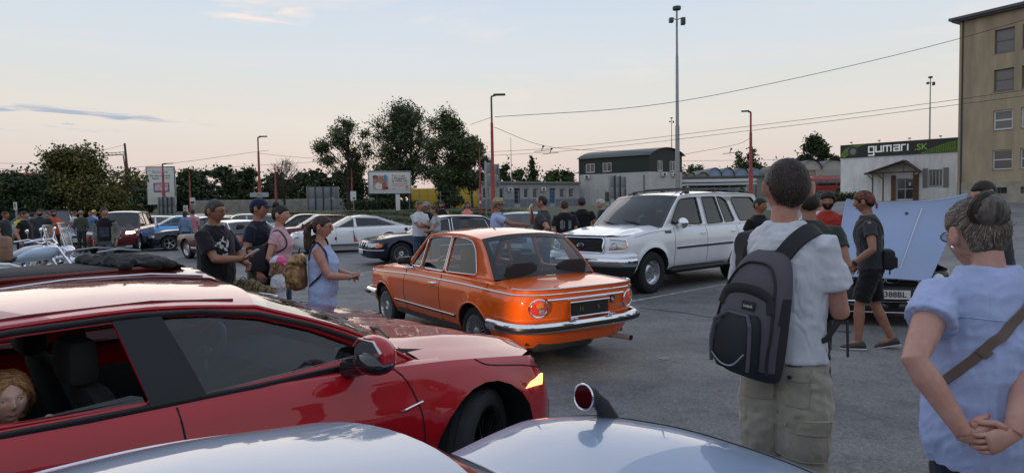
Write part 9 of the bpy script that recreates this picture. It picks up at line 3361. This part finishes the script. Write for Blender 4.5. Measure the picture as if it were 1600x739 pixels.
st=thing('bag_strap','dark blue strap on the back of the white T-shirt man','bag strap',m['root'].location,m['root'].rotation_euler.z)
strap_on(walls_of(m,['shirt']),[Vector((-0.12,0.15,1.15)),Vector((-0.12,0.05,1.3)),Vector((-0.06,-0.08,1.42))],0.05,0.008,'band',C_NAVY,st)
simple('dark-haired man looking down with hand to his face behind the grey-haired woman',1560,6.4,pi*0.95,1.84,sk=SK_LIGHT,shirt=C_DGREY,trousers=C_BLACK,hair=('short',DARKH),lod=2,head=(0.0,0.35),lean=0.15,armL=((0.16,0.0,1.55),(0.2,1,-1)),armR=((0.3,-0.1,1.2),(-0.3,-1,-0.5)))
m=simple('man with glasses in black printed T-shirt looking at his white phone',334,6.75,-0.22,1.78,sk=SK_TAN,shirt=C_BLACK,trousers=C_JEANS,hair=('short',(0.06,0.05,0.045)),lod=3,heft=0.28,glasses=True,head=(0.1,0.06),sleeve=0.72,slw=0.012,armR=((0.36,-0.06,1.15),(-0.5,-1,-0.8)),armL=((0.3,0.1,1.08),(-0.5,1,-0.8)),handR=((0.75,0.25,0.35),(0,0.4,0.9)),curlR=0.8,beard=(0.05,0.04,0.035)if False else None)
r_=m['root']
bvm=walls_of(m,['shirt'])
wr=m['J'][-1][2]*m['s']
ph=thing('smartphone','white smartphone held by the man in the black T-shirt','phone')
Mw=Matrix.Translation(r_.location)@Matrix.Rotation(r_.rotation_euler.z,4,'Z')
ph.matrix_world=Mw@Matrix.Translation(wr+Vector((0.1,0.02,0.055)))@Matrix.Rotation(radians(-35),4,'Y')@Matrix.Rotation(0.2,4,'Z')
MB().bev(-0.075,0.075,-0.036,0.036,-0.004,0.004,0.003).build('case',mat('phone_white',(0.7,0.7,0.7),rough=0.3),ph)
MB().bev(-0.068,0.068,-0.032,0.032,0.004,0.0048,0.0003).build('screen',M_GLOSSB,ph)
rnd=random.Random(5)
C_PR=mat('print_offwhite',(0.45,0.45,0.45),rough=0.8)
dirp=Vector((-0.8,0.6,0))
sdv=Vector((0.6,0.8,0))
for k,(u,v,w_,h_,a_)in enumerate([(-0.02,0.06,0.11,0.018,0.5),(0.03,0.07,0.09,0.016,-0.6),(0.06,0.03,0.07,0.03,1.3),(0.0,0.02,0.05,0.05,0.3),(0.04,-0.01,0.06,0.03,-0.9),(-0.05,0.04,0.08,0.014,0.2),(0.02,0.1,0.06,0.014,1.1),(0.07,0.07,0.05,0.016,-1.2),(0.02,-0.07,0.05,0.03,0.2),(-0.03,-0.07,0.04,0.025,-0.4),(0.05,-0.06,0.03,0.02,0.7),(-0.01,0.045,0.04,0.02,-1.3)]):
 pts=[]
 for a,b in((-1,0),(-0.3,1),(1,0.3),(0.6,-0.6),(-0.2,-1)):
  p=Vector((a*w_/2*cos(a_)-b*h_/2*sin(a_),a*w_/2*sin(a_)+b*h_/2*cos(a_),0))
  pts.append(Vector((0.2,-0.14,1.28))+sdv*(p.x+u)*1.15+Vector((0,0,p.y+v)))
 o=meshobj('shirt_print',pts,[tuple(range(5))],C_PR,r_,smooth=False)
 print_on(bvm,o,dirp)
m=simple('man in navy cap and dark navy T-shirt carrying a black rucksack',403,7.9,-0.08,1.8,sk=SK_MID,shirt=C_NAVY,trousers=cloth('camo',(0.075,0.09,0.06),0.6),leg='shorts',hair=('short',DARKH),cap=((0.012,0.018,0.05),'cap'),lod=2,head=(0.15,0.05),armR=((0.1,-0.24,0.9),(-1,-0.3,0)),heft=0.15)
Mr_=Matrix.Translation(m['root'].location)@Matrix.Rotation(m['root'].rotation_euler.z,4,'Z')
bq=backpack(None,1,'black rucksack on the back of the man in the navy cap',(C_BPB,C_STRAP,C_STRAP),Mr_@Matrix.Translation((-0.125,-0.08,1.16))@Matrix.Rotation(pi,4,'Z')@Matrix.Scale(0.95,4))if False else None
sb=thing('sling_bag','black bag slung at the side of the man in the navy cap','bag',m['root'].location,m['root'].rotation_euler.z)
MB().bev(-0.05,0.22,-0.29,-0.19,0.93,1.24,0.04).build('pouch',C_BPB,sb)
strap_on(walls_of(m,['shirt']),[Vector(p)for p in((0.0,-0.24,1.22),(-0.1,-0.1,1.36),(-0.08,0.06,1.48),(0.06,0.1,1.44),(0.14,-0.04,1.3),(0.08,-0.2,1.2))],0.03,0.006,'strap',cloth('tan_strap',(0.25,0.18,0.1)),sb)
tc=thing('plaid_bag','brown tartan bag held low by the man in the navy cap','bag')
pc=at(392,455,7.1)
plaid=mat('tartan',(0.25,0.17,0.07),rough=0.8,noise_amt=0.85,noise_scale=24,noise_col=(0.03,0.02,0.012))
tc.location=pc
tc.rotation_euler=(0,0.22,-0.1)
tc.scale=(0.85,0.85,0.85)
b=MB()
b.rings([((-0.3,0,0),(0,0.03,0),(0,0,0.05)),((-0.26,0,0),(0,0.09,0),(0,0,0.11)),((0,0,0.03),(0,0.11,0),(0,0,0.13)),((0.26,0,0),(0,0.09,0),(0,0,0.11)),((0.3,0,0),(0,0.03,0),(0,0,0.05))],18)
remesh(b,0.012,'bag_body',plaid,tc,wrinkle=0.015)
for x_ in(-0.14,-0.06,0.06,0.14):
 MB().tube([(x_,0.115*cos(q),0.02+0.14*sin(q))for q in[pi*k/8 for k in range(9)]],[(0.004,0.006)]*9,5).build('tartan_stripe',C_STRAP,tc)
m=simple('woman with dark bun in pale pink T-shirt and jeans beside the capped man',436,7.8,0.02,1.72,female=True,sk=SK_LIGHT,shirt=C_PINK,trousers=C_JEANS,hair=('bun',DARKH,(-0.06,0,0.125),0.044),lod=3,head=(0.0,0.06),sleeve=0.42,armR=((0.1,-0.2,0.93),(-1,-0.4,0)),armL=((0.2,0.1,0.92),(-1,0.3,0)))
sb=thing('bag_strap','thin black strap over the shoulder of the woman in the pink T-shirt','bag strap',m['root'].location,m['root'].rotation_euler.z)
strap_on(walls_of(m,['shirt']),[Vector(p)for p in((-0.13,-0.1,1.18),(-0.1,-0.15,1.36),(0,-0.13,1.46),(0.1,-0.12,1.36),(0.12,-0.13,1.22),(0.0,-0.2,1.15))],0.018,0.005,'band',C_STRAP,sb)
pk=cloth('cap_pink',(0.7,0.12,0.28))
m=simple('small child in pink and white cap and white top among the adults',431,7.35,-0.05,1.1,female=True,sk=SK_LIGHT,shirt=C_WHITE,trousers=C_NAVY,hair=('long',BLONDH,0.16),cap=(pk,'cap'),lod=2,headk=1.28,head=(-0.05,0.12),sleeve=0.5,armR=((0.12,-0.22,0.9),(-1,-0.3,0)))
MH=m['MH']
D=MB()
head_shell(MH,D,32,22,hz=lambda a:interp([(0,0.25),(1.25,0.25),(1.45,0.045),(pi,0.0)],a),amt=0.034,soft=0.01,face=False)
D.build('cap_mesh_back',cloth('white_mesh',(0.55,0.58,0.66)),m['root'])
m=simple('woman with ponytail and glasses in sleeveless pale blue dress, gold backpack on',500,6.2,0.06,1.6,female=True,heft=0.42,sk=(0.44,0.22,0.155),dress=(C_LBLUE,0.62,0.1),sleeveless=True,hair=('bun',BROWNH,(-0.1,0,0.03),0.03),lod=3,head=(0.0,0.04),glasses=True,armR=((0.32,-0.06,1.1),(-0.5,-1,-0.9)),armL=((0.32,0.04,1.11),(-0.5,1,-0.9)),handR=((0.7,0.5,0.1),(0,0.5,0.8)),curlR=0.7,shoulder=0.168)
MH=m['MH']
s_=m['s']
D=MB()
D.rings([(MH@Vector((-0.095,0,0.035)),(0.02,0,0.01),(0,0.022,0)),(MH@Vector((-0.135,0,0.02)),(0.03,0,0.02),(0,0.035,0)),(MH@Vector((-0.155,0,-0.06)),(0.034,0,0),(0,0.042,0)),(MH@Vector((-0.15,0,-0.15)),(0.034,0,0),(0,0.044,0)),(MH@Vector((-0.145,0,-0.23)),(0.026,0,0),(0,0.034,0)),(MH@Vector((-0.14,0,-0.28)),(0.01,0,0),(0,0.014,0))],14)
remesh(D,0.009,'ponytail',hairm('pony',BROWNH),m['root'],wrinkle=0.012,freq=(20,20,5))
MB().tube([MH@Vector((-0.105+0.004*cos(q),0.024*cos(q),0.035+0.024*sin(q)))for q in[2*pi*k/12 for k in range(12)]],0.008,6,closed=True).build('hair_tie',mat('pink_tie',(0.75,0.12,0.18)),m['root'])
gold=mat('gold_fabric',(0.36,0.22,0.09),rough=0.42,metal=0.5,noise_amt=0.75,noise_scale=16,bump=0.006,bump_scale=18,noise_col=(0.06,0.035,0.015))
Mr_=Matrix.Translation(m['root'].location)@Matrix.Rotation(m['root'].rotation_euler.z,4,'Z')
gb=thing('backpack','small shiny gold backpack worn by the woman in the blue dress','backpack')
gb.matrix_world=Mr_
b=MB()
b.rings([((-0.21,-0.05,0.9),(0.04,0,0),(0,0.07,0)),((-0.23,-0.05,0.93),(0.09,0,0),(0,0.12,0)),((-0.235,-0.05,1.06),(0.1,0,0),(0,0.13,0)),((-0.22,-0.05,1.18),(0.08,0,0),(0,0.12,0)),((-0.2,-0.05,1.24),(0.04,0,0),(0,0.07,0))],18)
remesh(b,0.01,'main_bag',gold,gb,wrinkle=0.01)
bd=walls_of(m,['dress','body'])
strap_on(bd,[Vector(p)for p in((-0.13,-0.13,1.18),(-0.09,-0.13,1.3),(-0.02,-0.12,1.37),(0.08,-0.13,1.3),(0.1,-0.17,1.15),(0.0,-0.2,1.02),(-0.12,-0.16,0.95))],0.02,0.006,'strap',C_NAVY,gb,n=34)
MB().tube([(-0.2,-0.05,1.24),(-0.19,-0.04,1.3),(-0.21,-0.06,1.24)],0.006,6).build('grab_handle',C_STRAP,gb)
wr=m['J'][-1][2]*s_
d_=(m['J'][-1][2]-m['J'][-1][1]).normalized()
MB().tube([wr-d_*0.03,wr-d_*0.018],0.03,14).build('bracelet',M_STEEL,m['root'])
m=simple('bald man in white T-shirt with folded arms by the navy saloon',655,16.2,-0.75,1.82,sk=SK_MID,shirt=C_WHITE,trousers=C_JEANS,hair=('buzz',(0.1,0.07,0.05)),heft=0.3,lod=1,armR=((0.24,0.1,1.17),(-0.4,-1,-0.6)),armL=((0.26,-0.08,1.2),(-0.4,1,-0.6)),shoulder=0.2,head=(0.1,0.1),sleeve=0.6)
simple('woman with brown bun in patterned white top beside the man with folded arms',680,15.8,pi*0.98,1.7,female=True,sk=SK_MID,shirt=cloth('patterned_white',(0.42,0.42,0.42),0.7,0.004),trousers=C_JEANS,hair=('bun',BROWNH,(-0.06,0,0.105),0.035),lod=1,armL=((0.22,0.14,1.12),(-0.5,1,-0.6)),armR=((0.2,-0.12,1.1),(-0.5,-1,-0.6)))
simple('person in grey cap and black top half hidden behind the couple',667,17.2,-pi*0.6,1.8,sk=SK_TAN,shirt=C_BLACK,trousers=C_BLACK,hair=('short',GREYH),cap=((0.22,0.24,0.22),'cap'),lod=1)
simple('dark-haired man in black vest behind the navy saloon',691,22.6,-pi/2-0.3,1.86,sk=SK_MID,shirt=C_BLACK,sleeveless=True,trousers=C_DGREY,hair=('short',DARKH),lod=1,head=(0,0.25),beard=(0.02,0.012,0.01))
simple('woman in salmon pink vest behind the navy saloon',730,22.8,-pi/2+0.1,1.84,female=True,sk=SK_MID,shirt=cloth('salmon',(0.8,0.22,0.2)),sleeveless=True,trousers=C_DGREY,hair=('short',BROWNH),lod=1,head=(0.3,0.2))
simple('man in straw hat and light blue shirt pointing to the right',777,12.9,0.12,1.8,sk=SK_TAN,shirt=C_LBLUE,trousers=C_GREYT,hair=('short',GREYH),cap=(mat('straw',(0.42,0.33,0.2),rough=0.85,noise_amt=0.3,noise_scale=30),'hat'),lod=2,armR=((0.5,-0.22,1.25),(-0.2,-1,-1)),curlR=0.9,glasses=True,heft=0.2,shoulder=0.195)
m=simple('balding man in dark grey T-shirt eating a banana by the orange saloon',848,11.8,pi*0.9,1.84,sk=(0.38,0.19,0.125),shirt=C_DGREY,trousers=C_JEANS,hair=('receding',DARKH),lod=2,glasses=True,heft=0.35,shoulder=0.2,armR=((0.2,-0.0,1.47),(0.3,-0.8,-1)),armL=((-0.02,0.24,1.02),(-1,0.7,0)),handR=((0.1,0.25,1),(-1,0,0)),curlR=1.0,sleeve=0.6)
Mr_=Matrix.Translation(m['root'].location)@Matrix.Rotation(m['root'].rotation_euler.z,4,'Z')
wr=m['J'][-1][2]*m['s']
bn=thing('banana','half peeled banana in the hand of the man in the grey T-shirt','banana')
bn.matrix_world=Mr_@Matrix.Translation(wr+Vector((0.02,0.02,0.05)))
MB().tube([(0.03,0,-0.06),(0.015,0,0.0),(0.0,0,0.05),(-0.035,0,0.1)],[0.012,0.017,0.018,0.014],8).build('flesh',mat('banana_flesh',(0.75,0.66,0.42),rough=0.6),bn)
for a in(0,2.1,4.2):
 MB().tube([(0.012+0.016*cos(a),0.016*sin(a),0.02),(0.012+0.04*cos(a),0.04*sin(a),0.02),(0.012+0.05*cos(a),0.05*sin(a),-0.05)],[(0.01,0.004),(0.012,0.003),(0.006,0.002)],6).build('peel',mat('banana_peel',(0.72,0.5,0.05),rough=0.5),bn)
m=simple('youth in black T-shirt with pale back print, seen from behind by the white bonnet',882,13.9,pi*0.52,1.76,sk=SK_MID,shirt=C_BLACK,trousers=C_BLACK,hair=('short',BROWNH),lod=1,sleeve=0.7,slw=0.02)
bvm=walls_of(m,['shirt'])
for k,(u,h_)in enumerate([(-0.11,0.17),(-0.075,0.2),(0.03,0.16),(0.07,0.21),(0.1,0.18)]):
 patch_on(bvm,(0,u,1.24),0.03,h_,(1,0,0),'back_print',mat('print_smoky',(0.16,0.17,0.19),noise_amt=0.5,noise_scale=14),m['root'],0.004,n=5,rim=False)
simple('broad man in dark cap and black T-shirt seen from behind beside the youth',909,14.8,pi*0.5,1.83,sk=SK_TAN,shirt=C_BLACK,trousers=C_BLACK,hair=('short',DARKH),cap=((0.05,0.05,0.045),'cap'),lod=1,heft=0.3,shoulder=0.215)
simple('white-haired man in navy shirt bending behind the white bonnet',945,15.8,pi*1.05,1.8,sk=SK_LIGHT,shirt=C_NAVY,trousers=C_DGREY,hair=('short',WHITEH),lod=1,head=(0.2,0.3),lean=0.12)
m=simple('young man in open grey jacket over black T-shirt walking towards the viewer',163,17.0,-pi/2+0.25,1.8,sk=SK_MID,shirt=C_BLACK,trousers=C_GREYT,hair=('short',(0.03,0.012,0.01)),lod=2,head=(0.75,0),legs=((0.12,0),(-0.1,-0.2)),shoulder=0.185)
rj=m['root']
s_=m['s']
D=MB()
for sg in(1,-1):
 sh,el,wr=m['J'][sg]
 D.tube([sh*s_*0.99,(sh+el)/2*s_,el*s_,(el*0.25+wr*0.75)*s_],[0.082,0.074,0.066,0.06],12)
 D.rings([((-0.03,sg*0.15,1.38),(0.085,0,0),(0,0.045,0)),((-0.01,sg*0.175,1.25),(0.125,0,0),(0,0.03,0)),((-0.0,sg*0.19,1.0),(0.125,0,0),(0,0.03,0)),((0.02,sg*0.2,0.84),(0.13,0,0),(0,0.03,0))],12)
D.rings([((-0.1,0,0.84),(0.03,0,0),(0,0.2,0)),((-0.125,0,1.1),(0.03,0,0),(0,0.19,0)),((-0.12,0,1.36),(0.03,0,0),(0,0.18,0)),((-0.07,0,1.47),(0.04,0,0),(0,0.09,0))],16)
remesh(D,0.014,'jacket',C_SAGE,rj,wrinkle=0.012)
o=patch_on(walls_of(m,['shirt']),(0,0.0,1.17),0.24,0.26,(-1,0,0),'shirt_print',mat('wolf_print',(0.035,0.045,0.09),noise_amt=0.8,noise_scale=14,noise_col=(0.01,0.01,0.015)),rj,0.004,rim=False)
simple('man in orange-red T-shirt and black shorts pointing, left side',83,22.8,-0.15,1.8,sk=SK_TAN,shirt=C_ORANGE,trousers=C_BLACK,leg='shorts',hair=('short',DARKH),beard=(0.02,0.012,0.01),lod=1,head=(-0.5,0.1),heft=0.25,armR=((0.48,-0.16,1.28),(-0.2,-1,-1)),armL=((0.46,0.05,1.22),(-0.2,1,-1)),shoulder=0.2,sleeve=0.62)
m=simple('heavy bearded man in dark grey T-shirt with a cross-body strap, left side',62,21.5,-pi/2+0.35,1.83,sk=SK_TAN,shirt=C_DGREY,trousers=C_JEANS,hair=('short',DARKH),beard=(0.015,0.01,0.008),lod=1,heft=0.95,shoulder=0.235)
sb=thing('bag_strap','black cross-body strap on the heavy bearded man','bag strap',m['root'].location,m['root'].rotation_euler.z)
strap_on(walls_of(m,['shirt']),[Vector(p)for p in((0.05,-0.17,1.42),(0.15,-0.08,1.3),(0.2,0.05,1.12),(0.12,0.22,0.95))],0.045,0.008,'band',C_STRAP,sb)
GLF=None
simple('man in black T-shirt left of the heavy bearded man',37,18.8,0.1,1.75,sk=SK_MID,shirt=C_BLACK,trousers=C_JEANS,hair=('buzz',DARKH),lod=1,heft=0.35)
simple('man in dark grey T-shirt at the far left edge, seen from the side',7,20.5,0.2,1.76,sk=SK_TAN,shirt=C_DGREY,trousers=C_JEANS,hair=('short',BROWNH),lod=1,heft=0.2)
simple('person in yellow top behind the man in black, at the left',30,25.5,-pi/2,1.7,sk=SK_MID,shirt=cloth('yellow',(0.62,0.5,0.06)),trousers=C_BLACK,hair=('short',DARKH),lod=0)
simple('person in dark navy shirt behind the motorcycle at the left',50,23.5,pi*0.5,1.74,sk=SK_MID,shirt=C_NAVY,trousers=C_BLACK,hair=('short',DARKH),lod=0)
simple('person in pale blue shirt behind the heavy man',74,27.5,-pi*0.4,1.72,sk=SK_MID,shirt=C_LBLUE,trousers=C_JEANS,hair=('short',DARKH),lod=0)
simple('man in white T-shirt and dark shorts by the pickup truck',116,29.5,0.1,1.78,sk=SK_TAN,shirt=C_WHITE,trousers=C_NAVY,leg='shorts',hair=('buzz',BROWNH),lod=1)
simple('person in olive coat with mustard sleeve and beige cap near the pickup',126,27.0,pi*0.6,1.78,sk=SK_MID,shirt=cloth('olive_coat',(0.06,0.065,0.045)),sleeve=1.5,trousers=C_DGREY,hair=('short',GREYH),cap=((0.22,0.22,0.14),'cap'),lod=1)
simple('person in blue denim shirt left of the maroon sport utility',141,29.0,-pi*0.4,1.76,sk=SK_MID,shirt=cloth('denim',(0.12,0.19,0.32)),trousers=C_DGREY,hair=('short',DARKH),lod=0)
simple('person with yellow cap behind the denim shirt',146,31.0,pi*0.4,1.8,sk=SK_MID,shirt=C_LBLUE,trousers=C_DGREY,hair=('short',DARKH),cap=((0.62,0.55,0.16),'cap'),lod=0)
simple('person in pink T-shirt standing by the maroon muscle car',301,26.0,pi*0.55,1.74,sk=SK_MID,shirt=cloth('rose',(0.52,0.22,0.28)),trousers=C_JEANS,hair=('short',DARKH),lod=1)
simple('person in denim jacket left of the one in pink',289,25.4,pi*0.5,1.68,female=True,sk=SK_MID,shirt=cloth('denim_jacket',(0.14,0.22,0.34)),sleeve=1.8,trousers=C_JEANS,hair=('long',BROWNH,0.12),lod=1)
simple('person in black sitting far off on the grass bank',591,43,-pi*0.5,1.5,sk=SK_MID,shirt=C_BLACK,trousers=C_BLACK,hair=('short',DARKH),lod=0,z=-0.35)
simple('person in pale top far off on the grass bank',608,43.5,-pi*0.4,1.5,sk=SK_MID,shirt=C_PINK,trousers=C_JEANS,hair=('short',BROWNH),lod=0,z=-0.35)
x,y=(-2.642,2.008)
Mc=Matrix.Translation((x,y,0))@Matrix.Rotation(0.826,4,'Z')
pc=Mc@Vector((0.735,-0.49,0))
ch=person('fair-haired child looking out of the open rear window of the red hatchback',pc.x,pc.y,-0.8,h=1.14,z=-0.035,female=True,sk=(0.56,0.36,0.28),shirt=C_BLACK,hair=('long',(0.34,0.18,0.08),0.14),lod=3,headk=1.13,only_upper=True,armL=((0.37,0.13,1.57),(-0.2,0.6,-1)),armR=((0.12,-0.22,1.0),(-1,-0.4,0)),handL=((0.75,-0.45,-0.3),(0,0,-1)),curlL=0.45,head=(0.15,0.04),hairline=lambda a:interp([(0,0.085),(0.35,0.07),(0.8,0.035),(1.1,-0.03),(1.6,-0.1),(pi,-0.11)],a))
pd=Matrix.Translation((0.216,7.251,0))@Matrix.Rotation(2.151,4,'Z')@Vector((0.85,0.34,0))
person('driver inside the orange saloon, seen through its windows',pd.x,pd.y,2.151,h=1.62,z=-0.44,sk=SK_MID,female=True,shirt=cloth('flower',(0.25,0.22,0.2),0.6),hair=('long',(0.16,0.09,0.05),0.14),lod=1,only_upper=True)
tb2=thing('tan_bag','brown leather saddle bag on the motorcycle at the left edge','bag',at(4,388,11.2),0.2)
MB().bev(-0.28,0.12,-0.12,0.12,-0.22,0.2,0.05).build('bag_body',mat('tan_leather',(0.28,0.15,0.1)),tb2)
MB().bev(-0.29,0.13,-0.135,0.0,0.0,0.21,0.03).build('bag_flap',mat('tan_leather',(0.28,0.15,0.1)),tb2)
strands(M1,15000,0.012,(0.032,0.019,0.013),hl(0.055,0.04,0.008,-0.068,-0.004),0.006,flow=(-0.2,0,-1),lift=0.28,width=0.0008,jit=0.12)
strands(M1,5000,0.006,(0.085,0.05,0.035),hl(0.05,0.03,-0.01,-0.085,-0.02),0.001,flow=(-0.2,0,-1),lift=0.8,width=0.0006)
bun_=Vector((-0.092,0.015,0.083))
strands(M2,12000,0.045,(0.17,0.145,0.125),hl(0.055,0.04,0.02,-0.08,0.02),0.012,flow=lambda p:bun_-p,lift=0.05,width=0.0009,seed=3,jit=0.04)
strands(M2,2500,0.05,(0.07,0.035,0.02),hl(0.055,0.04,0.02,-0.08,0.02),0.013,flow=lambda p:bun_-p,lift=0.08,width=0.0008,seed=4,jit=0.06)
hzc=lambda a:interp([(0,0.085),(0.35,0.07),(0.8,0.035),(1.1,-0.03),(1.6,-0.1),(pi,-0.11)],a)
strands(ch,9000,0.045,(0.38,0.2,0.085),hzc,0.02,flow=lambda p:Vector((-0.05,0.9 if p.y>0.01 else-0.9,-1.1 if abs(p.y)>0.03 else-0.3)),lift=0.08,width=0.0012,seed=6)
bpy.data.scenes.remove(TMP)
